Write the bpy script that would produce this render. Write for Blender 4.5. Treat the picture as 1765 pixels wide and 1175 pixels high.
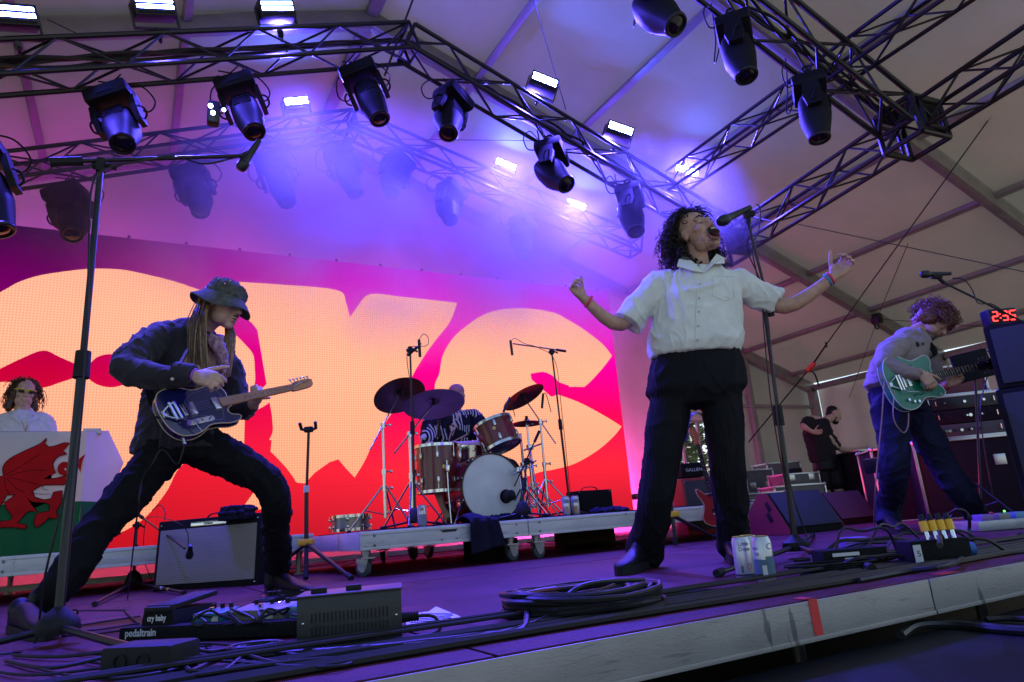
import bpy, bmesh, math, random
import numpy as np
from mathutils import Vector, Matrix, noise

scene = bpy.context.scene
for o in list(bpy.data.objects):
    bpy.data.objects.remove(o)

# ------------------------------------------------------------------ camera
CAM_H = 0.26
PITCH, ROLL, HEAD = math.radians(15.07), math.radians(4.6), math.radians(60.7)
FPX, PW, PH = 1177.0, 1765.0, 1175.0
fwd = Vector((math.cos(HEAD) * math.cos(PITCH), math.sin(HEAD) * math.cos(PITCH), math.sin(PITCH)))
rgt0 = Vector((math.sin(HEAD), -math.cos(HEAD), 0))
up0 = rgt0.cross(fwd)
rgt = rgt0 * math.cos(ROLL) - up0 * math.sin(ROLL)
upv = up0 * math.cos(ROLL) + rgt0 * math.sin(ROLL)
CAMP = Vector((0, 0, CAM_H))
cam_data = bpy.data.cameras.new('camera')
cam = bpy.data.objects.new('camera', cam_data)
scene.collection.objects.link(cam)
cam_data.sensor_width = 36.0
cam_data.lens = FPX / PW * 36.0
cam_data.clip_start = 0.05
cam_data.clip_end = 900
mw = Matrix((rgt, upv, -fwd)).transposed().to_4x4()
mw.translation = CAMP
cam.matrix_world = mw
scene.camera = cam

# ------------------------------------------------------------------ sky and sun
SUN_EL, SUN_AZ = math.radians(52), math.radians(82)      # sun stands high beyond the right wall of the tent
world = bpy.data.worlds.new('World')
scene.world = world
world.use_nodes = True
wn, wl = world.node_tree.nodes, world.node_tree.links
bgn = wn['Background']
skyn = wn.new('ShaderNodeTexSky')
skyn.sky_type = 'NISHITA'
skyn.sun_disc = False
skyn.sun_elevation = SUN_EL
skyn.sun_rotation = SUN_AZ
wl.new(skyn.outputs[0], bgn.inputs[0])
bgn.inputs[1].default_value = 0.15
sun_d = bpy.data.lights.new('sun', 'SUN')
sun_d.energy = 3.0
sun_d.angle = math.radians(0.5)
sun_d.color = (1.0, 0.95, 0.88)
sun = bpy.data.objects.new('sun', sun_d)
scene.collection.objects.link(sun)
sdir = Vector((math.sin(SUN_AZ) * math.cos(SUN_EL), math.cos(SUN_AZ) * math.cos(SUN_EL), math.sin(SUN_EL)))
sun.rotation_euler = (-sdir).to_track_quat('-Z', 'Y').to_euler()
sun.location = sdir * 40

vs = scene.view_settings
vs.view_transform = 'Standard'
vs.look = 'None'
vs.exposure = 0.52
vs.gamma = 1.0
vs.use_curve_mapping = False
scene.render.engine = 'CYCLES'
cy = scene.cycles
cy.use_denoising = True
try:
    cy.denoiser = 'OPENIMAGEDENOISE'
    cy.denoising_input_passes = 'RGB_ALBEDO_NORMAL'
except Exception:
    pass
cy.max_bounces = 6
cy.diffuse_bounces = 3
cy.glossy_bounces = 3
cy.transmission_bounces = 3
cy.volume_bounces = 0
cy.transparent_max_bounces = 8
cy.sample_clamp_indirect = 6.0
cy.caustics_reflective = False
cy.caustics_refractive = False
cy.volume_step_rate = 4.0
cy.volume_max_steps = 64

# ------------------------------------------------------------------ helpers: points on sight lines at a known place
def ray(x, y):
    return fwd + rgt * ((x - PW / 2) / FPX) + upv * ((PH / 2 - y) / FPX)
def fl(x, y, z=0.0):
    d = ray(x, y); return CAMP + d * ((z - CAM_H) / d.z)
def aY(x, y, Y):
    d = ray(x, y); return CAMP + d * (Y / d.y)
def aX(x, y, X):
    d = ray(x, y); return CAMP + d * (X / d.x)
HV = Vector((math.cos(HEAD), math.sin(HEAD), 0))
def aH(x, y, h):
    d = ray(x, y); return CAMP + d * (h / d.dot(HV))
def V(*a):
    return Vector(a)
rnd = random.Random(7)
COL = scene.collection

# ------------------------------------------------------------------ materials
MATS = {}
def mat(name, col, rough=0.55, metal=0.0, var=0.12, scale=6.0, bump=0.0, bscale=60.0, spec=0.5, col2=None, coat=0.0, sheen=0.0, stretch=None):
    if name in MATS:
        return MATS[name]
    m = bpy.data.materials.new(name); m.use_nodes = True
    nt = m.node_tree; n, l = nt.nodes, nt.links
    b = n['Principled BSDF']
    b.inputs['Roughness'].default_value = rough
    b.inputs['Metallic'].default_value = metal
    if spec == 0.5 and metal < .1 and max(col) < .06: spec = 0.18 if rough >= .5 else 0.3
    if rough >= .75: spec = min(spec, .12)
    b.inputs['Specular IOR Level'].default_value = spec
    if coat: b.inputs['Coat Weight'].default_value = coat; b.inputs['Coat Roughness'].default_value = 0.08
    if sheen: b.inputs['Sheen Weight'].default_value = sheen
    tc = n.new('ShaderNodeTexCoord')
    src = tc.outputs['Object']
    if stretch:
        mp = n.new('ShaderNodeMapping'); mp.inputs['Scale'].default_value = stretch
        l.new(src, mp.inputs[0]); src = mp.outputs[0]
    nz = n.new('ShaderNodeTexNoise'); nz.inputs['Scale'].default_value = scale; nz.inputs['Detail'].default_value = 6
    nz.inputs['Roughness'].default_value = 0.65
    l.new(src, nz.inputs['Vector'])
    cr = n.new('ShaderNodeValToRGB')
    c = Vector(col); c2 = Vector(col2) if col2 else None
    lo = c * (1 - var); hi = c2 if c2 else c * (1 + var)
    cr.color_ramp.elements[0].color = (*lo, 1); cr.color_ramp.elements[1].color = (min(1, hi[0]), min(1, hi[1]), min(1, hi[2]), 1)
    cr.color_ramp.elements[0].position = 0.3; cr.color_ramp.elements[1].position = 0.7
    l.new(nz.outputs[0], cr.inputs[0]); l.new(cr.outputs[0], b.inputs['Base Color'])
    mr = n.new('ShaderNodeMapRange'); mr.inputs['To Min'].default_value = max(0.02, rough - 0.1); mr.inputs['To Max'].default_value = min(1, rough + 0.12)
    l.new(nz.outputs[0], mr.inputs[0]); l.new(mr.outputs[0], b.inputs['Roughness'])
    if bump:
        nb = n.new('ShaderNodeTexNoise'); nb.inputs['Scale'].default_value = bscale; nb.inputs['Detail'].default_value = 4
        l.new(src, nb.inputs['Vector'])
        bp = n.new('ShaderNodeBump'); bp.inputs['Strength'].default_value = bump; bp.inputs['Distance'].default_value = 0.01
        l.new(nb.outputs[0], bp.inputs['Height']); l.new(bp.outputs[0], b.inputs['Normal'])
    MATS[name] = m
    return m

def emis(name, col, st):
    if name in MATS: return MATS[name]
    m = bpy.data.materials.new(name); m.use_nodes = True
    n, l = m.node_tree.nodes, m.node_tree.links
    n.clear(); e = n.new('ShaderNodeEmission'); o = n.new('ShaderNodeOutputMaterial')
    e.inputs[0].default_value = (*col, 1); e.inputs[1].default_value = st
    l.new(e.outputs[0], o.inputs[0]); MATS[name] = m
    return m

# ------------------------------------------------------------------ mesh collector
def basis(d, hint=None):
    d = Vector(d).normalized()
    h = Vector(hint) if hint is not None else (Vector((0, 0, 1)) if abs(d.z) < 0.95 else Vector((1, 0, 0)))
    u = h.cross(d)
    if u.length < 1e-6: u = Vector((0, 1, 0)).cross(d)
    u.normalize(); v = d.cross(u)
    return u, v, d

class G:
    def __init__(s): s.v = []; s.f = []
    def add(s, vs_, fs):
        o = len(s.v); s.v.extend([Vector(p) for p in vs_]); s.f.extend([tuple(i + o for i in q) for q in fs]); return s
    def box(s, c, size, ax=None, ch=0.0):
        a, b, d = [x / 2 for x in size]
        if ax is None: ax = (V(1, 0, 0), V(0, 1, 0), V(0, 0, 1))
        c = Vector(c)
        if ch <= 0:
            P = [c + ax[0] * (a * i) + ax[1] * (b * j) + ax[2] * (d * k) for i in (-1, 1) for j in (-1, 1) for k in (-1, 1)]
            return s.add(P, [(0, 1, 3, 2), (4, 6, 7, 5), (0, 4, 5, 1), (2, 3, 7, 6), (0, 2, 6, 4), (1, 5, 7, 3)])
        ch = min(ch, a * .95, b * .95, d * .95)
        bm = bmesh.new(); bmesh.ops.create_cube(bm, size=1)
        for v in bm.verts: v.co = Vector((v.co.x * 2 * a, v.co.y * 2 * b, v.co.z * 2 * d))
        bmesh.ops.bevel(bm, geom=list(bm.edges), offset=ch, segments=2, affect='EDGES', profile=0.6)
        bm.verts.ensure_lookup_table(); bm.verts.index_update()
        P = [c + ax[0] * v.co.x + ax[1] * v.co.y + ax[2] * v.co.z for v in bm.verts]
        F = [tuple(v.index for v in f.verts) for f in bm.faces]; bm.free()
        return s.add(P, F)
    def tube(s, pts, r, n=8, cap=True, flat=1.0, hint=None):
        pts = [Vector(p) for p in pts]; m = len(pts)
        rs = list(r) if hasattr(r, '__len__') else [r] * m
        u = None; P = []; F = []
        for i, p in enumerate(pts):
            d = (pts[min(i + 1, m - 1)] - pts[max(i - 1, 0)])
            if d.length < 1e-9: d = Vector((0, 0, 1))
            d.normalize()
            if u is None:
                u, w, _ = basis(d, hint)
            else:
                u = u - d * u.dot(d)
                if u.length < 1e-6: u, w, _ = basis(d)
                u.normalize()
            w = d.cross(u)
            for k in range(n):
                a = 2 * math.pi * k / n
                P.append(p + u * (math.cos(a) * rs[i]) + w * (math.sin(a) * rs[i] * flat))
        for i in range(m - 1):
            for k in range(n):
                k2 = (k + 1) % n
                F.append((i * n + k, i * n + k2, (i + 1) * n + k2, (i + 1) * n + k))
        if cap:
            F.append(tuple(reversed(range(n)))); F.append(tuple((m - 1) * n + k for k in range(n)))
        return s.add(P, F)
    def cyl(s, p0, p1, r0, r1=None, n=16):
        return s.tube([p0, p1], [r0, r0 if r1 is None else r1], n)
    def lathe(s, prof, o=(0, 0, 0), ax=(0, 0, 1), n=24, cap=True):
        u, w, d = basis(ax); o = Vector(o); P = []; F = []; m = len(prof)
        for r, z in prof:
            for k in range(n):
                a = 2 * math.pi * k / n
                P.append(o + d * z + (u * math.cos(a) + w * math.sin(a)) * max(r, 1e-5))
        for i in range(m - 1):
            for k in range(n):
                k2 = (k + 1) % n
                F.append((i * n + k, i * n + k2, (i + 1) * n + k2, (i + 1) * n + k))
        if cap:
            F.append(tuple(reversed(range(n)))); F.append(tuple((m - 1) * n + k for k in range(n)))
        return s.add(P, F)
    def prism(s, poly, o, ux, uy, th, uz=None, ch=0.0):
        """poly 2D outline on the plane o+ux*x+uy*y, extruded by th along its normal (front face at +th)"""
        o = Vector(o); ux = Vector(ux); uy = Vector(uy)
        uz = Vector(uz) if uz is not None else ux.cross(uy).normalized()
        n = len(poly); A = sum(poly[i][0] * poly[(i + 1) % n][1] - poly[(i + 1) % n][0] * poly[i][1] for i in range(n))
        if A < 0: poly = poly[::-1]
        P = [o + ux * x + uy * y for x, y in poly] + [o + ux * x + uy * y + uz * th for x, y in poly]
        F = [tuple(reversed(range(n))), tuple(n + i for i in range(n))]
        for i in range(n):
            j = (i + 1) % n; F.append((i, j, n + j, n + i))
        return s.add(P, F)
    def ell(s, c, r, ax=None, nu=16, nv=10):
        c = Vector(c)
        if ax is None: ax = (V(1, 0, 0), V(0, 1, 0), V(0, 0, 1))
        P = [c + ax[2] * r[2]]; F = []
        for j in range(1, nv):
            t = math.pi * j / nv
            for k in range(nu):
                a = 2 * math.pi * k / nu
                P.append(c + ax[0] * (r[0] * math.sin(t) * math.cos(a)) + ax[1] * (r[1] * math.sin(t) * math.sin(a)) + ax[2] * (r[2] * math.cos(t)))
        P.append(c - ax[2] * r[2]); L = len(P) - 1
        for k in range(nu): F.append((0, 1 + k, 1 + (k + 1) % nu))
        for j in range(nv - 2):
            for k in range(nu):
                k2 = (k + 1) % nu
                F.append((1 + j * nu + k, 1 + (j + 1) * nu + k, 1 + (j + 1) * nu + k2, 1 + j * nu + k2))
        b = 1 + (nv - 2) * nu
        for k in range(nu): F.append((b + k, L, b + (k + 1) % nu))
        return s.add(P, F)
    def loft(s, rings, cap=True):
        n = len(rings[0]); m = len(rings); P = [p for r in rings for p in r]; F = []
        for i in range(m - 1):
            for k in range(n):
                k2 = (k + 1) % n
                F.append((i * n + k, i * n + k2, (i + 1) * n + k2, (i + 1) * n + k))
        if cap:
            F.append(tuple(reversed(range(n)))); F.append(tuple((m - 1) * n + k for k in range(n)))
        return s.add(P, F)
    def torus(s, c, R, r, ax=(0, 0, 1), n=32, m=8):
        u, w, d = basis(ax); c = Vector(c); P = []; F = []
        for i in range(n):
            a = 2 * math.pi * i / n; e = u * math.cos(a) + w * math.sin(a)
            for k in range(m):
                b = 2 * math.pi * k / m
                P.append(c + e * (R + r * math.cos(b)) + d * (r * math.sin(b)))
        for i in range(n):
            for k in range(m):
                i2 = (i + 1) % n; k2 = (k + 1) % m
                F.append((i * m + k, i2 * m + k, i2 * m + k2, i * m + k2))
        return s.add(P, F)
    def quad(s, a, b, c, d): return s.add([a, b, c, d], [(0, 1, 2, 3)])

def ring(c, a, b, ux, uy, n=20, pw=2.0):
    c = Vector(c); out = []
    for k in range(n):
        t = 2 * math.pi * k / n; co, si = math.cos(t), math.sin(t)
        e = 2.0 / pw
        out.append(c + ux * (a * math.copysign(abs(co) ** e, co)) + uy * (b * math.copysign(abs(si) ** e, si)))
    return out

def spline(pts, per=8):
    pts = [Vector(p) for p in pts]; out = []; m = len(pts)
    for i in range(m - 1):
        p0, p1, p2, p3 = pts[max(i - 1, 0)], pts[i], pts[i + 1], pts[min(i + 2, m - 1)]
        for k in range(per):
            t = k / per; t2, t3 = t * t, t * t * t
            out.append(0.5 * ((2 * p1) + (p2 - p0) * t + (2 * p0 - 5 * p1 + 4 * p2 - p3) * t2 + (3 * p1 - p0 - 3 * p2 + p3) * t3))
    out.append(pts[-1]); return out

def worldloc(o):
    p = Vector((0, 0, 0))
    while o is not None: p = p + o.location; o = o.parent
    return p

def mesh_from(name, g, off=None, smooth=True, ang=35):
    off = off or Vector((0, 0, 0))
    me = bpy.data.meshes.new(name)
    me.from_pydata([tuple(p - off) for p in g.v], [], g.f)
    me.validate(); me.update()
    if smooth:
        me.polygons.foreach_set('use_smooth', [True] * len(me.polygons))
        try: me.set_sharp_from_angle(angle=math.radians(ang))
        except Exception: pass
    return me

def obj(name, g, m, parent=None, smooth=True, ang=35):
    """one mesh object; g in world coordinates (parents carry no rotation while building)"""
    off = worldloc(parent) if parent is not None else Vector((0, 0, 0))
    me = g if isinstance(g, bpy.types.Mesh) else mesh_from(name, g, off, smooth, ang)
    o = bpy.data.objects.new(name, me); COL.objects.link(o)
    if m is not None:
        me.materials.clear(); me.materials.append(m)
    if parent is not None: o.parent = parent
    return o

def tag(o, label=None, cat=None, group=None, kind=None):
    if label: o['label'] = label
    if cat: o['category'] = cat
    if group: o['group'] = group
    if kind: o['kind'] = kind
    return o

def thing(name, label, cat, loc=(0, 0, 0), group=None):
    o = bpy.data.objects.new(name, None); COL.objects.link(o)
    o.location = loc; o.empty_display_size = 0.1
    return tag(o, label, cat, group)

def single(name, g, m, label, cat, group=None, smooth=True, ang=35):
    """a thing that is one mesh, origin at its own base"""
    xs = [p.x for p in g.v]; ys = [p.y for p in g.v]; zs = [p.z for p in g.v]
    off = V((min(xs) + max(xs)) / 2, (min(ys) + max(ys)) / 2, min(zs))
    me = mesh_from(name, g, off, smooth, ang)
    o = bpy.data.objects.new(name, me); COL.objects.link(o); o.location = off
    me.materials.append(m); return tag(o, label, cat, group)

def struct(name, g, m, smooth=False):
    o = obj(name, g, m, None, smooth); o['kind'] = 'structure'; return o

def copy_tree(o, parent=None):
    c = o.copy(); COL.objects.link(c)
    if parent is not None: c.parent = parent
    for ch in list(o.children): copy_tree(ch, c)
    return c

def remesh(g, voxel, smooth=4, factor=0.5, disp=None, off=None, ang=180):
    me = bpy.data.meshes.new('tmp'); me.from_pydata([tuple(p) for p in g.v], [], g.f); me.validate()
    bm = bmesh.new(); bm.from_mesh(me); bmesh.ops.recalc_face_normals(bm, faces=bm.faces); bm.to_mesh(me); bm.free()
    ob = bpy.data.objects.new('tmp', me); COL.objects.link(ob)
    md = ob.modifiers.new('r', 'REMESH'); md.mode = 'VOXEL'; md.voxel_size = voxel; md.adaptivity = 0
    if smooth:
        ms = ob.modifiers.new('s', 'SMOOTH'); ms.iterations = smooth; ms.factor = factor
    dg = bpy.context.evaluated_depsgraph_get(); dg.update()
    out = bpy.data.meshes.new_from_object(ob.evaluated_get(dg))
    bpy.data.objects.remove(ob); bpy.data.meshes.remove(me)
    if disp is not None:
        nrm = [v.normal.copy() for v in out.vertices]
        for v, nn in zip(out.vertices, nrm):
            v.co = v.co + disp(v.co, nn)
    if off is not None:
        out.transform(Matrix.Translation(-off))
    out.polygons.foreach_set('use_smooth', [True] * len(out.polygons))
    out.update()
    return out

def text_mesh(txt, size, o, ux, uy, th=0.001, align='CENTER', bold=0.0, sx=1.0):
    """lettering as a mesh in world coordinates"""
    cu = bpy.data.curves.new('t', 'FONT'); cu.body = txt; cu.size = size; cu.align_x = align; cu.align_y = 'CENTER'
    cu.extrude = th / 2; cu.offset = bold; cu.resolution_u = 3
    ob = bpy.data.objects.new('t', cu); COL.objects.link(ob)
    dg = bpy.context.evaluated_depsgraph_get(); dg.update()
    me = bpy.data.meshes.new_from_object(ob.evaluated_get(dg))
    bpy.data.objects.remove(ob); bpy.data.curves.remove(cu)
    ux = Vector(ux).normalized(); uy = Vector(uy).normalized(); uz = ux.cross(uy)
    g = G(); o = Vector(o)
    g.add([o + ux * (v.co.x * sx) + uy * v.co.y + uz * v.co.z for v in me.vertices], [tuple(p.vertices) for p in me.polygons])
    bpy.data.meshes.remove(me); return g
# ================================================================== THE SETTING
M_deck = None
M_alu = mat('worn_aluminium', (0.42, 0.42, 0.41), 0.45, 0.75, 0.3, 5.0, bump=0.08, bscale=120, stretch=(1, 1, 4))
def scuffed(name, col):
    m = mat(name, col, .5, .35, .18, 2.2, bump=.1, bscale=80, stretch=(1, 1, 3)); n, l = m.node_tree.nodes, m.node_tree.links; b = n['Principled BSDF']
    tc = n.new('ShaderNodeTexCoord'); src = b.inputs['Base Color'].links[0].from_socket
    for sc, lo, hi, dark, st in ((2.5, .60, .78, .6, (1, 1, 1.2)), (30, .62, .70, .7, (.25, 1, 3)), (9, .66, .70, .4, (2.5, 1, .4))):
        mp = n.new('ShaderNodeMapping'); mp.inputs['Scale'].default_value = st; nz = n.new('ShaderNodeTexNoise'); nz.inputs['Scale'].default_value = sc; nz.inputs['Detail'].default_value = 8
        l.new(tc.outputs['Object'], mp.inputs[0]); l.new(mp.outputs[0], nz.inputs[0]); r = n.new('ShaderNodeMapRange'); r.inputs[1].default_value = lo; r.inputs[2].default_value = hi; l.new(nz.outputs[0], r.inputs[0])
        mx = n.new('ShaderNodeMix'); mx.data_type = 'RGBA'; mx.blend_type = 'MULTIPLY'; l.new(r.outputs[0], mx.inputs['Factor']); l.new(src, mx.inputs['A']); mx.inputs['B'].default_value = (dark, dark, dark * 1.05, 1); src = mx.outputs['Result']
    l.new(src, b.inputs['Base Color']); return m
def deck_material():
    m = mat('deck_paint', (0.082, 0.020, 0.030), 0.55, 0, 0.45, 3.0, bump=0.25, bscale=110, stretch=(1, 3, 1), spec=0.11); n, l = m.node_tree.nodes, m.node_tree.links; b = n['Principled BSDF']
    tc = n.new('ShaderNodeTexCoord'); src = b.inputs['Base Color'].links[0].from_socket
    for sc, lo, hi, fac, st in ((1.1, .5, .75, (.45, .45, .5), (1, 1, 1)), (14, .62, .68, (.35, .35, .35), (1, .12, 1)), (16, .64, .69, (2.2, 2.0, 1.9), (.1, 1, 1)), (55, .68, .72, (2.6, 2.5, 2.4), (1, 1, 1))):
        mp = n.new('ShaderNodeMapping'); mp.inputs['Scale'].default_value = st; mp.inputs['Rotation'].default_value = (0, 0, sc * .13); nz = n.new('ShaderNodeTexNoise'); nz.inputs['Scale'].default_value = sc; nz.inputs['Detail'].default_value = 8
        l.new(tc.outputs['Object'], mp.inputs[0]); l.new(mp.outputs[0], nz.inputs[0]); r = n.new('ShaderNodeMapRange'); r.inputs[1].default_value = lo; r.inputs[2].default_value = hi; l.new(nz.outputs[0], r.inputs[0])
        mx = n.new('ShaderNodeMix'); mx.data_type = 'RGBA'; mx.blend_type = 'MULTIPLY'; l.new(r.outputs[0], mx.inputs['Factor']); l.new(src, mx.inputs['A']); mx.inputs['B'].default_value = (*fac, 1); src = mx.outputs['Result']
    l.new(src, b.inputs['Base Color']); return m
M_deck = deck_material()
M_fascia = scuffed('scuffed_edge_aluminium', (0.24, 0.232, 0.225)); M_rail = scuffed('scuffed_rail_aluminium', (0.55, 0.56, 0.57))
M_black = mat('black_paint', (0.012, 0.012, 0.014), 0.5, 0, 0.3, 10)
M_blackmetal = mat('black_metal', (0.02, 0.02, 0.024), 0.32, 0.5, 0.3, 10)
M_rubber = mat('black_rubber', (0.014, 0.014, 0.015), 0.6, 0, 0.3, 20)
M_steel0 = mat('dark_steel', (0.12, 0.12, 0.12), 0.5, 0.5)
M_redtape = mat('red_tape', (0.5, 0.02, 0.02), 0.6)
M_canvas_b = None

def canvas_material(name, col, transl):
    m = bpy.data.materials.new(name); m.use_nodes = True
    n, l = m.node_tree.nodes, m.node_tree.links
    b = n['Principled BSDF']; out = n['Material Output']
    b.inputs['Roughness'].default_value = 0.65
    tc = n.new('ShaderNodeTexCoord'); nz = n.new('ShaderNodeTexNoise'); nz.inputs['Scale'].default_value = 1.3; nz.inputs['Detail'].default_value = 7
    l.new(tc.outputs['Object'], nz.inputs['Vector'])
    cr = n.new('ShaderNodeValToRGB')
    cr.color_ramp.elements[0].color = (*[c * 0.86 for c in col], 1); cr.color_ramp.elements[1].color = (*col, 1)
    cr.color_ramp.elements[0].position = 0.35; cr.color_ramp.elements[1].position = 0.65
    l.new(nz.outputs[0], cr.inputs[0]); l.new(cr.outputs[0], b.inputs['Base Color'])
    tr = n.new('ShaderNodeBsdfTranslucent'); tr.inputs[0].default_value = (0.9, 0.84, 0.74, 1)
    mx = n.new('ShaderNodeMixShader'); mx.inputs[0].default_value = transl
    l.new(b.outputs[0], mx.inputs[1]); l.new(tr.outputs[0], mx.inputs[2]); l.new(mx.outputs[0], out.inputs[0])
    nb = n.new('ShaderNodeTexNoise'); nb.inputs['Scale'].default_value = 3.0; nb.inputs['Detail'].default_value = 3
    l.new(tc.outputs['Object'], nb.inputs['Vector'])
    bp = n.new('ShaderNodeBump'); bp.inputs['Strength'].default_value = 0.25; bp.inputs['Distance'].default_value = 0.05
    l.new(nb.outputs[0], bp.inputs['Height']); l.new(bp.outputs[0], b.inputs['Normal'])
    MATS[name] = m; return m
M_canvas = canvas_material('tent_canvas', (0.42, 0.445, 0.31), 0.035)
M_wallcanvas = canvas_material('tent_wall_canvas', (0.52, 0.50, 0.41), 0.035)
M_tentalu = mat('tent_frame_aluminium', (0.3, 0.29, 0.27), 0.5, 0.3, 0.15, 4)

# ---- ground outside and under the stage
M_ground = mat('dry_ground', (0.27, 0.25, 0.18), 0.9, 0, 0.4, 0.6, bump=0.3, bscale=4)
g = G(); N = 24
gv = [V(-160 + 320 * i / N, -160 + 320 * j / N, -1.15 + (0.0 if abs(-160 + 320 * i / N) < 20 and abs(-160 + 320 * j / N) < 20 else 0.25 * noise.noise(V(i * .4, j * .4, 0)))) for j in range(N + 1) for i in range(N + 1)]
g.add(gv, [(j * (N + 1) + i, j * (N + 1) + i + 1, (j + 1) * (N + 1) + i + 1, (j + 1) * (N + 1) + i) for j in range(N) for i in range(N)])
struct('ground', g, M_ground, True)

# ---- stage deck: plywood panels laid side by side on a frame
EY = 1.432                                     # downstage edge
deck = G(); deck.box((2.5, 5.72, -0.075), (21, 8.4, 0.1))
deck_o = struct('stage_floor', deck, M_black)
pw, pd = 2.438, 1.219
PANEL = None
for i in range(8):
    for j in range(7):
        x0 = -7.2 + i * pw + 0.57; y0 = EY - 0.042 + j * pd
        g = G(); g.box((x0 + pw / 2, y0 + pd / 2, -0.012), (pw - 0.010, pd - 0.010, 0.024), None, 0.003)
        if PANEL is None:
            PANEL = obj('deck_panel', g, M_deck, deck_o); base_c = V(x0, y0, 0)
        else:
            c = PANEL.copy(); COL.objects.link(c); c.location = V(x0, y0, 0) - base_c
            c.location.z = rnd.uniform(-0.0008, 0.0008)
fas = G(); fas.box((2.5, EY + 0.05, -0.075), (21, 0.02, 0.08))
fas_o = struct('stage_edge', fas, M_black)
jx = aY(1570, 985, EY).x
for k in range(-4, 5):
    x0 = jx + k * 2.44; g = G()
    g.box((x0 + 1.22, EY - 0.050, -0.0535), (2.432, 0.006, 0.103), None, 0.0015); g.box((x0 + 1.22, EY - 0.03, -0.066), (2.43, 0.034, 0.078))
    g.box((x0 + 1.22, EY - 0.0545, -0.098), (2.432, 0.005, 0.012), None, 0.001)
    s_ = obj('edge_beam', g, M_fascia, fas_o)
g = G(); tx = aY(1377, 1058, EY).x
g.prism([(-0.019, -0.090), (0.016, -0.091), (0.013, 0.002), (-0.021, 0.0025)], (tx + .004, EY - 0.0535, 0), (1, 0, 0), (0, 0, 1), 0.0012)
g.box((tx, EY - 0.02, 0.0025), (0.036, 0.04, 0.001))
obj('red_tape_strip', g, M_redtape, fas_o)
g = G(); g.box((jx + .14, EY - 0.02, 0.0025), (0.09, 0.045, 0.001)); obj('red_tape_patch', g, M_redtape, fas_o)
# stage legs and a black sheet standing in for the darkness under the deck
g = G(); g.box((2.5, 2.6, -0.65), (21, 0.03, 1.0)); struct('understage_dark_sheet', g, M_black)
for k in range(7):
    g = G(); x = 0.75 + k * 1.22 - 1.0
    g.cyl((x, EY + 0.5, -1.15), (x, EY + 0.5, -0.1), 0.024); g.box((x, EY + 0.5, -1.14), (0.14, 0.14, 0.012))
    obj('support_leg', g, M_steel0, deck_o)
# low platform in the pit, in front of the stage
ZP = -0.15
pl = fl(1250, 1175, ZP); pl2 = fl(1703, 1060, ZP)
M_pit = mat('pit_boards', (0.006, 0.006, 0.010), 0.5, 0, 0.4, 3, bump=0.1, spec=.15)
g = G(); g.box((3.6, (pl.y + pl2.y) / 2 - 0.6, ZP - 0.03), (5.0, 1.2, 0.06), None, 0.004)
struct('pit_floor', g, M_pit)
g = G(); g.box((3.6, (pl.y + pl2.y) / 2 - 0.62, ZP - 0.45), (4.9, 1.1, 0.76)); struct('pit_base', g, M_black)

# ------------------------------------------------------------------ tent
RX, RZ, RK = 2.3, 6.6, 0.36
EAVE = 10.9                                    # half span
def roofz(x): return RZ - RK * abs(x - RX)
tent = thing('marquee_tent', 'white clear-span marquee tent with grey aluminium frame over the whole stage', 'tent', (RX, 4, -1.15))
BAYS = [1.25, 4.15, 7.1, 10.0]
PUR = [-1.3 + 1.5 * k for k in range(-5, 1)] + [0.2, 3.75, 5.25, 6.75, 8.25, 9.75, 11.2, 12.5]
for b0, b1 in zip(BAYS[:-1], BAYS[1:]):
    for side in (-1, 1):
        g = G(); nx, ny = 30, 8; P = []
        for j in range(ny + 1):
            for i in range(nx + 1):
                x = RX + side * EAVE * i / nx; y = b0 + (b1 - b0) * j / ny
                sag = -0.05 * math.sin(math.pi * j / ny) * math.sin(math.pi * (EAVE * i / nx % 1.5) / 1.5) + 0.02 * noise.noise(V(x * .7, y * .7, 3))
                P.append(V(x, y, roofz(x) + 0.13 + sag))
        F = [(j * (nx + 1) + i, j * (nx + 1) + i + 1, (j + 1) * (nx + 1) + i + 1, (j + 1) * (nx + 1) + i) for j in range(ny) for i in range(nx)]
        g.add(P, F); obj('roof_sheet', g, M_canvas, tent)
sl = Vector((1, 0, -RK)).normalized(); slL = Vector((1, 0, RK)).normalized()
for y in BAYS:
    for side in (-1, 1):
        d = sl if side > 0 else Vector((-1, 0, -RK)).normalized()
        L = EAVE * math.sqrt(1 + RK * RK)
        c = V(RX, y, RZ) + d * (L / 2); g = G()
        u = Vector((0, 1, 0)); w = d.cross(u)
        g.box(c, (L, 0.13, 0.22), (d, u, w), 0.012)
        g.box(c - w * math.copysign(0.112, w.z) , (L, 0.05, 0.012), (d, u, w))
        obj('rafter', g, M_tentalu, tent)
        ex = RX + side * (EAVE - 0.02); g = G()
        g.box((ex, y, (roofz(ex) - 1.15) / 2 + 0.02), (0.2, 0.13, roofz(ex) + 1.15), None, 0.012); obj('leg_post', g, M_tentalu, tent)
for x in PUR:
    g = G(); ax = (V(1, 0, -RK * (1 if x > RX else -1)).normalized(), V(0, 1, 0)); ax = (*ax, ax[0].cross(ax[1]))
    g.box((x, 5.625, roofz(x) + 0.03), (0.09, 8.75, 0.07), ax, 0.01); obj('purlin', g, M_tentalu, tent)
g = G(); g.box((RX, 5.625, RZ + 0.06), (0.16, 8.75, 0.1), None, 0.01); obj('ridge_bar', g, M_tentalu, tent)
for side in (-1, 1):
    ex = RX + side * EAVE; g = G(); g.box((ex, 5.625, roofz(ex) + 0.02), (0.12, 8.75, 0.12), None, 0.01); obj('eave_bar', g, M_tentalu, tent)
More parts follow.
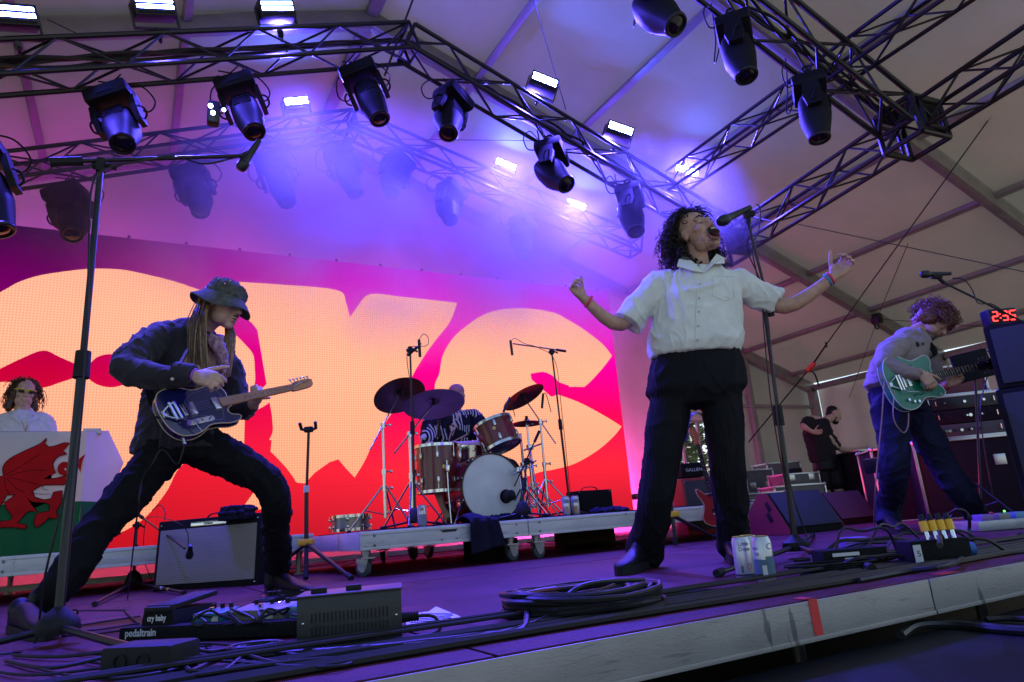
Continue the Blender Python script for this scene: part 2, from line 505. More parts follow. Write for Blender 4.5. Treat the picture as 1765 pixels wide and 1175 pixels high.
# gable: posts, cross bar, cloth panels with a window opening
GY = 10.0
wx0, wx1, wz0, wz1 = 8.75, 10.55, -0.6, 1.95
def wallsheet(x0, x1, z0, z1f, n=10, fold=0.03, Y=GY + 0.12):
    g = G(); m = 10; P = []
    for j in range(m + 1):
        for i in range(n + 1):
            x = x0 + (x1 - x0) * i / n; zt = z1f(x); z = z0 + (zt - z0) * j / m
            P.append(V(x, Y + fold * math.sin(x * 5.3 + math.sin(z * .8)) * (1 - .5 * j / m), z))
    g.add(P, [(j * (n + 1) + i, j * (n + 1) + i + 1, (j + 1) * (n + 1) + i + 1, (j + 1) * (n + 1) + i) for j in range(m) for i in range(n)])
    return obj('gable_sheet', g, M_wallcanvas, tent)
top = lambda x: roofz(x) + 0.12
wallsheet(RX - EAVE, RX, -1.15, top, 50); wallsheet(RX, wx0, -1.15, top, 36)
wallsheet(wx0, wx1, wz1, top, 10); wallsheet(wx0, wx1, -1.15, lambda x: wz0, 10); wallsheet(wx1, RX + EAVE, -1.15, top, 22)
for x in (-3.5, 11.2, RX - 7.8):
    g = G(); g.box((x, GY, (roofz(x) - 1.25) / 2), (0.13, 0.1, roofz(x) + 1.05), None, 0.01); obj('gable_post', g, M_tentalu, tent)
g = G(); g.box((11.9, GY - 0.01, 2.27), (2.5, 0.06, 0.07), None, 0.008); obj('gable_bar', g, M_tentalu, tent)
# right side wall cloth, gathered by the corner
g = G(); n, m = 60, 8; P = []
for j in range(m + 1):
    for i in range(n + 1):
        y = 2.0 + 8.0 * i / n; z = -1.15 + (roofz(RX + EAVE) + 1.15) * j / m
        P.append(V(RX + EAVE + 0.13 + 0.05 * math.sin(y * 9), y, z))
g.add(P, [(j * (n + 1) + i, j * (n + 1) + i + 1, (j + 1) * (n + 1) + i + 1, (j + 1) * (n + 1) + i) for j in range(m) for i in range(n)])
obj('side_sheet', g, M_wallcanvas, tent)
# window frame bars in the opening
g = G()
for x in (wx0, 9.18, 9.62, 10.06, wx1): g.box((x, GY + 0.02, (wz0 + wz1) / 2), (0.045, 0.05, wz1 - wz0))
for z in (wz0, 0.35, 1.06, wz1): g.box(((wx0 + wx1) / 2, GY + 0.018, z), (wx1 - wx0, 0.044, 0.04))
obj('window_frame', g, M_tentalu, tent)
# bracing wires of the tent and its truss grid
M_wire = mat('steel_wire', (0.05, 0.05, 0.055), 0.4, 0.6)
node = V(11.3, 7.0, roofz(11.3) - 0.1)
def wire(a, b, r=0.006, sag=0.0):
    g = G(); a = Vector(a); b = Vector(b)
    g.tube([a.lerp(b, t / 12) - V(0, 0, sag * 4 * (t / 12) * (1 - t / 12)) for t in range(13)], r, 5); return obj('bracing_wire', g, M_wire, tent)
wire(node, aY(1345, 540, 9.9)); wire(aY(1352, 537, 9.0), aY(1510, 668, 9.0)); wire(aY(1509, 560, 7.0), aY(1462, 690, 9.4))
wire(node, aY(1565, 420, 5.2)); wire(node, aY(1700, 563, 5.0))
wire(aY(920, 0, 5.0), aY(980, 205, 7.0)); wire(aY(560, 237, 8.4), aY(1540, 238, 5.4), 0.006, 0.05)
wire(aY(1370, 385, 5.9), aY(1765, 468, 3.6)); wire(aY(715, -10, 5.9), aY(663, 130, 5.95), 0.012)
wire(aY(82, 33, 6.6), aY(142, 62, 6.2))
g = G(); g.box(node, (0.16, 0.14, 0.18), None, 0.02); g.torus(node - V(0.05, 0, .13), 0.06, 0.012, (0, 1, 0), 16, 6); obj('bracing_bracket', g, M_blackmetal, tent)
M_orange = mat('orange_plastic', (0.75, 0.06, 0.02), 0.45)
# ratchet strap from the floor up to the truss joint
st = thing('ratchet_strap', 'dark ratchet strap with orange buckle slanting up behind the singer to the roof truss', 'strap', aY(1290, 762, 7.6))
a, b, c_, d_ = aY(1290, 762, 7.6), aY(1398, 632, 6.4), aY(1424, 594, 6.1), aY(1712, 195, 3.4)
g = G(); g.tube([a, b], 0.022, 4, True, 0.2); obj('webbing', g, M_black, st)
g = G(); g.tube([b, c_], 0.012, 6); g.torus(c_, 0.035, 0.009, (1, -1, 0), 16, 6); obj('hook', g, M_blackmetal, st)
g = G(); g.tube([c_, d_], 0.008, 6); obj('cable', g, M_wire, st)
g = G(); u, w, d = basis(b - a); g.box(b, (0.06, 0.06, 0.16), (u, w, d), 0.012); obj('buckle', g, M_orange, st)
g = G(); g.tube(spline([b - d * .05, b + V(-.02, -.05, -.12), b + V(0.02, -.05, -.3)], 5), 0.018, 4, True, 0.2); obj('webbing_tail', g, M_black, st)

# ------------------------------------------------------------------ trusses
UNIT = {}
def unit_cyl(n=8):
    if n not in UNIT:
        g = G(); g.tube([(0, 0, 0), (0, 0, 1)], 1.0, n); UNIT[n] = mesh_from('tube', g)
    return UNIT[n]
def strut(name, parent, p0, p1, r, m, n=8):
    me = unit_cyl(n)
    if not me.materials: me.materials.append(m)
    o = bpy.data.objects.new(name, me); COL.objects.link(o); o.parent = parent
    p0 = Vector(p0); p1 = Vector(p1); L = (p1 - p0).length
    u, w, d = basis(p1 - p0)
    mm = Matrix((u, w, d)).transposed().to_4x4() @ Matrix.Diagonal((r, r, L, 1)); mm.translation = p0 - worldloc(parent)
    o.matrix_local = mm
    return o
M_truss = mat('truss_black_aluminium', (0.028, 0.028, 0.032), 0.33, 0.6, 0.25, 12)
def truss_seg(T, a, b, s=0.3, bay=0.42, rc=0.024, rb=0.0115, hint=None, plates=True):
    a = Vector(a); b = Vector(b); u, w, d = basis(b - a, hint)
    h = s / 2; L = (b - a).length
    cs = [(-h, -h), (h, -h), (h, h), (-h, h)]
    for p, q in cs: strut('chord', T, a + u * p + w * q, b + u * p + w * q, rc, M_truss)
    n = max(2, round(L / bay))
    for k in range(4):
        A, B = cs[k], cs[(k + 1) % 4]
        for i in range(n):
            t0, t1 = i / n, (i + 1) / n
            if (i + k) % 2: A, B = B, A
            strut('brace', T, a + d * (L * t0) + u * A[0] + w * A[1], a + d * (L * t1) + u * B[0] + w * B[1], rb, M_truss, 8)
            if (i + k) % 2: A, B = B, A
    if plates:
        for e in (a, b):
            for k in range(4):
                A, B = cs[k], cs[(k + 1) % 4]
                strut('end_bar', T, e + u * A[0] + w * A[1], e + u * B[0] + w * B[1], rc * 0.8, M_truss)
def clampspots(a, b, ts): return [Vector(a).lerp(Vector(b), t) for t in ts]

Y2, Y3, Y1 = 6.0, 8.3, 3.4
mA, mL, mR = aY(703, 74, Y2), aY(0, 117, Y2), aY(1061, 288, Y2)
mEnd = mA + (mR - mA) * ((7.0 - mA.x) / (mR.x - mA.x))
mLe = mA + (mL - mA) * ((-4.6 - mA.x) / (mL.x - mA.x))
T = thing('roof_truss', 'black box truss bent at the ridge nearest above the band, carrying moving heads', 'truss', mA, 'stage roof trusses')
truss_seg(T, mA + (mLe - mA).normalized() * -.02, mLe); truss_seg(T, mA + (mEnd - mA).normalized() * -.02, mEnd)
rA, rL, rR = aY(607, 215, Y3), aY(0, 297, Y3), aY(800, 298, Y3)
rEnd = rA + (rR - rA) * ((7.2 - rA.x) / (rR.x - rA.x)); rLe = rA + (rL - rA) * ((-4.6 - rA.x) / (rL.x - rA.x))
T = thing('roof_truss', 'hazy rear box truss bent at the ridge just above the video screen', 'truss', rA, 'stage roof trusses')
truss_seg(T, rA + (rLe - rA).normalized() * -.02, rLe); truss_seg(T, rA + (rEnd - rA).normalized() * -.02, rEnd)
f1, f2 = aY(1440, 118, Y1), aY(1560, 212, Y1)
fd = (f2 - f1).normalized(); fTop = f2 - fd * 4.2; JO = f2 + fd * 0.1
T = thing('roof_truss', 'downstage box truss sloping from the top centre to the corner block at upper right', 'truss', f2, 'stage roof trusses')
truss_seg(T, fTop, JO - fd * .25, 0.34, 0.45, 0.028, 0.013)
sB = mEnd + V(0, 0, 0.0)
T = thing('side_truss', 'lower side box truss running from behind the singer to the corner block', 'truss', JO, 'side trusses')
sd = (JO - sB).normalized(); truss_seg(T, sB, JO - sd * .24, 0.3)
T = thing('side_truss', 'side box truss leaving the corner block toward the upper right frame edge', 'truss', JO, 'side trusses')
truss_seg(T, JO + sd * .24, JO + sd * 3.2, 0.3)
T = thing('truss_corner_block', 'boxy black corner block joining the downstage and side trusses', 'truss corner', JO, 'truss corners')
def cube_frame(T, c, s, ax):
    u, w, d = ax; h = s / 2
    pts = {(i, j, k): c + u * (h * i) + w * (h * j) + d * (h * k) for i in (-1, 1) for j in (-1, 1) for k in (-1, 1)}
    for A in pts:
        for B in pts:
            if A < B and sum(x != y for x, y in zip(A, B)) == 1: strut('corner_tube', T, pts[A], pts[B], 0.028, M_truss)
    for A, B in (((-1, -1, -1), (1, 1, -1)), ((-1, 1, 1), (1, -1, 1)), ((-1, -1, -1), (-1, 1, 1)), ((1, -1, 1), (1, 1, -1))):
        strut('corner_brace', T, pts[A], pts[B], 0.014, M_truss)
    g = G(); g.box(c + d * (h * .9), (s * .85, s * .85, .012), ax); obj('gusset_plate', g, M_truss, T)
    g = G(); g.box(c + w * (h * .9), (s * .85, .012, s * .85), ax); obj('gusset_plate', g, M_truss, T)
cube_frame(T, JO, 0.42, basis(sd))
uM, uF = aY(1163, 314, Y2), aY(1440, 120, Y1 + .1)
ud = (uF - uM).normalized()
T = thing('side_truss', 'upper side box truss crossing above the downstage truss', 'truss', uM, 'side trusses')
truss_seg(T, uM, uM + ud * 6.4 + V(0, 0, .0), 0.26, 0.4, 0.02, 0.01)
T = thing('truss_corner_block', 'cluttered corner block behind the singer where side truss meets the roof truss', 'truss corner', sB, 'truss corners')
cube_frame(T, sB + (sB - JO).normalized() * 0.2, 0.36, basis(sd))
# cable looms along the middle truss
M_cable = mat('cable_black', (0.012, 0.012, 0.013), 0.45)
for (a, b, lab) in ((mA, mLe, 'thick bundle of black cable lying inside the left half of the front roof truss'), (mA, mEnd, 'thick bundle of black cable lying along the right half of the front roof truss'),
                    (fTop, JO, 'loose black cable looped along the downstage truss')):
    g = G()
    for q in range(3):
        pts = []
        for i in range(28):
            t = i / 27; p = Vector(a).lerp(Vector(b), t)
            pts.append(p + V(0.03 * math.sin(i * 1.1 + q), 0.09 + 0.04 * math.sin(i * .7 + 2 * q), 0.10 + 0.035 * math.sin(i * .9 + q * 2.1)))
        g.tube(spline(pts, 3), 0.016, 6)
    single('cable_loom', g, M_cable, lab, 'cable', 'truss cables')

# ------------------------------------------------------------------ strobe bars (lit lamps)
M_bar = emis('strobe_white', (0.07, 0.11, 1.0), 260.0)
M_barb = emis('strobe_white_far', (0.07, 0.11, 1.0), 420.0)
def strobe_proto():
    r = thing('strobe_light', '', 'strobe light')
    g = G(); g.box((0, 0.11, 0.0), (0.34, 0.2, 0.16), None, 0.004)
    for k in range(7): g.box((-.14 + k * .047, 0.22, 0.0), (0.008, 0.02, 0.13))
    obj('housing', g, M_blackmetal, r)
    for z in (0.042, -0.010):
        g = G(); g.box((0, 0.009, z), (0.3, 0.003, 0.03)); obj('light_bar', g, M_bar, r)
    g = G(); g.box((0, 0.004, -0.058), (0.3, 0.008, 0.02)); obj('louvre', g, M_black, r)
    g = G()
    for s in (-1, 1): g.box((s * .185, 0.12, -.06), (0.012, 0.05, 0.2))
    g.box((0, 0.12, -.16), (0.38, 0.05, 0.012)); obj('yoke', g, M_blackmetal, r)
    g = G(); g.box((0, 0.12, -.2), (0.05, 0.05, 0.08), None, .008); g.torus((0, .12, -.25), .032, .01, (1, 0, 0), 14, 6); obj('clamp', g, M_blackmetal, r)
    return r
PS = strobe_proto()
def place_strobe(x, y, Y, tilt, roll, lab, first=[True]):
    o = copy_tree(PS)
    tilt += R_(6)
    if Y > 8:
        for c in o.children:
            if c.name.startswith('light_bar'): c.data = c.data.copy(); c.data.materials.clear(); c.data.materials.append(M_barb)
    p = aY(x, y, Y); o.location = p
    yaw = math.atan2(p.x - 0.6, p.y + 1.0) * 0.55
    o.rotation_euler = (Matrix.Rotation(-yaw, 3, 'Z') @ Matrix.Rotation(roll, 3, 'Y') @ Matrix.Rotation(tilt, 3, 'X')).to_euler()
    sp = bpy.data.lights.new('strobe_beam', 'SPOT'); sp.energy = STROBE_W * (1.3 if Y > 8 else 1.0); sp.color = (0.09, 0.06, 1.0); sp.spot_size = math.radians(128); sp.spot_blend = 0.7; sp.shadow_soft_size = 0.08
    so = bpy.data.objects.new('strobe_beam', sp); COL.objects.link(so); so.parent = o; so.location = (0, -.05, 0.015); so.rotation_euler = (math.radians(-62), 0, 0)
    tag(o, lab, 'strobe light', 'lit strobe lights on the trusses'); return o
STROBE_W = 720.0
R_ = math.radians
place_strobe(22, 22, 5.7, R_(10), R_(-18), 'lit blue-white strobe light at the far left end of the front truss')
place_strobe(268, 8, 5.75, R_(10), R_(-18), 'lit strobe light on the front truss, second from the left')
place_strobe(479, 12, 5.8, R_(10), R_(-18), 'lit strobe light on the front truss near the ridge')
place_strobe(512, 175, 8.1, R_(5), R_(-18), 'lit strobe light on the left half of the rear truss')
place_strobe(939, 138, 5.85, R_(5), R_(20), 'lit strobe light on the front truss where it begins to descend')
place_strobe(1070, 222, 5.85, R_(5), R_(20), 'lit strobe light in smoke further down the descending front truss')
place_strobe(872, 284, 8.1, R_(5), R_(20), 'lit strobe light in haze on the descending rear truss, upper one')
place_strobe(993, 353, 8.1, R_(5), R_(20), 'lit strobe light in haze on the descending rear truss, lower one')
place_strobe(1184, 295, 6.1, R_(5), R_(20), 'lit strobe light at the foot of the upper side truss')
for c in list(PS.children): bpy.data.objects.remove(c)
bpy.data.objects.remove(PS)

# ------------------------------------------------------------------ moving heads
M_lens = mat('dark_lens', (0.004, 0.004, 0.01), 0.15, 0, 0.1, spec=0.4, coat=.25)
M_head = mat('moving_head_plastic', (0.006, 0.006, 0.009), 0.55, 0, 0.25, 14)
def mh_proto():
    """hangs from its origin; head aims along -z"""
    r = thing('moving_head_light', '', 'stage light')
    g = G(); g.box((0, 0, -0.13), (0.36, 0.3, 0.13), None, 0.03); g.box((0, -.152, -.13), (.14, .006, .05)); obj('base', g, M_head, r)
    for s in (-1, 1):
        g = G(); g.box((s * .12, 0, -0.045), (0.04, 0.06, 0.05)); g.torus((s * .12, 0, 0.0), 0.035, 0.012, (1, 0, 0), 14, 6); obj('clamp', g, M_blackmetal, r)
    for s in (-1, 1):
        g = G(); P = [(-0.07, -0.195), (0.07, -0.195), (0.085, -0.34), (0.06, -0.45), (-0.06, -0.45), (-0.085, -0.34)]
        g.prism(P, (s * .165 - .022, 0, 0), (0, 1, 0), (0, 0, 1), 0.044, (1, 0, 0)); obj('yoke_arm', g, M_head, r)
        g = G(); g.tube(spline([(s * .19, -.04, -.3), (s * .225, -.03, -.33), (s * .225, .0, -.38), (s * .19, .01, -.41)], 4), .009, 6); obj('carry_handle', g, M_head, r)
    for s in (-1, 1):
        g = G(); g.tube(spline([(s * .1, .14, -.12), (s * .2, .2, -.2), (s * .28, .22, -.1), (s * .22, .18, .06), (s * .05, .16, .14), (s * -.1, .15, .22)], 5), .007, 6); obj('power_lead', g, M_rubber, r)
    g = G(); rings = []
    for z, a, b in ((0.17, .07, .08), (.16, .1, .11), (.1, .125, .135), (-.06, .132, .142), (-.15, .118, .125), (-.26, .1, .1), (-.30, .096, .096)):
        rings.append(ring((0, 0, z), a, b, V(1, 0, 0), V(0, 1, 0), 20, 3.2 if z > -.2 else 2.2))
    g.loft(rings)
    for k in range(5): g.box((0, -.138, .1 - k * .03), (.16, .012, .012))
    for v in g.v: v.z -= .42
    h = obj('head', g, M_head, r)
    g = G(); g.torus((0, 0, -.30 - .42), .086, .016, (0, 0, 1), 24, 8); obj('lens_rim', g, M_blackmetal, h)
    g = G(); g.lathe([(.001, -.322), (.05, -.316), (.08, -.296)], (0, 0, -.42), (0, 0, 1), 20, False); obj('lens', g, M_lens, h)
    h.location = V(0, 0, -.42)
    for v in h.data.vertices: v.co.z += .42
    for c in h.children:
        for v in c.data.vertices: v.co.z += .42
    return r
PM = mh_proto()
def place_mh(x, y, Y, pan, tilt, lab, roll=0.0, size=1.0, first=[True]):
    o = PM if first[0] else copy_tree(PM); first[0] = False
    o.location = aY(x, y, Y); o.rotation_euler = (0, roll, pan); o.scale = (size,) * 3
    for c in o.children:
        if c.name.split('.')[0] == 'head': c.rotation_euler = (tilt, 0, 0)
    return tag(o, lab, 'stage light', 'moving head lights hung from the trusses')
rl, rr = R_(-20), R_(22)
place_mh(186, 150, Y2, R_(-25), R_(-28), 'dark moving head on the front truss, leftmost fully seen', rl, 1.0)
place_mh(400, 132, Y2, R_(-20), R_(-22), 'moving head with tiny lit white leds above the boom microphone', rl, 1.0)
place_mh(612, 112, Y2, R_(-30), R_(-12), 'moving head hung from the front truss just left of the ridge bend', rl, 1.05)
place_mh(786, 158, Y2, R_(25), R_(-16), 'moving head hung from the front truss just right of the ridge bend', rr, 1.05)
place_mh(952, 252, Y2, R_(40), R_(-35), 'moving head in blue smoke low on the descending front truss', rr, 1.1)
place_mh(1085, 326, Y2, R_(40), R_(-10), 'smoke-veiled moving head at the low end of the front truss', rr, 1.05)
place_mh(-52, 240, Y2 - .1, R_(-10), R_(-5), 'moving head cut off by the left frame edge', rl, 1.1)
place_mh(108, 318, Y3, R_(-25), R_(-30), 'hazy moving head at the left over the dark screen corner', rl, 1.08)
place_mh(322, 284, Y3, R_(-28), R_(-25), 'hazy violet moving head on the rear truss left of the boom microphone', rl, 1.08)
place_mh(460, 262, Y3, R_(-20), R_(-18), 'hazy violet moving head on the rear truss right of the boom microphone', rl, 1.15)
place_mh(577, 250, Y3, R_(-15), R_(-8), 'hazy moving head under the ridge of the rear truss', rl, 1.1)
place_mh(692, 268, Y3, R_(20), R_(-18), 'hazy moving head on the rear truss, first right of its ridge', rr, 1.1)
place_mh(782, 318, Y3, R_(25), R_(-25), 'hazy moving head on the rear truss, second right of its ridge', rr, 1.1)
place_mh(905, 376, Y3, R_(25), R_(-20), 'faint moving head in thick haze low on the rear truss', rr, 1.1)
place_mh(1122, -32, Y1 + .1, R_(40), R_(-30), 'moving head at the top edge of the frame on the downstage truss', R_(18), 1.0)
place_mh(1262, 38, Y1 + .1, R_(38), R_(-6), 'moving head high on the downstage truss with its lens aimed at the stage', R_(14), 0.98)
place_mh(1390, 134, Y1 + .1, R_(38), R_(2), 'moving head low on the downstage truss beside the corner block', R_(8), 0.98)
M_ledw = emis('led_white', (.6, .75, 1.0), 14.0)
ml = thing('truss_work_light', 'small lit white led lamp beside a moving head on the front truss', 'lamp', aY(365, 190, 5.85))
for (dx, dy, s_) in ((363, 182, .02), (367, 194, .02), (386, 189, .016)):
    g = G(); g.ell(aY(dx, dy, 5.72), (s_, s_, s_), None, 10, 6); obj('bulb', g, M_ledw, ml)
g = G(); g.box(aY(368, 196, 5.85), (.1, .1, .22), None, .02); obj('housing', g, M_head, ml)

# ------------------------------------------------------------------ video screen
YS = 8.7
def P2(x, y): p = aY(x, y, YS); return (p.x, p.z)
sTL = aY(174, 405, YS); ZT = sTL.z; XR = aY(1058, 600, YS).x; XL = -2.4; ZB = 0.30
def screen_mat(name, peach):
    m = bpy.data.materials.new(name); m.use_nodes = True
    n, l = m.node_tree.nodes, m.node_tree.links; n.clear()
    o = n.new('ShaderNodeOutputMaterial'); e = n.new('ShaderNodeEmission'); l.new(e.outputs[0], o.inputs[0])
    tc = n.new('ShaderNodeTexCoord'); sp = n.new('ShaderNodeSeparateXYZ'); l.new(tc.outputs['Object'], sp.inputs[0])
    def mrange(sock, a, b, c=0, d=1):
        q = n.new('ShaderNodeMapRange'); q.inputs[1].default_value = a; q.inputs[2].default_value = b; q.inputs[3].default_value = c; q.inputs[4].default_value = d
        l.new(sock, q.inputs[0]); return q.outputs[0]
    def ramp(sock, els):
        r = n.new('ShaderNodeValToRGB'); cr = r.color_ramp
        cr.elements[0].position = els[0][0]; cr.elements[0].color = (*els[0][1], 1)
        cr.elements[1].position = els[-1][0]; cr.elements[1].color = (*els[-1][1], 1)
        for p_, c_ in els[1:-1]: k = cr.elements.new(p_); k.color = (*c_, 1)
        l.new(sock, r.inputs[0]); return r.outputs[0]
    zz = mrange(sp.outputs[2], ZB, ZT)
    if peach:
        col = ramp(zz, [(0.0, (0.97, 0.33, 0.17)), (0.55, (1.0, 0.41, 0.25)), (1.0, (1.0, 0.40, 0.27))])
        st = 0.86
    else:
        right = ramp(zz, [(0.0, (0.42, 0.008, 0.02)), (0.22, (0.76, 0.014, 0.035)), (0.42, (0.74, 0.002, 0.07)), (0.60, (0.76, 0.0, 0.22)), (0.80, (0.66, 0.0, 0.45)), (1.0, (0.42, 0.0, 0.42))])
        left = ramp(zz, [(0.0, (0.38, 0.004, 0.008)), (0.3, (0.55, 0.006, 0.02)), (0.55, (0.42, 0.0, 0.03)), (0.8, (0.13, 0.0, 0.09)), (1.0, (0.025, 0.002, 0.04))])
        mx = n.new('ShaderNodeMix'); mx.data_type = 'RGBA'
        l.new(mrange(sp.outputs[0], -0.9, 3.0), mx.inputs['Factor']); l.new(left, mx.inputs['A']); l.new(right, mx.inputs['B'])
        col = mx.outputs['Result']; st = 1.0
    # diode grid
    def wave(sock, f):
        a = n.new('ShaderNodeMath'); a.operation = 'MULTIPLY'; a.inputs[1].default_value = f; l.new(sock, a.inputs[0])
        b = n.new('ShaderNodeMath'); b.operation = 'SINE'; l.new(a.outputs[0], b.inputs[0]); return b.outputs[0]
    mu = n.new('ShaderNodeMath'); mu.operation = 'ADD'; l.new(wave(sp.outputs[0], 2 * math.pi / .031), mu.inputs[0]); l.new(wave(sp.outputs[2], 2 * math.pi / .031), mu.inputs[1])
    gr = mrange(mu.outputs[0], -2, 2, st * (0.74 if peach else .93), st * (1.22 if peach else 1.06))
    l.new(col, e.inputs[0]); l.new(gr, e.inputs[1]); MATS[name] = m; m.cycles.emission_sampling = 'NONE'; return m
M_scr, M_peach = screen_mat('screen_background', False), screen_mat('screen_letters', True)
scr = thing('video_screen', 'huge LED video wall showing peach lettering on a magenta to red background', 'screen', ((XL + XR) / 2, YS, 0))
g = G(); g.box(((XL + XR) / 2, YS + 0.06, (ZB + ZT) / 2), (XR - XL, 0.1, ZT - ZB)); obj('cabinet', g, M_black, scr)
def screen_obj(name, g, m):
    me = mesh_from(name, g, Vector((0, 0, 0)), False); o = bpy.data.objects.new(name, me); COL.objects.link(o); me.materials.append(m)
    o.parent = scr; o.location = -scr.location; return o
# object space of these meshes is world space, so the picture's colours sit where they belong on the wall
nW, nH = 14, 6; dx_, dz_ = (XR - XL) / nW, (ZT - ZB) / nH
for i in range(nW):
    for j in range(nH):
        g = G(); g.box((XL + (i + .5) * dx_, YS, ZB + (j + .5) * dz_), (dx_ - .0015, 0.012, dz_ - .0015)); screen_obj('led_panel', g, M_scr)
def zpoly(zs, ox, oy, k=2.937): return [(ox + x / k, oy + y / k) for x, y in zs]
def cr2(pts, per=5, closed=True):
    out = []; m = len(pts)
    for i in range(m):
        p0, p1, p2, p3 = [Vector((*pts[(i + q) % m], 0)) for q in (-1, 0, 1, 2)]
        d1 = (p1 - p0); d2 = (p2 - p1); d3 = (p3 - p2)
        sharp1 = d1.length > 0 and d2.length > 0 and d1.angle(d2, 0) > 0.9
        sharp2 = d3.length > 0 and d2.angle(d3, 0) > 0.9
        t1 = d2 if sharp1 else (p2 - p0) * .5; t2 = d2 if sharp2 else (p3 - p1) * .5
        for q in range(per):
            t = q / per; a = 2 * t**3 - 3 * t**2 + 1; b = t**3 - 2 * t**2 + t; c = -2 * t**3 + 3 * t**2; d = t**3 - t**2
            v = p1 * a + t1 * b + p2 * c + t2 * d; out.append((v.x, v.y))
    return out
def letter(pts, depth, m, name):
    g = G(); pp = [P2(x, y) for x, y in cr2(pts)]
    me = bpy.data.meshes.new(name); bm = bmesh.new()
    vs_ = [bm.verts.new((x, YS - depth, z)) for x, z in pp]
    f = bm.faces.new(vs_); bmesh.ops.triangulate(bm, faces=[f]); 
    for fc in bm.faces:
        if fc.normal.y > 0: fc.normal_flip()
    bm.to_mesh(me); bm.free(); o = bpy.data.objects.new(name, me); COL.objects.link(o); me.materials.append(m); o.parent = scr; o.location = -scr.location; return o
LO = [(-150, 560), (-60, 530), (0, 504), (31, 487), (68, 475), (119, 467), (163, 463), (211, 465), (252, 473), (293, 483), (327, 494), (360, 510), (398, 567), (419, 590), (436, 611), (439, 638), (439, 660), (432, 690), (424, 705), (415, 730), (420, 775),
      (395, 800), (360, 782), (330, 790), (305, 812), (285, 850), (240, 900), (170, 930), (60, 945), (-150, 945)]
letter(LO, 0.0085, M_peach, 'lettering')
HO1 = zpoly([(-200, 780), (-60, 720), (0, 693), (110, 640), (220, 600), (300, 632), (392, 672), (420, 678), (452, 668), (490, 635), (540, 620), (600, 622), (680, 650), (730, 700), (690, 745), (620, 775), (560, 786), (500, 775), (460, 752), (440, 730), (392, 735), (310, 760), (220, 788), (130, 780), (0, 760), (-200, 840)], 0, 400)
letter(HO1, 0.0115, M_scr, 'lettering_gap')
LY = [(412, 486), (477, 490), (580, 500), (596, 522), (603, 547), (615, 530), (638, 507), (696, 512), (788, 522), (775, 555), (754, 582), (734, 609), (713, 643), (690, 690), (668, 722), (645, 759), (628, 795), (611, 823), (595, 806), (580, 788), (560, 802), (541, 816), (526, 833), (511, 831), (505, 822), (488, 800), (466, 778), (484, 756), (464, 758), (473, 740), (490, 716), (507, 693), (494, 674), (470, 690), (443, 706), (425, 700), (432, 690), (460, 661), (477, 642), (466, 612), (453, 584), (437, 560), (423, 543)]
letter(LY, 0.0085, M_peach, 'lettering')
LS = zpoly([(585, 480), (608, 420), (625, 330), (675, 245), (740, 185), (830, 125), (930, 97), (1050, 93), (1180, 112), (1250, 145), (1340, 200), (1430, 270), (1482, 332), (1430, 400), (1370, 465), (1340, 490), (1325, 460), (1300, 485), (1265, 490), (1255, 465), (1280, 437), (1240, 452), (1210, 465), (1190, 440), (1140, 415), (1080, 415), (1035, 445), (1022, 480), (1040, 530), (1080, 555), (1130, 565), (1180, 545), (1200, 530), (1240, 540), (1330, 575), (1450, 640), (1530, 690), (1490, 740), (1410, 810), (1300, 875), (1200, 905), (1120, 920), (1000, 950), (860, 900), (720, 800), (620, 660), (590, 560)], 550, 500)
letter(LS, 0.0085, M_peach, 'lettering')
letter([(420, 872), (436, 850), (448, 832), (470, 860), (448, 878)], 0.0085, M_peach, 'lettering')
# rigging eyelets along the screen's top edge
for k in range(16):
    g = G(); x = XL + .3 + k * .62; g.box((x, YS, ZT + .018), (.03, .03, .03)); obj('rigging_eye', g, M_black, scr)

# ------------------------------------------------------------------ wash battens behind the video wall that colour the rear canvas
M_wash = emis('wash_violet', (0.72, 0.03, 0.92), 115.0); M_wash4 = emis('wash_violet_dim', (0.72, 0.03, 0.92), 60.0); M_wash3 = emis('wash_magenta_bright', (1.0, 0.05, 0.55), 700.0); M_wash2 = emis('wash_magenta', (1.0, 0.03, 0.14), 45.0)
for k in range(9):
    x = -2.2 + k * 1.15
    for z, m, nm in ((ZT - .35, M_wash, 'upper'), (.55, M_wash2, 'lower')):
        if k > 6 and nm == 'lower': m = M_wash3
        if k < 3 and nm == 'upper': m = M_wash4
        r = thing('wash_batten', ('violet wash batten clipped behind the top of the video wall, number %s from the left' if nm == 'upper' else 'magenta wash batten standing behind the foot of the video wall, number %s from the left') % 'one two three four five six seven eight nine'.split()[k], 'stage light', (x, YS + .3, z), 'wash battens behind the screen')
        g = G(); g.box((x, YS + .28, z), (.9, .08, .09), None, .01); obj('housing', g, M_blackmetal, r)
        g = G(); ta = V(0, .86, .5) if nm == 'upper' else V(0, 1, 0); g.box(V(x, YS + .31, z + (.035 if nm == 'upper' else 0)) + ta * .02, (.84, .05, .004), (V(1, 0, 0), V(1, 0, 0).cross(ta) * -1, ta)); obj('lens_strip', g, m, r)
        g = G(); g.tube([(x, YS + .25, z), (x, YS + .1, z)], .012, 8); obj('bracket', g, M_blackmetal, r)
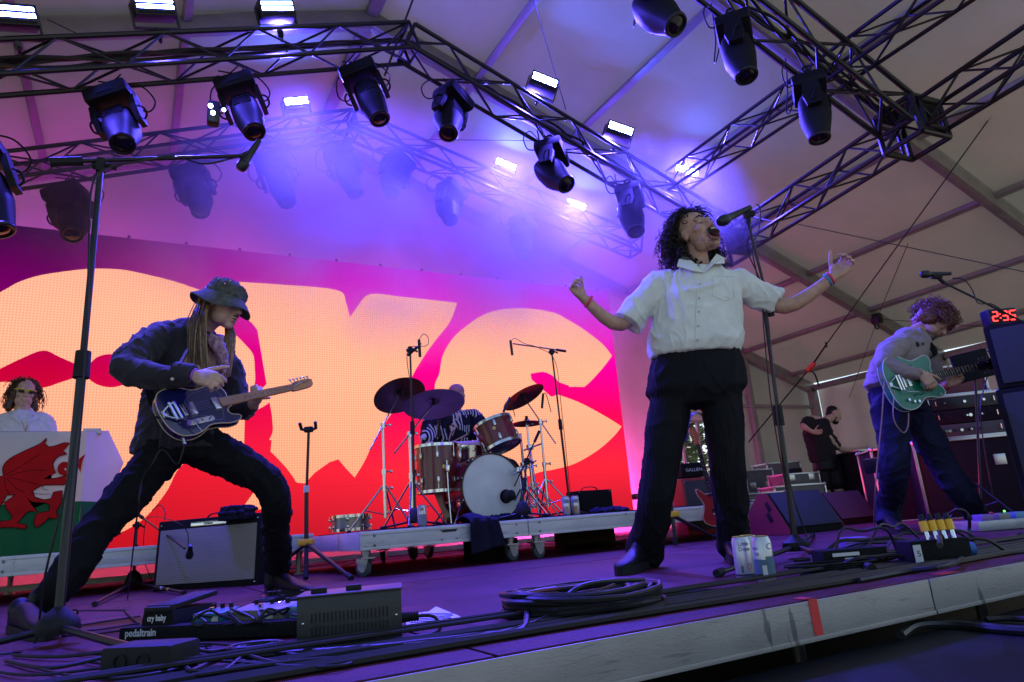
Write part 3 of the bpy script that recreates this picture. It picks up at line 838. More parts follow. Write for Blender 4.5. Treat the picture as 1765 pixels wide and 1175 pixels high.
# ================================================================== PEOPLE: tools
M_skin = mat('skin', (0.48, 0.28, 0.20), 0.5, 0, 0.2, 26, bump=0.05, bscale=160, spec=0.35)
M_skin2 = mat('skin_fair', (0.52, 0.33, 0.25), 0.5, 0, 0.2, 26, bump=0.05, bscale=160, spec=0.35)
M_darkhair = mat('dark_curly_hair', (0.012, 0.009, 0.008), 0.42, 0, 0.5, 40)
M_brownhair = mat('brown_hair', (0.06, 0.032, 0.018), 0.45, 0, 0.5, 40)
M_straw = mat('straw_brown_hair', (0.24, 0.125, 0.055), 0.42, 0, 0.6, 30, col2=(0.46, 0.27, 0.12))
M_mouth = mat('mouth_inside', (0.05, 0.006, 0.006), 0.5)
M_lip = mat('lips', (0.34, 0.12, 0.10), 0.45)
M_teeth = mat('teeth', (0.6, 0.55, 0.45), 0.3)
M_shoe = mat('black_leather', (0.007, 0.007, 0.008), 0.48, 0, 0.3, 20, spec=0.14)

def fold(amp, sc=7.0, st=(1, 1, 1), amp2=0.0):
    """cloth folds: soft swells with narrow creases"""
    st = Vector(st)
    def f(p, n):
        q = Vector((p.x * st.x, p.y * st.y, p.z * st.z)) * sc
        w = noise.noise(q * .7 + V(3.1, 7.7, 1.3)); q2 = q + V(w, -w, w * .7) * .9
        r1 = (1 - min(1, abs(noise.noise(q2)) * 2.6)) ** 3; r2 = (1 - min(1, abs(noise.noise(q2 * 2.1 + V(9, 4, 2))) * 2.4)) ** 3
        return n * (amp * (.5 * w + .95 * r1 + .55 * r2 - .33) + amp2 * noise.noise(q * 4.1))
    return f

def sweep(g, secs, n=24, pw=2.3):
    g.loft([ring(c, a, b, ux, uy, n, pw) for c, ux, uy, a, b in secs])

def limb(g, pts, rs, n=12, per=5, cut=False):
    """a tapered limb that runs through its joints, rounded at both ends"""
    P = spline(pts, per); R = []
    m = len(pts)
    for i in range(m - 1):
        for k in range(per):
            t = k / per; t = t * t * (3 - 2 * t); R.append(rs[i] * (1 - t) + rs[i + 1] * t)
    R.append(rs[-1]); g.tube(P, R, n)
    g.ell(P[0], (R[0] * .99,) * 3, None, 10, 8)
    if not cut: g.ell(P[-1], (R[-1] * .99,) * 3, None, 10, 8)

def frame_of(f, u):
    f = Vector(f).normalized(); u = Vector(u); r = f.cross(u).normalized(); u = r.cross(f).normalized()
    return r, f, u

def head_fn(c, f, u, s=1.0):
    r, f, u = frame_of(f, u); c = Vector(c)
    return (lambda x, y, z: c + (r * x + f * y + u * z) * s), (r, f, u)

def add_head(g, c, f, u, s=1.0, jaw=0.0):
    H, ax = head_fn(c, f, u, s)
    def E(p, rr): g.ell(H(*p), tuple(q * s for q in rr), ax, 14, 10)
    E((0, -.012, .036), (.076, .097, .086)); E((0, .02, -.028), (.064, .074, .088))
    E((0, .04, -.082 - jaw * .6), (.047, .048, .036)); E((0, .07, -.106 - jaw), (.024, .022, .02))
    for sx in (-1, 1):
        E((sx * .036, .03, -.075 - jaw * .5), (.03, .05, .04))
        E((sx * .031, .079, .026), (.026, .014, .010)); E((sx * .043, .06, -.022), (.024, .028, .022))
        E((sx * .031, .077, .004), (.016, .012, .010))
        E((sx * .078, -.006, -.008), (.010, .022, .032)); E((sx * .083, -.010, .004), (.008, .018, .02))
        E((sx * .012, .098, -.034), (.010, .012, .009))
    g.tube([H(0, .084, .022), H(0, .098, -.008), H(0, .113, -.03)], [.010 * s, .012 * s, .014 * s], 10)
    E((0, .112, -.031), (.013, .014, .012)); E((0, .088, -.06), (.028, .014, .012))
    if jaw == 0:
        E((0, .094, -.064), (.024, .01, .007)); E((0, .092, -.076), (.021, .01, .008))
    return H, ax

def add_hand(g, w, d, nrm, side, curl=(30, 35, 40, 45), s=1.0, thumb=25, spread=0.05, tdir=None):
    d = Vector(d).normalized(); nrm = Vector(nrm); nrm = (nrm - d * nrm.dot(d)).normalized()
    sd = d.cross(nrm).normalized()
    if sd.dot(Vector(side)) < 0: sd = -sd
    w = Vector(w)
    rings = []
    for t, a, b in ((-.02, .027, .021), (.0, .029, .02), (.03, .038, .019), (.06, .043, .017), (.088, .042, .013), (.098, .036, .009)):
        rings.append(ring(w + d * (t * s), a * s, b * s, sd, nrm, 16, 2.6))
    g.loft(rings)
    g.ell(w + (d * .035 + sd * .026 + nrm * .01) * s, (.018 * s, .03 * s, .016 * s), (sd, d, nrm), 10, 8)
    def rot(v, a, axis): return Matrix.Rotation(a, 3, axis) @ v
    axis = d.cross(nrm).normalized()
    for i, (off, L, c) in enumerate(zip((.031, .0105, -.0105, -.031), (.074, .082, .075, .059), curl)):
        p = w + (d * (.088 - abs(off) * .15) + sd * off) * s; v = (d + sd * (off * spread / .03)).normalized()
        pts = [p - v * .02 * s]; pts.append(p.copy())
        for q, fr in enumerate((.46, .31, .23)):
            v = rot(v, R_(c * (1.0, 1.15, .8)[q]), axis); p = p + v * (L * fr * s); pts.append(p.copy())
        g.tube(pts, [.0095 * s, .0093 * s, .0085 * s, .0078 * s, .0064 * s], 8)
        g.ell(pts[-1], (.0066 * s,) * 3, None, 8, 6)
        for q in pts[2:-1]: g.ell(q, (.0088 * s,) * 3, None, 8, 6)
    p = w + (d * .022 + sd * .03) * s; v = (d * .62 + sd * .75 + nrm * .25).normalized() if tdir is None else Vector(tdir).normalized(); pts = [p - v * .02 * s, p.copy()]
    for L in (.042, .034, .026):
        p = p + v * (L * s); pts.append(p.copy()); v = (v + (d * .8 + nrm * .5) * math.tan(R_(thumb)) * .6).normalized()
    g.tube(pts, [.014 * s, .0135 * s, .0115 * s, .0098 * s, .0075 * s], 8); g.ell(pts[-1], (.0078 * s,) * 3, None, 8, 6)

def add_shoe(P, ankle, toe, parent, s=1.0, name='shoe', sole=0.03):
    """ankle: point on the floor below the ankle; toe: floor point at the tip"""
    a = Vector(ankle); t = Vector(toe); d = (t - a).normalized(); up = V(0, 0, 1) if abs(d.z) < .6 else V(0, 0, 1)
    sd = d.cross(up).normalized(); up = sd.cross(d); L = (t - a).length + .07 * s
    heel = a - d * (.07 * s)
    g = G()
    prof = [(0, .030, .055), (.12, .036, .095), (.28, .037, .105), (.45, .038, .088), (.62, .045, .066), (.8, .047, .052), (.93, .038, .044), (1.0, .018, .030)]
    rings = []
    for q, wd, h in prof:
        c = heel + d * (L * q) + up * ((sole + h) / 2 * 1.0)
        rings.append(ring(c, wd * s, (h - sole) / 2 + .012, sd, up, 16, 2.8))
    g.loft(rings); g.ell(a + up * .085 * s, (.042 * s, .052 * s, .05 * s), (sd, d, up), 14, 10)
    o = obj(name, remesh(g, .008, 3, .5, None, worldloc(parent)), M_shoe, parent)
    g = G(); outl = []
    for q, wd in ((0, .022), (.05, .034), (.25, .036), (.45, .036), (.65, .046), (.82, .048), (.94, .036), (1.0, .014)): outl.append((L * q, wd * s))
    poly = outl + [(x, -y) for x, y in reversed(outl)]
    g.prism(poly, heel + up * .001, d, sd, sole, up); obj('sole', g, M_rubber, o)
    g = G()
    for k in range(4): g.tube([a + d * (.03 + .022 * k) * s + sd * .022 + up * (.108 - .012 * k), a + d * (.036 + .022 * k) * s - sd * .022 + up * (.108 - .012 * k)], .003, 5)
    obj('lace', g, M_black, o)
    return o

def curls(c, H, n, rmin, rmax, droop, seed, rad=.004, wob=.012, front=-.2, base=(.08, .10, .09), lo=-.35, keep=lambda x, y, z: y < .5):
    """curly strands rooted over the scalp"""
    rn = random.Random(seed); g = G(); k = 0
    while k < n:
        a = rn.uniform(0, 2 * math.pi); z = rn.uniform(lo, 1); rr = math.sqrt(1 - z * z)
        x, y = rr * math.cos(a), rr * math.sin(a)
        if y > front + .62 * max(0, z) + (.35 if z > .55 else 0): 
            if z < .62: continue
        if keep and not keep(x, y, z): continue
        k += 1
        p = H(x * base[0], y * base[1] - .012, z * base[2] + .036)
        d = (p - Vector(c)).normalized(); L = rn.uniform(rmin, rmax) * (1.0 - .6 * max(0, z)); pts = []
        ph = rn.uniform(0, 6.28); tw = rn.uniform(110, 190); q = p - d * .006
        dr = Vector(droop); dr = dr / max(dr.length, 1e-6)
        v = (d * rn.uniform(.5, .9) + dr * .35 + V(rn.gauss(0, .2), rn.gauss(0, .2), rn.gauss(0, .2))).normalized(); u, w, _ = basis(v)
        m = 24
        for i in range(m):
            t = i / (m - 1); amp = wob * min(1, t * 3) * rn.uniform(.8, 1.2)
            pts.append(q + u * (amp * math.cos(ph + tw * t * L)) + w * (amp * math.sin(ph + tw * t * L)))
            v = (v + Vector(droop) * .30 + V(rn.gauss(0, .05), rn.gauss(0, .05), rn.gauss(0, .05))).normalized(); q = q + v * (L / m)
        g.tube(pts, [rad * (1 - .55 * i / m) for i in range(m)], 4)
    return g

def stroke(H, pts, r, n=6):
    g = G(); g.tube(spline([H(*p) for p in pts], 4), r, n); return g

# ================================================================== THE SINGER
hS = 3.5
def S(x, y, dh=0.0): return aH(x, y, hS + dh)
CR = rgt0.copy()                                  # camera right on the ground
TOC = -HV                                         # toward the camera
pS = thing('person', 'singer in pale grey short-sleeved shirt and black pinstripe trousers, arms spread, mouth wide open', 'person', (2.36, 2.68, 0))
hc = S(1199, 402, -.02)
hf = (CR * .40 + TOC * .86 + V(0, 0, .30)); hu = (V(0, 0, 1) - CR * .30 + HV * .16)
gS = G(); H, HA = add_head(gS, hc, hf, hu, 1.06, .022)
neck = S(1203, 458, .02)
limb(gS, [hc + V(0, 0, -.04) + HV * .02, S(1202, 440, .01), neck - V(0, 0, .05)], [.056, .056, .07])
shL, shR = S(1137, 492), S(1273, 486, .02)
elL, elR = S(1070, 558, -.02), S(1352, 528, -.04)
wrL, wrR = S(1006, 514, -.08), S(1437, 476, -.12)
limb(gS, [neck - V(0, 0, .06), shL, elL, wrL], [.05, .052, .041, .027], 14)
limb(gS, [neck - V(0, 0, .06), shR, elR, wrR], [.05, .052, .042, .028], 14)
gS.ell(S(1200, 520), (.14, .09, .16), (CR, HV, V(0, 0, 1)))
add_hand(gS, wrL, (S(985, 492, -.1) - wrL), CR * .8 + TOC * .3 + V(0, 0, -.2), V(0, 0, 1), (62, 64, 66, 68), 1.0, 25)
add_hand(gS, wrR, (S(1462, 452, -.14) - wrR), TOC * .8 + V(0, 0, .5) + CR * -.2, V(0, 0, 1) - CR * .5, (52, 50, 48, 46), 1.05, 25)
obj('body', remesh(gS, .0052, 3, .5, None, pS.location), M_skin, pS)
# open mouth, lips, teeth, moustache, brows, stubble
g = G(); g.ell(H(0, .096, -.085), (.025, .019, .031), HA, 14, 10); mo = obj('mouth', g, M_mouth, pS)
g = G(); n = 20
g.tube([H(.029 * math.cos(2 * math.pi * k / n), .106 - .02 * abs(math.cos(2 * math.pi * k / n)) ** 2, -.085 + .036 * math.sin(2 * math.pi * k / n)) for k in range(n + 1)], .0058, 8, False); obj('lips', g, M_lip, mo)
g = G(); g.tube([H(-.017, .106, -.061), H(0, .112, -.059), H(.017, .106, -.061)], .0045, 6); obj('teeth', g, M_teeth, mo)
g = G(); rn = random.Random(3)
for k in range(130):
    x = rn.uniform(-.034, .034); y0 = .109 - abs(x) * .38; z0 = -.047 - abs(x) * .35
    g.tube([H(x, y0 - .004, z0 + rn.uniform(0, .006)), H(x * 1.15, y0 + .004, z0 - .008), H(x * 1.25 + rn.uniform(-.002, .002), y0, z0 - .016 - rn.uniform(0, .006) - abs(x) * .25)], [.0022, .002, .0009], 4)
obj('moustache', g, M_darkhair, pS)
g = G()
for k in range(260):
    a = rn.uniform(-1.25, 1.25); z = rn.uniform(-.135, -.07)
    rr = 1.0; p = (math.sin(a) * .064, .03 + math.cos(a) * .072 * (1 if z > -.12 else .75), z - .01)
    q = H(*p); g.tube([q, q + (q - hc).normalized() * .004 - HA[2] * .004], [.0009, .0004], 3)
obj('stubble', g, M_darkhair, pS)
g = G()
for sx in (-1, 1):
    g.tube([H(sx * .012, .098, .027), H(sx * .03, .098, .036), H(sx * .052, .080, .030)], [.0045, .0055, .003], 6)
    g.tube([H(sx * .018, .0885, -.001), H(sx * .031, .0905, -.0045), H(sx * .046, .082, -.001)], [.0015, .0022, .0013], 5)
obj('eyebrow', g, M_darkhair, pS)
gh = G()
for p, r_ in (((0, -.035, .058), (.095, .098, .085)), ((-.082, -.062, .0), (.045, .06, .085)), ((.082, -.062, .0), (.045, .06, .08)), ((0, -.085, -.03), (.09, .06, .1)), ((-.08, -.095, -.09), (.045, .045, .07)), ((.07, -.095, -.09), (.04, .04, .062))):
    gh.ell(H(*p), tuple(q * .86 for q in r_), HA, 18, 12)
hr = obj('hair', remesh(gh, .012, 2, .5, lambda p, n: n * (.024 * noise.noise(p * 30) + .02 * noise.noise(p * 62)), pS.location), M_darkhair, pS)
g = curls(hc, H, 800, .09, .22, (-.0 - .10 * CR.x, -.10 * CR.y, -.42), 11, .0032, .017, .0, (.10, .112, .10))
g2_ = curls(hc, H, 380, .05, .13, (0, 0, -.22), 12, .0026, .016, -.05, (.115, .12, .11), lo=-.75)
g.add(g2_.v, g2_.f)
g2_ = curls(hc - V(0, 0, .1), lambda x, y, z: H(x, y, z - .11), 640, .06, .14, (0, 0, -.3), 13, .003, .016, -.05, (.115, .105, .085), lo=-.95, keep=lambda x, y, z: y < -.12)
g.add(g2_.v, g2_.f)
obj('curl', g, M_darkhair, hr)
# shirt
M_shirtS = mat('pale_linen', (0.68, 0.70, 0.63), 0.75, 0, 0.10, 9, bump=0.3, bscale=45, sheen=.1)
g = G(); Z = V(0, 0, 1)
def sec(x, y, hw, b, dh=0.0, ux=None): return (S(x, y, dh), (ux or CR), HV, hw * 3.62 / FPX, b)
sweep(g, [sec(1194, 616, 62, .10), sec(1196, 611, 76, .145), sec(1197, 596, 80, .165), sec(1198, 570, 78, .16), sec(1200, 540, 76, .15), sec(1202, 510, 75, .14), sec(1203, 490, 72, .122), sec(1204, 475, 58, .10), sec(1204, 463, 36, .075)], 28, 2.4)
limb(g, [S(1165, 492), S(1135, 494), S(1108, 520, -.01), S(1080, 557, -.02)], [.080, .082, .078, .085], 14, cut=True)
limb(g, [S(1243, 488), S(1272, 490), S(1302, 505, -.02), S(1338, 522, -.035)], [.080, .080, .074, .078], 14, cut=True)
me = remesh(g, .008, 4, .5, fold(.0125, 5.2, (1.3, 1.3, .65), .0012), pS.location)
shirt = obj('shirt', me, M_shirtS, pS)
# collar leaves, placket, buttons, pocket
M_but = mat('shirt_button', (.5, .5, .46), .3)
def onfront(x, y, out=.0): return S(x, y) + TOC * out
for sx in (-1, 1):
    g = G()
    a, b, c, d = (1204 + sx * 8, 466), (1204 + sx * 12, 482), (1204 + sx * 43, 468), (1204 + sx * 30, 448)
    if sx < 0: pts = [(1203, 484), (1184, 482), (1160, 471), (1165, 456), (1178, 449), (1190, 466)]
    else: pts = [(1204, 484), (1220, 470), (1240, 466), (1242, 454), (1230, 445), (1216, 464)]
    outs = [.118, .126, .098, .072, .055, .095]
    P = [onfront(*p, o) for p, o in zip(pts, outs)]; Q = [p + TOC * .007 + Z * .002 for p in P]; m = len(P)
    g.add(P + Q, [tuple(range(m)), tuple(range(2 * m - 1, m - 1, -1))] + [(i, m + i, m + (i + 1) % m, (i + 1) % m) for i in range(m)])
    obj('collar', g, M_shirtS, shirt, False)
from mathutils.bvhtree import BVHTree
def snap(me_obj, p, d, off=.002):
    """lay a point on the surface of a part along direction d"""
    w = worldloc(me_obj.parent) if me_obj.parent else Vector((0, 0, 0))
    key = me_obj.name
    if key not in BVH: BVH[key] = BVHTree.FromPolygons([v.co[:] for v in me_obj.data.vertices], [p_.vertices[:] for p_ in me_obj.data.polygons])
    d = Vector(d).normalized()
    hit = BVH[key].ray_cast(Vector(p) - w - d * 1.0, d)
    return (hit[0] + w - d * off) if hit[0] is not None else Vector(p)
BVH = {}
vd = (S(1200, 530) - CAMP).normalized()
pts = [snap(shirt, S(1202 - (y - 484) * .035, y), vd, .001) for y in range(486, 600, 8)]
g = G(); g.tube(pts, .0035, 5); obj('placket', g, M_shirtS, shirt)
for y in (491, 514, 537, 560, 583):
    p = snap(shirt, S(1206 - (y - 484) * .035, y), vd, .004); g = G(); g.lathe([(.0001, .003), (.006, .003), (.006, -.002), (.0001, -.002)], p, -vd, 12); obj('button', g, M_but, shirt)
pk = [(1228, 477), (1262, 478), (1264, 512), (1246, 519), (1227, 510), (1228, 477)]
dense = []
for (x0, y0), (x1, y1) in zip(pk[:-1], pk[1:]): dense += [(x0 + (x1 - x0) * t / 5, y0 + (y1 - y0) * t / 5) for t in range(5)]
g = G(); g.tube([snap(shirt, S(x, y), vd, .0005) for x, y in dense + [dense[0]]], .0028, 4); obj('pocket_seam', g, M_shirtS, shirt)
g = G(); p = snap(shirt, S(1231, 455), vd, .0) + TOC * .05; g.ell(p, (.014, .01, .01)); g.tube([p, p + V(.01, 0, .05), p + V(-.02, 0.02, .09)], .003, 5); obj('ear_monitor_lead', g, M_black, pS)
# trousers
def pinstripe():
    m = mat('black_pinstripe', (0.010, 0.010, 0.013), 0.8, 0, 0.3, 10, bump=.15, bscale=80)
    n, l = m.node_tree.nodes, m.node_tree.links; b = n['Principled BSDF']
    tc = n.new('ShaderNodeTexCoord'); wv = n.new('ShaderNodeTexWave'); wv.bands_direction = 'X'; wv.inputs['Scale'].default_value = 20; wv.inputs['Distortion'].default_value = 0
    mp = n.new('ShaderNodeMapping'); mp.inputs['Rotation'].default_value = (0, 0, math.pi / 2 - HEAD); l.new(tc.outputs['Object'], mp.inputs[0]); l.new(mp.outputs[0], wv.inputs[0])
    cr = n.new('ShaderNodeValToRGB'); cr.color_ramp.elements[0].position = .8; cr.color_ramp.elements[0].color = (.007, .007, .009, 1); cr.color_ramp.elements[1].position = .99; cr.color_ramp.elements[1].color = (.013, .013, .016, 1)
    l.new(wv.outputs[0], cr.inputs[0]); l.new(cr.outputs[0], b.inputs['Base Color']); return m
M_trS = pinstripe()
fL, fR = fl(1108, 978), fl(1262, 966)
g = G()
sweep(g, [sec(1201, 590, 68, .115), sec(1201, 606, 71, .125), sec(1201, 640, 81, .145), sec(1201, 672, 84, .15), sec(1201, 700, 60, .11)], 26, 2.5)
limb(g, [S(1166, 650), S(1150, 720, -.01), S(1139, 800, -.03), S(1126, 880, .0), aH(1112, 958, fL.dot(HV))], [.108, .102, .088, .080, .096], 16, cut=True)
limb(g, [S(1237, 650), S(1245, 720, -.01), S(1252, 800, -.01), S(1262, 880, .05), aH(1264, 950, fR.dot(HV))], [.106, .100, .086, .078, .088], 16, cut=True)
obj('trousers', remesh(g, .010, 10, .5, fold(.011, 5.0, (1.5, 1.5, .5), .0015), pS.location), M_trS, pS)
g = G(); g.loft([ring(S(1201, y), hw * 3.62 / FPX, .13, CR, HV, 28, 2.4) for y, hw in ((589, 69), (600, 71))]); obj('waistband', g, M_trS, pS)
add_shoe('shoe', fl(1106, 981), fl(1070, 992), pS, 1.05, 'shoe', .038)
add_shoe('shoe', fl(1262, 966), fl(1285, 978), pS, 1.05, 'shoe', .038)
# wristbands
M_pink = mat('pink_fabric', (.7, .04, .12), .6); M_teal = mat('teal_fabric', (.05, .25, .4), .5); M_purple = mat('purple_fabric', (.3, .08, .5), .5)
for w, e, m, k in ((wrL, elL, M_pink, .03), (wrR, elR, M_pink, .02), (wrR, elR, M_teal, .035)):
    d = (e - w).normalized(); g = G(); g.torus(w + d * k, .031, .007, d, 20, 6); obj('wristband', g, m, pS)

# ================================================================== GUITARIST IN BUCKET HAT
pG = thing('person', 'guitarist in dark shirt and bucket hat lunging, long straw-brown hair, black trousers', 'person', (0.15, 3.75, 0))
def A(x, y, h): return aH(x, y, h)
gG = G()
hcG = A(384, 524, 3.42); hfG = CR * .90 + TOC * .16 + V(0, 0, -.26); huG = V(0, 0, 1) + CR * .24
HG, HAG = add_head(gG, hcG, hfG, huG, 1.02)
nkG = A(340, 578, 3.45)
limb(gG, [hcG - V(0, 0, .05) - CR * .02, A(358, 556, 3.44), nkG], [.055, .053, .07])
g_shR, g_shL = A(272, 588, 3.30), A(385, 615, 3.62)
g_elR, g_wrR = A(214, 634, 3.08), A(338, 648, 3.04)
limb(gG, [nkG, g_shR, g_elR, g_wrR], [.045, .05, .043, .028], 12)
g_elL, g_wrL = A(412, 705, 3.60), A(438, 695, 3.44)
limb(gG, [nkG, g_shL, g_elL, g_wrL], [.045, .05, .042, .028], 12)
sweep(gG, [(A(322, 690, 3.42), CR, HV, .12, .10), (A(345, 630, 3.45), CR, HV, .13, .12), (A(345, 595, 3.45), CR, HV, .11, .10)], 18)
add_hand(gG, g_wrR, A(376, 655, 3.0) - g_wrR, HV * .8 + V(0, 0, -.4), V(0, 0, 1) + CR * .2, (38, 46, 50, 52), 1.05, 20)
add_hand(gG, g_wrL, A(450, 676, 3.40) - g_wrL, TOC * .7 - CR * .6 + V(0, 0, .1), HV - CR * .5, (66, 66, 66, 66), .95, 10, tdir=HV + CR * .5)
obj('body', remesh(gG, .0052, 3, .5, None, pG.location), M_skin2, pG)
M_shG = mat('charcoal_cotton', (0.030, 0.027, 0.036), 0.8, 0, .25, 10, bump=.35, bscale=50, sheen=.15)
g = G()
bx = CR
sweep(g, [(A(303, 778, 3.40), bx, HV, .21, .14), (A(304, 745, 3.40), bx, HV, .198, .14), (A(308, 700, 3.40), bx, HV, .172, .14), (A(314, 650, 3.42), bx, HV, .156, .14), (A(319, 610, 3.44), bx, HV, .160, .14), (A(322, 580, 3.45), bx, HV, .14, .13), (A(330, 562, 3.46), bx, HV, .09, .09), (A(334, 553, 3.46), bx, HV, .06, .07)], 26, 2.3)
limb(g, [A(300, 585, 3.42), A(268, 590, 3.30), A(236, 610, 3.17), A(215, 634, 3.09)], [.09, .088, .078, .070], 14)
limb(g, [A(215, 634, 3.09), A(255, 645, 3.06), A(300, 648, 3.05), A(326, 647, 3.045)], [.070, .064, .054, .046], 14)
limb(g, [A(365, 600, 3.55), A(395, 640, 3.64), A(412, 700, 3.6), A(430, 700, 3.48)], [.085, .078, .065, .045], 14)
shG = obj('shirt', remesh(g, .010, 3, .5, fold(.014, 6.5, (1, 1, .8), .0015), pG.location), M_shG, pG)
# bare chest in the open shirt
g = G(); vdG = (A(350, 620, 3.4) - CAMP).normalized()
pts = [(350, 588), (372, 600), (388, 640), (384, 668), (352, 664), (332, 650), (318, 622), (330, 600)]
P = [snap(shG, A(x, y, 3.4), vdG, .006) for x, y in cr2(pts, 3)]
cen = sum(P, Vector()) / len(P); g.add(P + [cen - vdG * .012], [(i, (i + 1) % len(P), len(P)) for i in range(len(P))]); obj('chest', g, M_skin2, pG)
# collar and cuff
g = G(); g.tube([snap(shG, A(x, y, 3.4), vdG, .006) for x, y in ((345, 575), (325, 600), (313, 628), (330, 655))], .012, 6, True, .5); obj('collar', g, M_shG, shG)
d = (g_wrR - g_elR).normalized(); g = G(); g.tube([g_wrR - d * .10, g_wrR - d * .03, g_wrR - d * .015], [.058, .055, .05], 16); obj('cuff', g, M_shG, shG)
g = G(); p = A(297, 653, 2.985); g.lathe([(.0001, .003), (.007, .003), (.007, -.003), (.0001, -.003)], p, TOC, 12); obj('cuff_button', g, M_but, shG)
# trousers: long lunge
M_trG = mat('black_wool', (0.0085, 0.0085, 0.0105), 0.85, 0, .3, 12, bump=.15, bscale=70)
gfr, gff = fl(45, 1083), fl(476, 1022)
g = G()
sweep(g, [(A(312, 735, 3.42), CR, HV, .165, .13), (A(314, 760, 3.42), CR, HV, .18, .145), (A(318, 792, 3.42), CR, HV, .16, .13)], 24)
hr_, hf_ = gfr.dot(HV), gff.dot(HV)
limb(g, [A(292, 765, 3.38), A(240, 830, 3.28), A(175, 905, 3.16), A(120, 985, 3.06), A(72, 1046, hr_ + .02)], [.108, .096, .080, .070, .070], 16, cut=True)
limb(g, [A(345, 768, 3.45), A(402, 795, 3.47), A(466, 838, 3.46), A(476, 900, 3.60), A(479, 975, hf_ - .02)], [.108, .094, .080, .068, .070], 16, cut=True)
obj('trousers', remesh(g, .010, 3, .5, fold(.013, 7, (1.1, 1.1, .9), .0015), pG.location), M_trG, pG)
g = G(); limb(g, [A(478, 960, hf_ - .01), A(472, 1005, hf_)], [.055, .05]); obj('sock', g, M_black, pG)
g = G(); limb(g, [A(78, 1030, hr_), A(52, 1068, hr_)], [.06, .052]); obj('sock', g, M_black, pG)
add_shoe('shoe', fl(468, 1020), fl(535, 1030), pG, 1.0)
add_shoe('shoe', fl(30, 1090), fl(85, 1104), pG, 1.0)
# hat
M_hat = mat('washed_denim_hat', (0.085, 0.088, 0.080), 0.85, 0, .35, 25, bump=.4, bscale=60)
r_, f_, u_ = HAG
def HT(x, y, z): return HG(x, y, z)
tilt = Matrix.Rotation(R_(-6), 3, r_)
hat_u = tilt @ u_; hat_f = tilt @ f_
hb = HG(0, -.005, .045)
g = G(); rings = []
for z, a, b, pw in ((.0, .089, .110, 2), (.025, .089, .108, 2), (.05, .086, .102, 2), (.068, .077, .088, 2), (.080, .058, .066, 2), (.085, .025, .03, 2)): rings.append(ring(hb + hat_u * z, a, b, r_, hat_f, 28, pw))
g.loft(rings); hat = obj('bucket_hat', remesh(g, .007, 3, .5, fold(.011, 14), pG.location), M_hat, pG)
g = G(); P = []; n = 36
for i in range(n):
    a = 2 * math.pi * i / n; co, si = math.cos(a), math.sin(a)
    for q, (ex, dz) in enumerate(((1.0, .004), (1.28, -.022), (1.62 + .05 * math.sin(2 * a + 1), -.058 - .014 * math.sin(3 * a + .6)), (1.605 + .05 * math.sin(2 * a + 1), -.064 - .014 * math.sin(3 * a + .6)), (1.26, -.03), (.98, -.004))):
        P.append(hb + r_ * (co * .089 * ex) + hat_f * (si * .109 * ex) + hat_u * dz)
g.add(P, [(i * 6 + q, ((i + 1) % n) * 6 + q, ((i + 1) % n) * 6 + (q + 1) % 6, i * 6 + (q + 1) % 6) for i in range(n) for q in range(6)]); obj('brim', g, M_hat, hat)
M_brass = mat('brass', (.6, .38, .12), .3, .9)
g = G()
for (x, y) in ((388, 489), (376, 481), (397, 484)): g.ell(snap(hat, A(x, y, 3.4), A(x, y, 3.4) - CAMP, .001), (.005, .005, .005), None, 8, 6)
obj('eyelet', g, M_brass, hat)
g = G(); g.tube(spline([HG(.083, -.085, -.01), HG(.092, -.04, .01), HG(.088, .01, .03)], 5), .0022, 5); obj('hat_cord', g, M_black, hat)
# long straight hair: curtains in front of the near shoulder and behind
def strands(roots, ends, n, seed, w, m, name, parent, bulge=None):
    rn = random.Random(seed); g = G()
    for k in range(n):
        t = rn.random(); a = Vector(roots[0]).lerp(Vector(roots[1]), t) + V(*(rn.gauss(0, .008) for _ in range(3)))
        b = Vector(ends[0]).lerp(Vector(ends[1]), min(1, max(0, t + rn.gauss(0, .12)))) + V(rn.gauss(0, .012), rn.gauss(0, .012), rn.gauss(0, .03))
        mid = a.lerp(b, .45) + (bulge or Vector()) + V(*(rn.gauss(0, .008) for _ in range(3)))
        P = spline([a, a.lerp(mid, .5) + (bulge or Vector()) * .3, mid, b], 5)
        g.tube(P, [w * (1 - .6 * abs(i / len(P) - .3)) for i in range(len(P))], 4, True, .5)
    return obj(name, g, m, parent)
gh = G(); gh.ell(HG(0, -.03, .04), (.084, .1, .08), HAG); gh.ell(HG(0, -.06, -.03), (.075, .06, .09), HAG)
hr2 = obj('hair', remesh(gh, .01, 2, .5, fold(.008, 25), pG.location), M_straw, pG)
strands((HG(.078, -.03, .0), HG(.074, -.07, -.01)), (A(352, 665, 3.28), A(330, 650, 3.3)), 300, 5, .0034, M_straw, 'hair_lock', hr2, TOC * .05)
strands((HG(.08, -.03, .0), HG(.076, -.07, -.01)), (A(356, 655, 3.25), A(326, 640, 3.27)), 30, 15, .003, M_brownhair, 'hair_lock', hr2, TOC * .06)
strands((HG(.06, -.085, -.02), HG(.02, -.1, -.03)), (A(338, 600, 3.36), A(352, 640, 3.3)), 130, 6, .0034, M_straw, 'hair_lock', hr2, TOC * .04)
strands((HG(-.06, .0, -.05), HG(-.07, -.03, -.04)), (A(392, 632, 3.42), A(384, 640, 3.42)), 120, 8, .0034, M_straw, 'hair_lock', hr2, CR * .03)
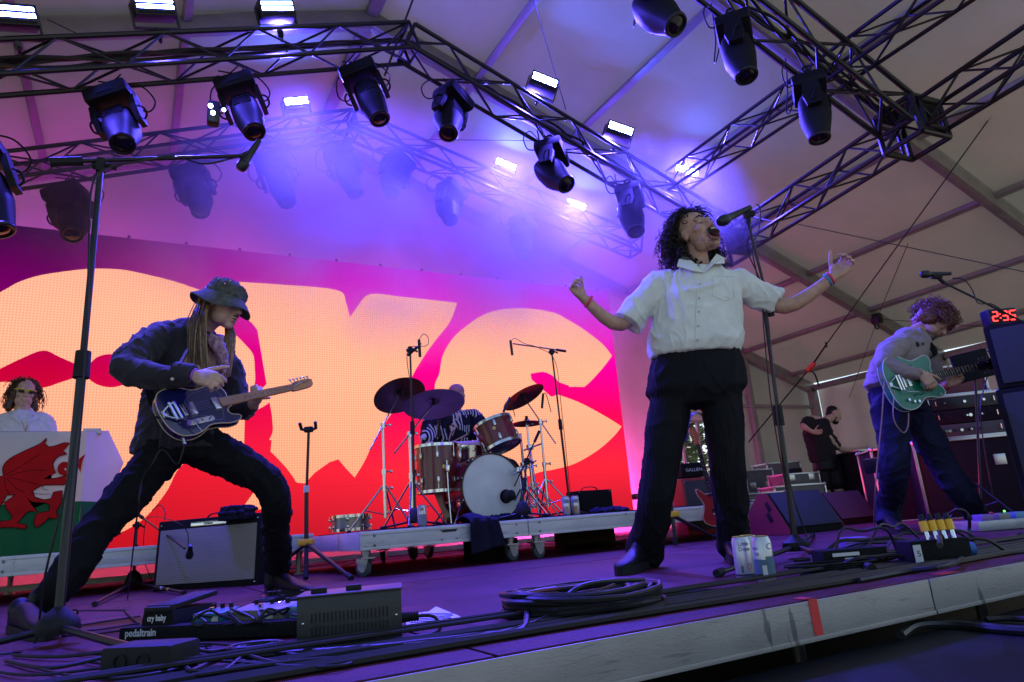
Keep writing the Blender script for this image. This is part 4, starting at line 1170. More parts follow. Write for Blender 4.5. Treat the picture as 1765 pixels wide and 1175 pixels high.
# features of the face in profile
g = G()
for sx in (-1, 1):
    g.tube([HG(sx * .014, .096, .024), HG(sx * .032, .095, .032), HG(sx * .052, .08, .027)], [.003, .004, .002], 6)
    g.tube([HG(sx * .02, .088, .001), HG(sx * .033, .09, -.002), HG(sx * .046, .082, .002)], [.0015, .0028, .0015], 5)
obj('eyebrow', g, M_brownhair, pG)
g = G(); g.tube([HG(-.024, .1, -.056), HG(0, .108, -.053), HG(.024, .1, -.056)], [.002, .0055, .002], 6); obj('moustache', g, M_brownhair, pG)
g = G(); g.ell(HG(0, .094, -.07), (.02, .01, .006), HAG); obj('mouth', g, M_mouth, pG)
g = G(); g.ell(HG(.088, .004, -.008), (.008, .012, .014), HAG); obj('ear_monitor', g, M_black, pG)
# scarf
M_scarf = mat('mauve_bandana', (.34, .15, .25), .8, 0, .5, 40, col2=(.5, .3, .4), bump=.3)
g = G()
sweep(g, [(A(364, 580, 3.38), CR, HV, .048, .045), (A(374, 592, 3.37), CR, HV, .046, .04), (A(382, 610, 3.35), CR, HV, .034, .03), (A(386, 630, 3.34), CR, HV, .02, .02), (A(388, 645, 3.33), CR, HV, .01, .01)], 18)
obj('scarf', remesh(g, .008, 2, .5, fold(.014, 16, (1, 1, .6)), pG.location), M_scarf, pG)
g = G(); g.torus(g_wrR - d * .005, .03, .006, d, 16, 6); obj('wristband', g, M_purple, pG)

# ================================================================== GUITARIST WITH GREEN GUITAR
pR = thing('person', 'curly-haired guitarist in mauve-grey shirt and navy trousers, head bowed over his guitar', 'person', (4.95, 3.1, 0))
hR = 5.08
def B(x, y, dh=0.0): return aH(x, y, hR + dh)
gR = G(); hcR = B(1610, 553, -.02); hfR = CR * .62 + TOC * .22 + V(0, 0, -.95); huR = V(0, 0, 1) * .62 + CR * .82
HR, HAR = add_head(gR, hcR, hfR, huR, 1.02)
nkR = B(1572, 572)
limb(gR, [hcR - CR * .02 + V(0, 0, -.03), B(1588, 566), nkR - V(0, 0, .03)], [.056, .055, .07])
r_sh, r_el, r_wr = B(1548, 592, -.12), B(1523, 628, -.26), B(1585, 642, -.30)
l_sh, l_el, l_wr = B(1592, 600, .14), B(1622, 660, .10), B(1636, 662, -.06)
limb(gR, [nkR, r_sh, r_el, r_wr], [.045, .05, .043, .028]); limb(gR, [nkR, l_sh, l_el, l_wr], [.045, .05, .043, .028])
gR.ell(B(1562, 620), (.13, .1, .16), (CR, HV, V(0, 0, 1)))
add_hand(gR, r_wr, B(1606, 661, -.34) - r_wr, HV * .8 + V(0, 0, -.3), V(0, 0, 1) + CR * .3, (34, 40, 44, 46), 1.1, 20)
add_hand(gR, l_wr, B(1652, 650, -.10) - l_wr, TOC * .7 + V(0, 0, .4), V(0, 0, 1), (50, 50, 54, 54), 1.0, 15)
obj('body', remesh(gR, .0056, 3, .5, None, pR.location), M_skin, pR)
M_shR = mat('mauve_grey_cotton', (0.26, 0.21, 0.21), 0.8, 0, .12, 10, bump=.3, bscale=50, sheen=.1)
g = G()
sweep(g, [(B(1538, 668), CR, HV, .165, .13), (B(1536, 660), CR, HV, .20, .155), (B(1543, 640), CR, HV, .205, .16), (B(1553, 615), CR, HV, .195, .16), (B(1561, 595), CR, HV, .18, .15), (B(1567, 580), CR, HV, .12, .11), (B(1571, 570), CR, HV, .065, .07)], 24)
g.ell(B(1578, 588, -.02), (.11, .11, .085), (CR, HV, V(0, 0, 1))); g.ell(B(1562, 580, -.03), (.09, .1, .07), (CR, HV, V(0, 0, 1)))
limb(g, [B(1562, 594, -.04), B(1545, 597, -.14), B(1530, 612, -.22), B(1523, 630, -.27)], [.088, .085, .078, .070], 14)
limb(g, [B(1523, 630, -.27), B(1545, 638, -.29), B(1568, 643, -.30), B(1578, 643, -.30)], [.070, .064, .054, .046], 14)
limb(g, [B(1585, 592, .1), B(1600, 625, .16), B(1615, 652, .10)], [.09, .085, .06], 14)
shR_ = obj('shirt', remesh(g, .011, 3, .5, fold(.012, 6.0, (1, 1, .8), .0015), pR.location), M_shR, pR)
g = G(); g.tube([B(1560, 574, -.09), B(1574, 582, -.13), B(1590, 588, -.08)], [.012, .018, .012], 6, True, .5); obj('collar', g, M_shR, shR_)
g = G(); p = snap(shR_, B(1582, 593), (B(1582, 593) - CAMP), .003); g.ell(p, (.016, .008, .02)); g.ell(p + CR * .04, (.01, .006, .01)); obj('print_mark', g, M_black, shR_)
M_trR = mat('navy_cotton', (0.014, 0.015, 0.042), 0.8, 0, .25, 10, bump=.3, bscale=40)
f1_, f2_ = fl(1530, 914), B(1690, 897, .28); f2_ = fl(1690, 903)
g = G()
sweep(g, [(B(1540, 655), CR, HV, .17, .13), (B(1545, 680), CR, HV, .185, .14), (B(1552, 712), CR, HV, .17, .13)], 22)
limb(g, [B(1533, 700, -.05), B(1540, 760, -.06), B(1541, 812, -.04), aH(1533, 865, f1_.dot(HV)), aH(1530, 905, f1_.dot(HV))], [.122, .11, .095, .088, .088], 16, cut=True)
limb(g, [B(1568, 700, .05), B(1598, 750, .06), B(1628, 805, .05), B(1658, 850, .02), aH(1682, 885, f2_.dot(HV) + .03)], [.118, .106, .09, .084, .08], 16, cut=True)
obj('trousers', remesh(g, .011, 3, .5, fold(.016, 5.0, (1, 1, 1), .002), pR.location), M_trR, pR)
add_shoe('shoe', fl(1530, 912), fl(1555, 922), pR); add_shoe('shoe', fl(1688, 900), fl(1722, 906), pR)
gh = G()
for p, rr in (((0, -.03, .05), (.1, .115, .1)), ((-.05, -.05, -.02), (.06, .08, .09)), ((.06, -.05, -.02), (.06, .08, .09)), ((0, .04, .085), (.08, .07, .055)), ((0, .085, .06), (.06, .04, .04))): gh.ell(HR(*p), rr, HAR)
M_auburn = mat('auburn_hair', (0.13, 0.042, 0.024), 0.45, 0, 0.5, 40)
hr3 = obj('hair', remesh(gh, .012, 2, .5, lambda p, n: n * (.022 * noise.noise(p * 26) + .014 * noise.noise(p * 60)), pR.location), M_auburn, pR)
obj('curl', curls(hcR, HR, 700, .05, .12, (0.02, 0, -.12), 4, .0036, .014, .45, (.10, .12, .11), keep=lambda x, y, z: y < .8), M_auburn, hr3)
g = G(); rn = random.Random(9)
for k in range(160):
    a = rn.uniform(-1.2, 1.2); z = rn.uniform(-.13, -.06); q = HR(math.sin(a) * .058, .03 + math.cos(a) * .066, z); g.tube([q, q + (q - hcR).normalized() * .01], [.003, .001], 3)
obj('beard', g, M_brownhair, pR)

# ================================================================== DRUMMER (seated on the throne)
pD = thing('person', 'drummer in pink cap and black and white patterned shirt, half hidden behind cymbals', 'person', (2.85, 6.45, 0.30))
YD = 6.35
def D(x, y, dY=0.0): return aY(x, y, YD + dY)
gD = G(); hcD = D(787, 682); hfD = V(-.25, -1, -.18)
HD_, HAD = add_head(gD, hcD, hfD, V(0, 0, 1), 1.0)
nkD = D(783, 708); limb(gD, [hcD - V(0, 0, .05), nkD - V(0, 0, .05)], [.055, .066])
X1 = V(1, 0, 0)
shs = {-1: (D(745, 726), D(738, 765, -.15), D(762, 768, -.38)), 1: (D(820, 722), D(832, 762, -.15), D(775, 766, -.38))}
for s_, (a, b, c) in shs.items():
    limb(gD, [nkD - V(0, 0, .06), a, b, c], [.07, .06, .046, .029])
    add_hand(gD, c, V(-.25 * s_, -1, .0), V(0, 0, -1), V(-s_, 0, 0), (60, 62, 64, 64), 1.0, 30)
sweep(gD, [(D(778, 790, .05), X1, V(0, 1, 0), .15, .11), (D(780, 740), X1, V(0, 1, 0), .16, .12), (D(782, 715), X1, V(0, 1, 0), .12, .09)], 18)
zs = .30
limb(gD, [D(765, 800, .05), V(2.45, 6.0, .78), V(2.5, 5.85, .36)], [.1, .08, .05]); limb(gD, [D(800, 800, .05), V(3.2, 5.95, .78), V(3.15, 5.8, .36)], [.1, .08, .05])
obj('body', remesh(gD, .0075, 3, .5, None, pD.location), M_skin2, pD)
def pattern_shirt():
    m = mat('black_white_pattern', (.02, .02, .025), .8, bump=.2)
    n, l = m.node_tree.nodes, m.node_tree.links; b = n['Principled BSDF']
    tc = n.new('ShaderNodeTexCoord'); vo = n.new('ShaderNodeTexVoronoi'); vo.inputs['Scale'].default_value = 11
    wv = n.new('ShaderNodeTexWave'); wv.inputs['Scale'].default_value = 9; wv.inputs['Distortion'].default_value = 14; wv.inputs['Detail'].default_value = 0.5; wv.inputs['Detail Scale'].default_value = .6
    l.new(tc.outputs['Object'], vo.inputs[0]); l.new(tc.outputs['Object'], wv.inputs[0])
    c1 = n.new('ShaderNodeMath'); c1.operation = 'GREATER_THAN'; c1.inputs[1].default_value = .62; l.new(wv.outputs[0], c1.inputs[0])
    sx = n.new('ShaderNodeSeparateColor'); l.new(vo.outputs['Color'], sx.inputs[0])
    c2 = n.new('ShaderNodeMath'); c2.operation = 'GREATER_THAN'; c2.inputs[1].default_value = .45; l.new(sx.outputs[0], c2.inputs[0])
    mu = n.new('ShaderNodeMath'); mu.operation = 'MULTIPLY'; l.new(c1.outputs[0], mu.inputs[0]); l.new(c2.outputs[0], mu.inputs[1])
    mx = n.new('ShaderNodeMix'); mx.data_type = 'RGBA'; mx.inputs['A'].default_value = (.012, .01, .016, 1); mx.inputs['B'].default_value = (.5, .48, .46, 1)
    l.new(mu.outputs[0], mx.inputs['Factor']); l.new(mx.outputs['Result'], b.inputs['Base Color']); return m
g = G()
sweep(g, [(D(778, 805, .05), X1, V(0, 1, 0), .20, .15), (D(779, 770, .03), X1, V(0, 1, 0), .20, .15), (D(781, 735), X1, V(0, 1, 0), .205, .14), (D(782, 716), X1, V(0, 1, 0), .15, .11), (D(783, 708), X1, V(0, 1, 0), .07, .075)], 22)
limb(g, [D(765, 722), shs[-1][0], shs[-1][0].lerp(shs[-1][1], .85)], [.085, .092, .085], 12); limb(g, [D(800, 720), shs[1][0], shs[1][0].lerp(shs[1][1], .85)], [.085, .092, .085], 12)
shD = obj('shirt', remesh(g, .012, 3, .5, fold(.01, 7), pD.location), pattern_shirt(), pD)
g = G(); vdD = (D(780, 735) - CAMP).normalized()
P = [snap(shD, D(x, y), vdD, .006) for x, y in ((772, 712), (793, 712), (786, 735), (780, 752), (775, 735))]; cen = sum(P, Vector()) / 5
g.add(P + [cen - vdD * .015], [(i, (i + 1) % 5, 5) for i in range(5)]); obj('chest', g, M_skin2, pD)
g = G(); sweep(g, [(D(778, 800, .05), X1, V(0, 1, 0), .18, .14), (D(778, 815, .05), X1, V(0, 1, 0), .18, .14)], 16)
limb(g, [D(765, 800, .05), V(2.45, 6.0, .80), V(2.5, 5.9, .5)], [.11, .095, .075]); limb(g, [D(800, 800, .05), V(3.2, 5.95, .80), V(3.15, 5.85, .5)], [.11, .095, .075])
obj('trousers', remesh(g, .014, 3, .5, None, pD.location), M_trG, pD)
add_shoe('shoe', V(2.5, 5.9, .302), V(2.5, 5.72, .302), pD); add_shoe('shoe', V(3.15, 5.88, .302), V(3.15, 5.7, .302), pD)
M_cap = mat('pink_cap', (.42, .17, .22), .8, 0, .2, 20)
g = G()
for z, a, b in (): pass
g.loft([ring(HD_(0, -.008, z), a, b, HAD[0], HAD[1], 20) for z, a, b in ((.03, .083, .103), (.06, .083, .101), (.09, .072, .088), (.115, .045, .055), (.123, .015, .02))])
cap_ = obj('cap', g, M_cap, pD); g = G(); g.tube([HD_(-.05, -.08, .045), HD_(0, -.11, .03), HD_(.05, -.08, .045)], .01, 6); obj('strap', g, M_black, cap_)
for s_ in (-1, 1):
    c = shs[s_][2]; g = G(); g.tube([c + V(.0, .06, -.02), c + V(-.12 * s_, -.32, .06)], [.0075, .006], 8); g.ell(c + V(-.12 * s_, -.32, .06), (.008, .008, .008), None, 8, 6)
    single('drumstick', g, mat('pale_wood', (.5, .33, .17), .5), ('wooden drumstick in the right hand of the drummer' if s_ < 0 else 'wooden drumstick in the left hand of the drummer'), 'drumstick', 'drumsticks')

# ================================================================== KEYBOARD PLAYER behind the flag
pK = thing('person', 'long-haired keyboard player in white shirt and yellow sunglasses behind the dragon flag', 'person', (-0.95, 7.6, 0.33))
YK = 7.6
def K(x, y, dY=0.0): return aY(x, y, YK + dY)
gK = G(); hcK = K(42, 677); hfK = V(.28, -1, -.12)
HK, HAK = add_head(gK, hcK, hfK, V(0.06, 0, 1), 1.05); nkK = K(38, 708)
limb(gK, [hcK - V(0, 0, .05), nkK - V(0, 0, .06)], [.057, .07])
for s_, a, b, c in ((-1, K(2, 730), K(-12, 772, -.05), K(20, 780, -.35)), (1, K(72, 728), K(88, 772, -.05), K(60, 780, -.35))):
    limb(gK, [nkK - V(0, 0, .07), a, b, c], [.07, .058, .045, .03]); add_hand(gK, c, V(0, -1, -.1), V(0, 0, -1), V(-s_, 0, 0), (25, 25, 25, 25), 1, 15)
sweep(gK, [(K(38, 850), X1, V(0, 1, 0), .15, .11), (K(38, 760), X1, V(0, 1, 0), .16, .12), (K(38, 724), X1, V(0, 1, 0), .14, .1)], 18)
for s_ in (-1, 1): limb(gK, [V(-.95 + s_ * .1, 7.62, 1.2), V(-.95 + s_ * .11, 7.6, .8), V(-.95 + s_ * .12, 7.62, .40)], [.1, .075, .05])
obj('body', remesh(gK, .007, 3, .5, None, pK.location), M_skin2, pK)
M_white = mat('white_cotton', (.62, .62, .66), .8, 0, .1, 9, bump=.2)
g = G()
sweep(g, [(K(38, 870), X1, V(0, 1, 0), .2, .15), (K(38, 800), X1, V(0, 1, 0), .2, .15), (K(38, 750), X1, V(0, 1, 0), .215, .15), (K(38, 728), X1, V(0, 1, 0), .19, .13), (K(38, 716), X1, V(0, 1, 0), .12, .1), (K(38, 708), X1, V(0, 1, 0), .07, .08)], 24)
limb(g, [K(20, 728), K(2, 732), K(-8, 765)], [.09, .095, .09], 12); limb(g, [K(58, 726), K(74, 730), K(84, 765)], [.09, .095, .09], 12)
shK = obj('shirt', remesh(g, .011, 3, .5, fold(.011, 6.5), pK.location), M_white, pK)
g = G(); vdK = (K(40, 730) - CAMP).normalized()
P = [snap(shK, K(x, y), vdK, .006) for x, y in ((30, 702), (52, 704), (50, 725), (44, 745), (37, 725))]; cen = sum(P, Vector()) / 5
g.add(P + [cen - vdK * .012], [(i, (i + 1) % 5, 5) for i in range(5)]); obj('chest', g, M_skin2, pK)
g = G()
for pts in (((30, 702), (22, 716), (36, 730)), ((53, 703), (62, 718), (47, 728))): g.tube([snap(shK, K(x, y), vdK, .012) for x, y in pts], [.012, .024, .006], 6, True, .3)
obj('collar', g, M_white, shK)
g = G()
for s_ in (-1, 1): limb(g, [V(-.95 + s_ * .1, 7.62, 1.2), V(-.95 + s_ * .11, 7.6, .8), V(-.95 + s_ * .12, 7.62, .42)], [.115, .095, .08])
obj('trousers', remesh(g, .014, 2, .5, None, pK.location), M_trG, pK)
for s_ in (-1, 1): add_shoe('shoe', V(-.95 + s_ * .12, 7.62, .332), V(-.95 + s_ * .14, 7.42, .332), pK)
gh = G()
for p, rr in (((0, -.03, .055), (.088, .1, .085)), ((-.075, -.02, -.03), (.03, .06, .09)), ((.075, -.02, -.03), (.03, .06, .09)), ((0, -.075, -.06), (.085, .055, .1)), ((-.09, -.02, -.12), (.04, .05, .06)), ((.09, -.02, -.12), (.04, .05, .06))): gh.ell(HK(*p), rr, HAK)
hr4 = obj('hair', remesh(gh, .012, 2, .5, lambda p, n: n * (.014 * noise.noise(p * 25) + .008 * noise.noise(p * 60)), pK.location), M_brownhair, pK)
obj('curl', curls(hcK, HK, 240, .12, .26, (0, 0, -.6), 21, .004, .010, -.05, (.09, .1, .09), lo=-.1, keep=lambda x, y, z: y < .12), M_brownhair, hr4)
M_yel = mat('yellow_plastic', (.75, .62, .03), .3)
g = G()
for s_ in (-1, 1): g.ell(HK(s_ * .035, .088, .006), (.029, .012, .017), HAK, 16, 8)
sg = obj('sunglasses', g, M_lens, pK)
g = G(); g.tube([HK(-.085, .0, .02), HK(-.07, .07, .022), HK(-.035, .1, .024), HK(0, .105, .014), HK(.035, .1, .024), HK(.07, .07, .022), HK(.085, 0, .02)], .0055, 6)
g.tube([HK(-.008, .106, .014), HK(-.014, .104, -.004)], .004, 5); g.tube([HK(.008, .106, .014), HK(.014, .104, -.004)], .004, 5); obj('frame', g, M_yel, sg)
g = G(); g.tube([HK(-.02, .095, -.067), HK(0, .1, -.066), HK(.02, .095, -.067)], .003, 5); obj('mouth', g, M_lip, pK)

# ================================================================== STAGE HAND in the wings
pH = thing('person', 'bearded stage hand in black tee shirt and shorts bending over gear in the wings', 'person', (9.2, 7.0, -.0))
YH = 7.0
def W(x, y, dY=0.0): return aY(x, y, YH + dY)
gH = G(); hcH = W(1437, 714); hfH = CR * .8 + TOC * .2 + V(0, 0, -.45); huH = V(0, 0, 1) + CR * .5
HH, HAH = add_head(gH, hcH, hfH, huH, 1.05); nkH = W(1418, 727)
limb(gH, [hcH - V(0, 0, .03), nkH], [.058, .07])
limb(gH, [nkH, W(1398, 722, .1), W(1385, 733, .0), W(1402, 745, -.1)], [.07, .06, .045, .03]); limb(gH, [nkH, W(1420, 742, -.1), W(1450, 774, -.15), W(1490, 772, -.1)], [.07, .06, .045, .03])
add_hand(gH, W(1490, 772, -.1), CR + V(0, 0, .05), V(0, 0, -1), TOC, (20, 22, 24, 26), 1.1, 15); add_hand(gH, W(1402, 745, -.1), CR, TOC, V(0, 0, 1), (40, 40, 40, 40), 1.0, 15)
sweep(gH, [(W(1415, 785), CR, HV, .15, .11), (W(1410, 745), CR, HV, .16, .12)], 16)
z0 = 0.0; ph = W(1424, 790)
for s_ in (-1, 1): limb(gH, [ph + CR * (s_ * .09) + V(0, 0, -.05), V(ph.x, ph.y, .48) + CR * (s_ * .1), V(ph.x, ph.y, .07) + CR * (s_ * .1)], [.1, .07, .045])
obj('body', remesh(gH, .008, 3, .5, None, pH.location), M_skin2, pH)
M_tee = mat('faded_black_tee', (.022, .019, .022), .85, 0, .2, 8, bump=.2)
g = G(); sweep(g, [(W(1420, 795), CR, HV, .19, .14), (W(1416, 775), CR, HV, .2, .15), (W(1409, 745), CR, HV, .22, .16), (W(1407, 730), CR, HV, .18, .14), (W(1414, 722), CR, HV, .1, .09)], 22)
limb(g, [W(1400, 735), W(1395, 726, .06), W(1388, 731)], [.1, .085, .075], 12); limb(g, [W(1412, 738), W(1424, 748, -.08), W(1441, 767, -.13)], [.1, .095, .08], 12)
obj('tee_shirt', remesh(g, .013, 3, .5, fold(.014, 6), pH.location), M_tee, pH)
g = G(); sweep(g, [(W(1420, 785), CR, HV, .18, .14), (W(1424, 810), CR, HV, .19, .15)], 18)
for s_ in (-1, 1): limb(g, [ph + CR * (s_ * .09) + V(0, 0, -.1), V(ph.x, ph.y, .5) + CR * (s_ * .1)], [.13, .12])
obj('shorts', remesh(g, .014, 2, .5, None, pH.location), M_black, pH)
for s_ in (-1, 1): add_shoe('shoe', V(ph.x, ph.y, .002) + CR * (s_ * .1), V(ph.x, ph.y, .002) + CR * (s_ * .1 + .15) + TOC * .08, pH)
gh = G(); gh.ell(HH(0, -.03, .05), (.082, .098, .08), HAH); gh.ell(HH(0, -.06, -.01), (.075, .06, .07), HAH)
obj('hair', remesh(gh, .01, 2, .5, None, pH.location), M_darkhair, pH)
gh = G(); gh.ell(HH(0, .05, -.1), (.052, .052, .045), HAH); gh.ell(HH(-.05, .02, -.07), (.02, .04, .05), HAH); gh.ell(HH(.05, .02, -.07), (.02, .04, .05), HAH); obj('beard', gh, M_darkhair, pH)
# ================================================================== GEAR: materials
M_chrome = mat('chrome', (0.62, 0.62, 0.64), 0.16, 1.0, .1, 20)
M_steel = mat('dull_steel', (0.36, 0.36, 0.36), 0.4, .8, .2, 12)
M_wine = mat('wine_red_lacquer', (0.15, 0.014, 0.012), 0.25, 0, .3, 8, coat=.25, stretch=(6, 6, 1))
M_drumhead = mat('coated_drum_head', (0.74, 0.76, 0.76), 0.6, 0, .10, 6)
M_bluehead = mat('clear_blue_head', (0.10, 0.09, 0.22), 0.25, 0, .1)
M_cymbal = mat('dark_bronze', (0.16, 0.10, 0.07), 0.38, .85, .25, 14, stretch=(1, 1, 8))
M_tolex = mat('black_tolex', (0.010, 0.010, 0.011), 0.76, 0, .3, 90, bump=.5, bscale=220)
M_cream = mat('cream_binding', (.5, .36, .2), .4)
M_maple = mat('honey_maple', (.50, .23, .06), .3, 0, .25, 10, coat=.5, stretch=(1, 1, 10))
M_yellow = mat('yellow_tape', (.75, .42, .02), .5)
M_whitep = mat('white_print', (.6, .6, .58), .6)
M_gold = mat('gold_lid', (.55, .36, .16), .3, .9)
M_cloth_d = mat('navy_towel', (0.014, 0.013, 0.034), 0.95, 0, .3, 30, bump=.6, bscale=90)
M_blueled = mat('blue_connector', (.01, .08, .3), .4)
UP = V(0, 0, 1)
def grille(name, col, sc=220, col2=None):
    m = mat(name, col, .8, 0, .2, 20)
    n, l = m.node_tree.nodes, m.node_tree.links; b = n['Principled BSDF']; tc = n.new('ShaderNodeTexCoord')
    ck = n.new('ShaderNodeTexChecker'); ck.inputs['Scale'].default_value = sc; l.new(tc.outputs['Object'], ck.inputs[0])
    nz = n.new('ShaderNodeTexNoise'); nz.inputs['Scale'].default_value = 9; l.new(tc.outputs['Object'], nz.inputs[0])
    ck.inputs[1].default_value = (*[c * .55 for c in col], 1); ck.inputs[2].default_value = (*(col2 or [c * 1.5 for c in col]), 1)
    mx = n.new('ShaderNodeMix'); mx.data_type = 'RGBA'; mx.inputs['Factor'].default_value = .4
    l.new(ck.outputs[0], mx.inputs['A']); mx.inputs['B'].default_value = (*col, 1); l.new(mx.outputs['Result'], b.inputs['Base Color'])
    bp = n.new('ShaderNodeBump'); bp.inputs['Strength'].default_value = .6; bp.inputs['Distance'].default_value = .003; l.new(ck.outputs[1], bp.inputs['Height']); l.new(bp.outputs[0], b.inputs['Normal'])
    return m
M_silvercloth = grille('silver_grille_cloth', (.25, .23, .21), 160)
M_tweed = grille('brown_grille_cloth', (.12, .07, .035), 160)
M_mesh = grille('black_metal_mesh', (.055, .058, .062), 260)
M_graycl = grille('grey_grille_cloth', (.07, .07, .072), 200)

# ------------------------------------------------------------------ risers
def riser(name, lab, x0, x1, y0, y1, z, legs, frame=.13, split=None):
    r = thing(name, lab, 'riser', ((x0 + x1) / 2, y0, 0), 'rolling risers')
    g = G(); g.box(((x0 + x1) / 2, (y0 + y1) / 2, z - .012), (x1 - x0 - .01, y1 - y0 - .01, .02)); obj('deck_board', g, M_black, r)
    for sgn, y in ((1, y0), (-1, y1)):
        xs = [x0, x1] if not split else [x0, split, x1]
        for a, b in zip(xs[:-1], xs[1:]):
            g = G(); g.box(((a + b) / 2, y, z - frame / 2 - .002), (b - a - .006, .035, frame), None, .004)
            g.box(((a + b) / 2, y - sgn * .019, z - .02), (b - a - .006, .006, .02), None, .002); g.box(((a + b) / 2, y - sgn * .019, z - frame + .008), (b - a - .006, .006, .02), None, .002)
            rail = obj('rail', g, M_rail, r)
            for xx in (a + .1, a + .1, b - .1, (a + b) / 2 + .06, (a + b) / 2 - .06):
                for dz in (-.035, .03):
                    if sgn > 0: g = G(); g.ell((xx, y - .022, z - frame / 2 + dz), (.009, .006, .009), None, 10, 6); obj('bolt', g, M_steel, rail)
            if sgn > 0: g = G(); g.box(((a + b) / 2, y - .02, z - .04), (.11, .006, .018), None, .003); obj('latch', g, M_blackmetal, rail)
    for x in (x0, x1):
        g = G(); g.box((x + (.02 if x == x0 else -.02), (y0 + y1) / 2, z - frame / 2 - .002), (.035, y1 - y0 - .05, frame), None, .004); obj('rail', g, M_rail, r)
    return r
RZ_ = .30; RY0 = 4.74
xL = aY(619, 925, RY0).x; xM = aY(908, 900, RY0).x; xR = xM + 2.44
dr = riser('drum_riser', 'silver framed rolling riser on casters carrying the drum kit', xL, xR, RY0, RY0 + 2.44, RZ_, None, .125, xM)
M_wheel = mat('grey_wheel', (.06, .08, .10), .5)
def caster(par, x, y, ang=0.0, brake=True):
    c = bpy.data.objects.new('caster', None); COL.objects.link(c); c.parent = par; c.location = V(x, y, 0) - worldloc(par)
    g = G(); g.cyl((x, y, .125), (x, y, RZ_ - .115), .026, None, 14); g.cyl((x, y, .15), (x, y, .19), .034, None, 14); g.box((x, y, .122), (.1, .1, .01)); obj('stem', g, M_steel, c)
    d = V(math.cos(ang), math.sin(ang), 0); sd = V(-d.y, d.x, 0); cen = V(x, y, .055) + d * .02
    g = G(); g.lathe([(.0001, -.018), (.045, -.018), (.055, -.012), (.055, .012), (.045, .018), (.0001, .018)], cen, sd, 24); obj('wheel', g, M_wheel, c)
    g = G()
    for s in (-1, 1): g.prism([(-.05, .115), (.05, .115), (.035, .05), (.012, .03), (-.012, .03), (-.035, .06)], V(x, y, 0) + d * .012 + sd * (s * .026 - .002), d, UP, .004, sd)
    g.cyl(cen - sd * .03, cen + sd * .03, .008); obj('fork', g, M_steel, c)
for x, y, a in ((xL + .07, RY0 + .09, 2.2), (xM - .11, RY0 + .09, .3), (xM + .12, RY0 + .09, .2), (xR - .08, RY0 + .09, 1), (xL + .07, RY0 + 2.3, 1.2), (xM - .1, RY0 + 2.3, .4), (xM + .1, RY0 + 2.3, 2), (xR - .08, RY0 + 2.3, 1.4), (xL + .9, RY0 + 2.3, 1)): caster(dr, x, y, a)
KX1 = 1.38; KY0 = 6.25
kr = riser('keyboard_riser', 'white-lit low riser with silver front rail under the flag table', -3.6, KX1, KY0, KY0 + 2.2, .33, None, .14, -.9)
for x in (-3.4, -1.0, KX1 - .1):
    for y in (KY0 + .1, KY0 + 2.1):
        g = G(); g.cyl((x, y, 0), (x, y, .2), .024); g.box((x, y, .006), (.09, .09, .012)); obj('leg', g, M_steel, kr)
# low black cable ramp rails behind the risers at floor level
g = G(); g.box((1.0, 7.9, .06), (9, .1, .05)); single('floor_batten', g, M_alu, 'pale batten lying low on the stage below the video wall', 'batten')

# ------------------------------------------------------------------ drums
kit_g = 'drum kit'
def drum(name, lab, c, ax, rad, dep, m_shell, m_front, m_back, lugs=8, hoop=M_chrome, hw=.014, badge=True, port=False):
    """c centre, ax toward the front (or top) head"""
    c = Vector(c); u, w, d = basis(ax); r = thing(name, lab, 'drum', c - V(0, 0, rad), kit_g)
    g = G(); g.lathe([(rad, -dep / 2), (rad, dep / 2)], c, d, 40, False); obj('shell', g, m_shell, r)
    for s, m in ((1, m_front), (-1, m_back)):
        g = G(); g.lathe([(.0001, s * (dep / 2 + .004)), (rad * .96, s * (dep / 2 + .003)), (rad, s * (dep / 2 - .002))], c, d, 40, False); hd_ = obj('drum_head', g, m, r)
        g = G(); n = 40; prof = [(rad + .002, s * (dep / 2 - hw)), (rad + .012, s * (dep / 2 - hw)), (rad + .012, s * (dep / 2 + .012)), (rad + .002, s * (dep / 2 + .012)), (rad + .002, s * (dep / 2 - hw))]
        g.lathe(prof, c, d, n, False); obj('hoop', g, hoop, r)
    for k in range(lugs):
        a = 2 * math.pi * (k + .5) / lugs; e = u * math.cos(a) + w * math.sin(a); t = d.cross(e)
        for s in (-1, 1):
            g = G(); g.box(c + e * (rad + .012) + d * (s * dep * .27), (.022, .02, min(.055, dep * .22)), (t, e, d), .005); g.cyl(c + e * (rad + .016) + d * (s * dep * .27), c + e * (rad + .016) + d * (s * (dep / 2 + .008)), .0035, None, 6); obj('lug', g, M_chrome, r)
    return r
BY = 5.38
bc = aY(850, 840, BY); bc.z = RZ_ + .29
bd = drum('bass_drum', 'wine-red bass drum with white front head and round microphone port', bc + V(0, .22, 0), (0, -1, 0), .285, .42, M_wine, M_drumhead, M_drumhead, 10, mat('dark_wood_hoop', (.03, .006, .006), .3), .03)
g = G(); pc = bc + V(.115, -.02, -.085); g.lathe([(.0001, .0), (.062, .0)], pc + V(0, .018, 0), (0, -1, 0), 28, False); obj('port_hole', g, M_black, bd)
g = G(); g.torus(pc + V(0, .014, 0), .066, .006, (0, 1, 0), 30, 6); obj('port_ring', g, M_drumhead, bd)
g = G(); g.prism([(-.03, .012), (.03, .012), (.02, -.01), (.012, .004), (0, -.022), (-.012, .004), (-.02, -.01)], bc + V(-.02, .0115, .21), (1, 0, 0), (0, 0, 1), -.001); obj('logo', g, M_steel, bd)
for s in (-1, 1):
    g = G(); p = bc + V(s * .26, .12, -.12); g.tube([p, V(p.x + s * .12, p.y - .14, RZ_ + .004)], [.011, .009], 10); g.ell(V(p.x + s * .12, p.y - .14, RZ_ + .01), (.013, .013, .013)); g.box(p, (.05, .06, .06), None, .01); obj('spur', g, M_chrome, bd)
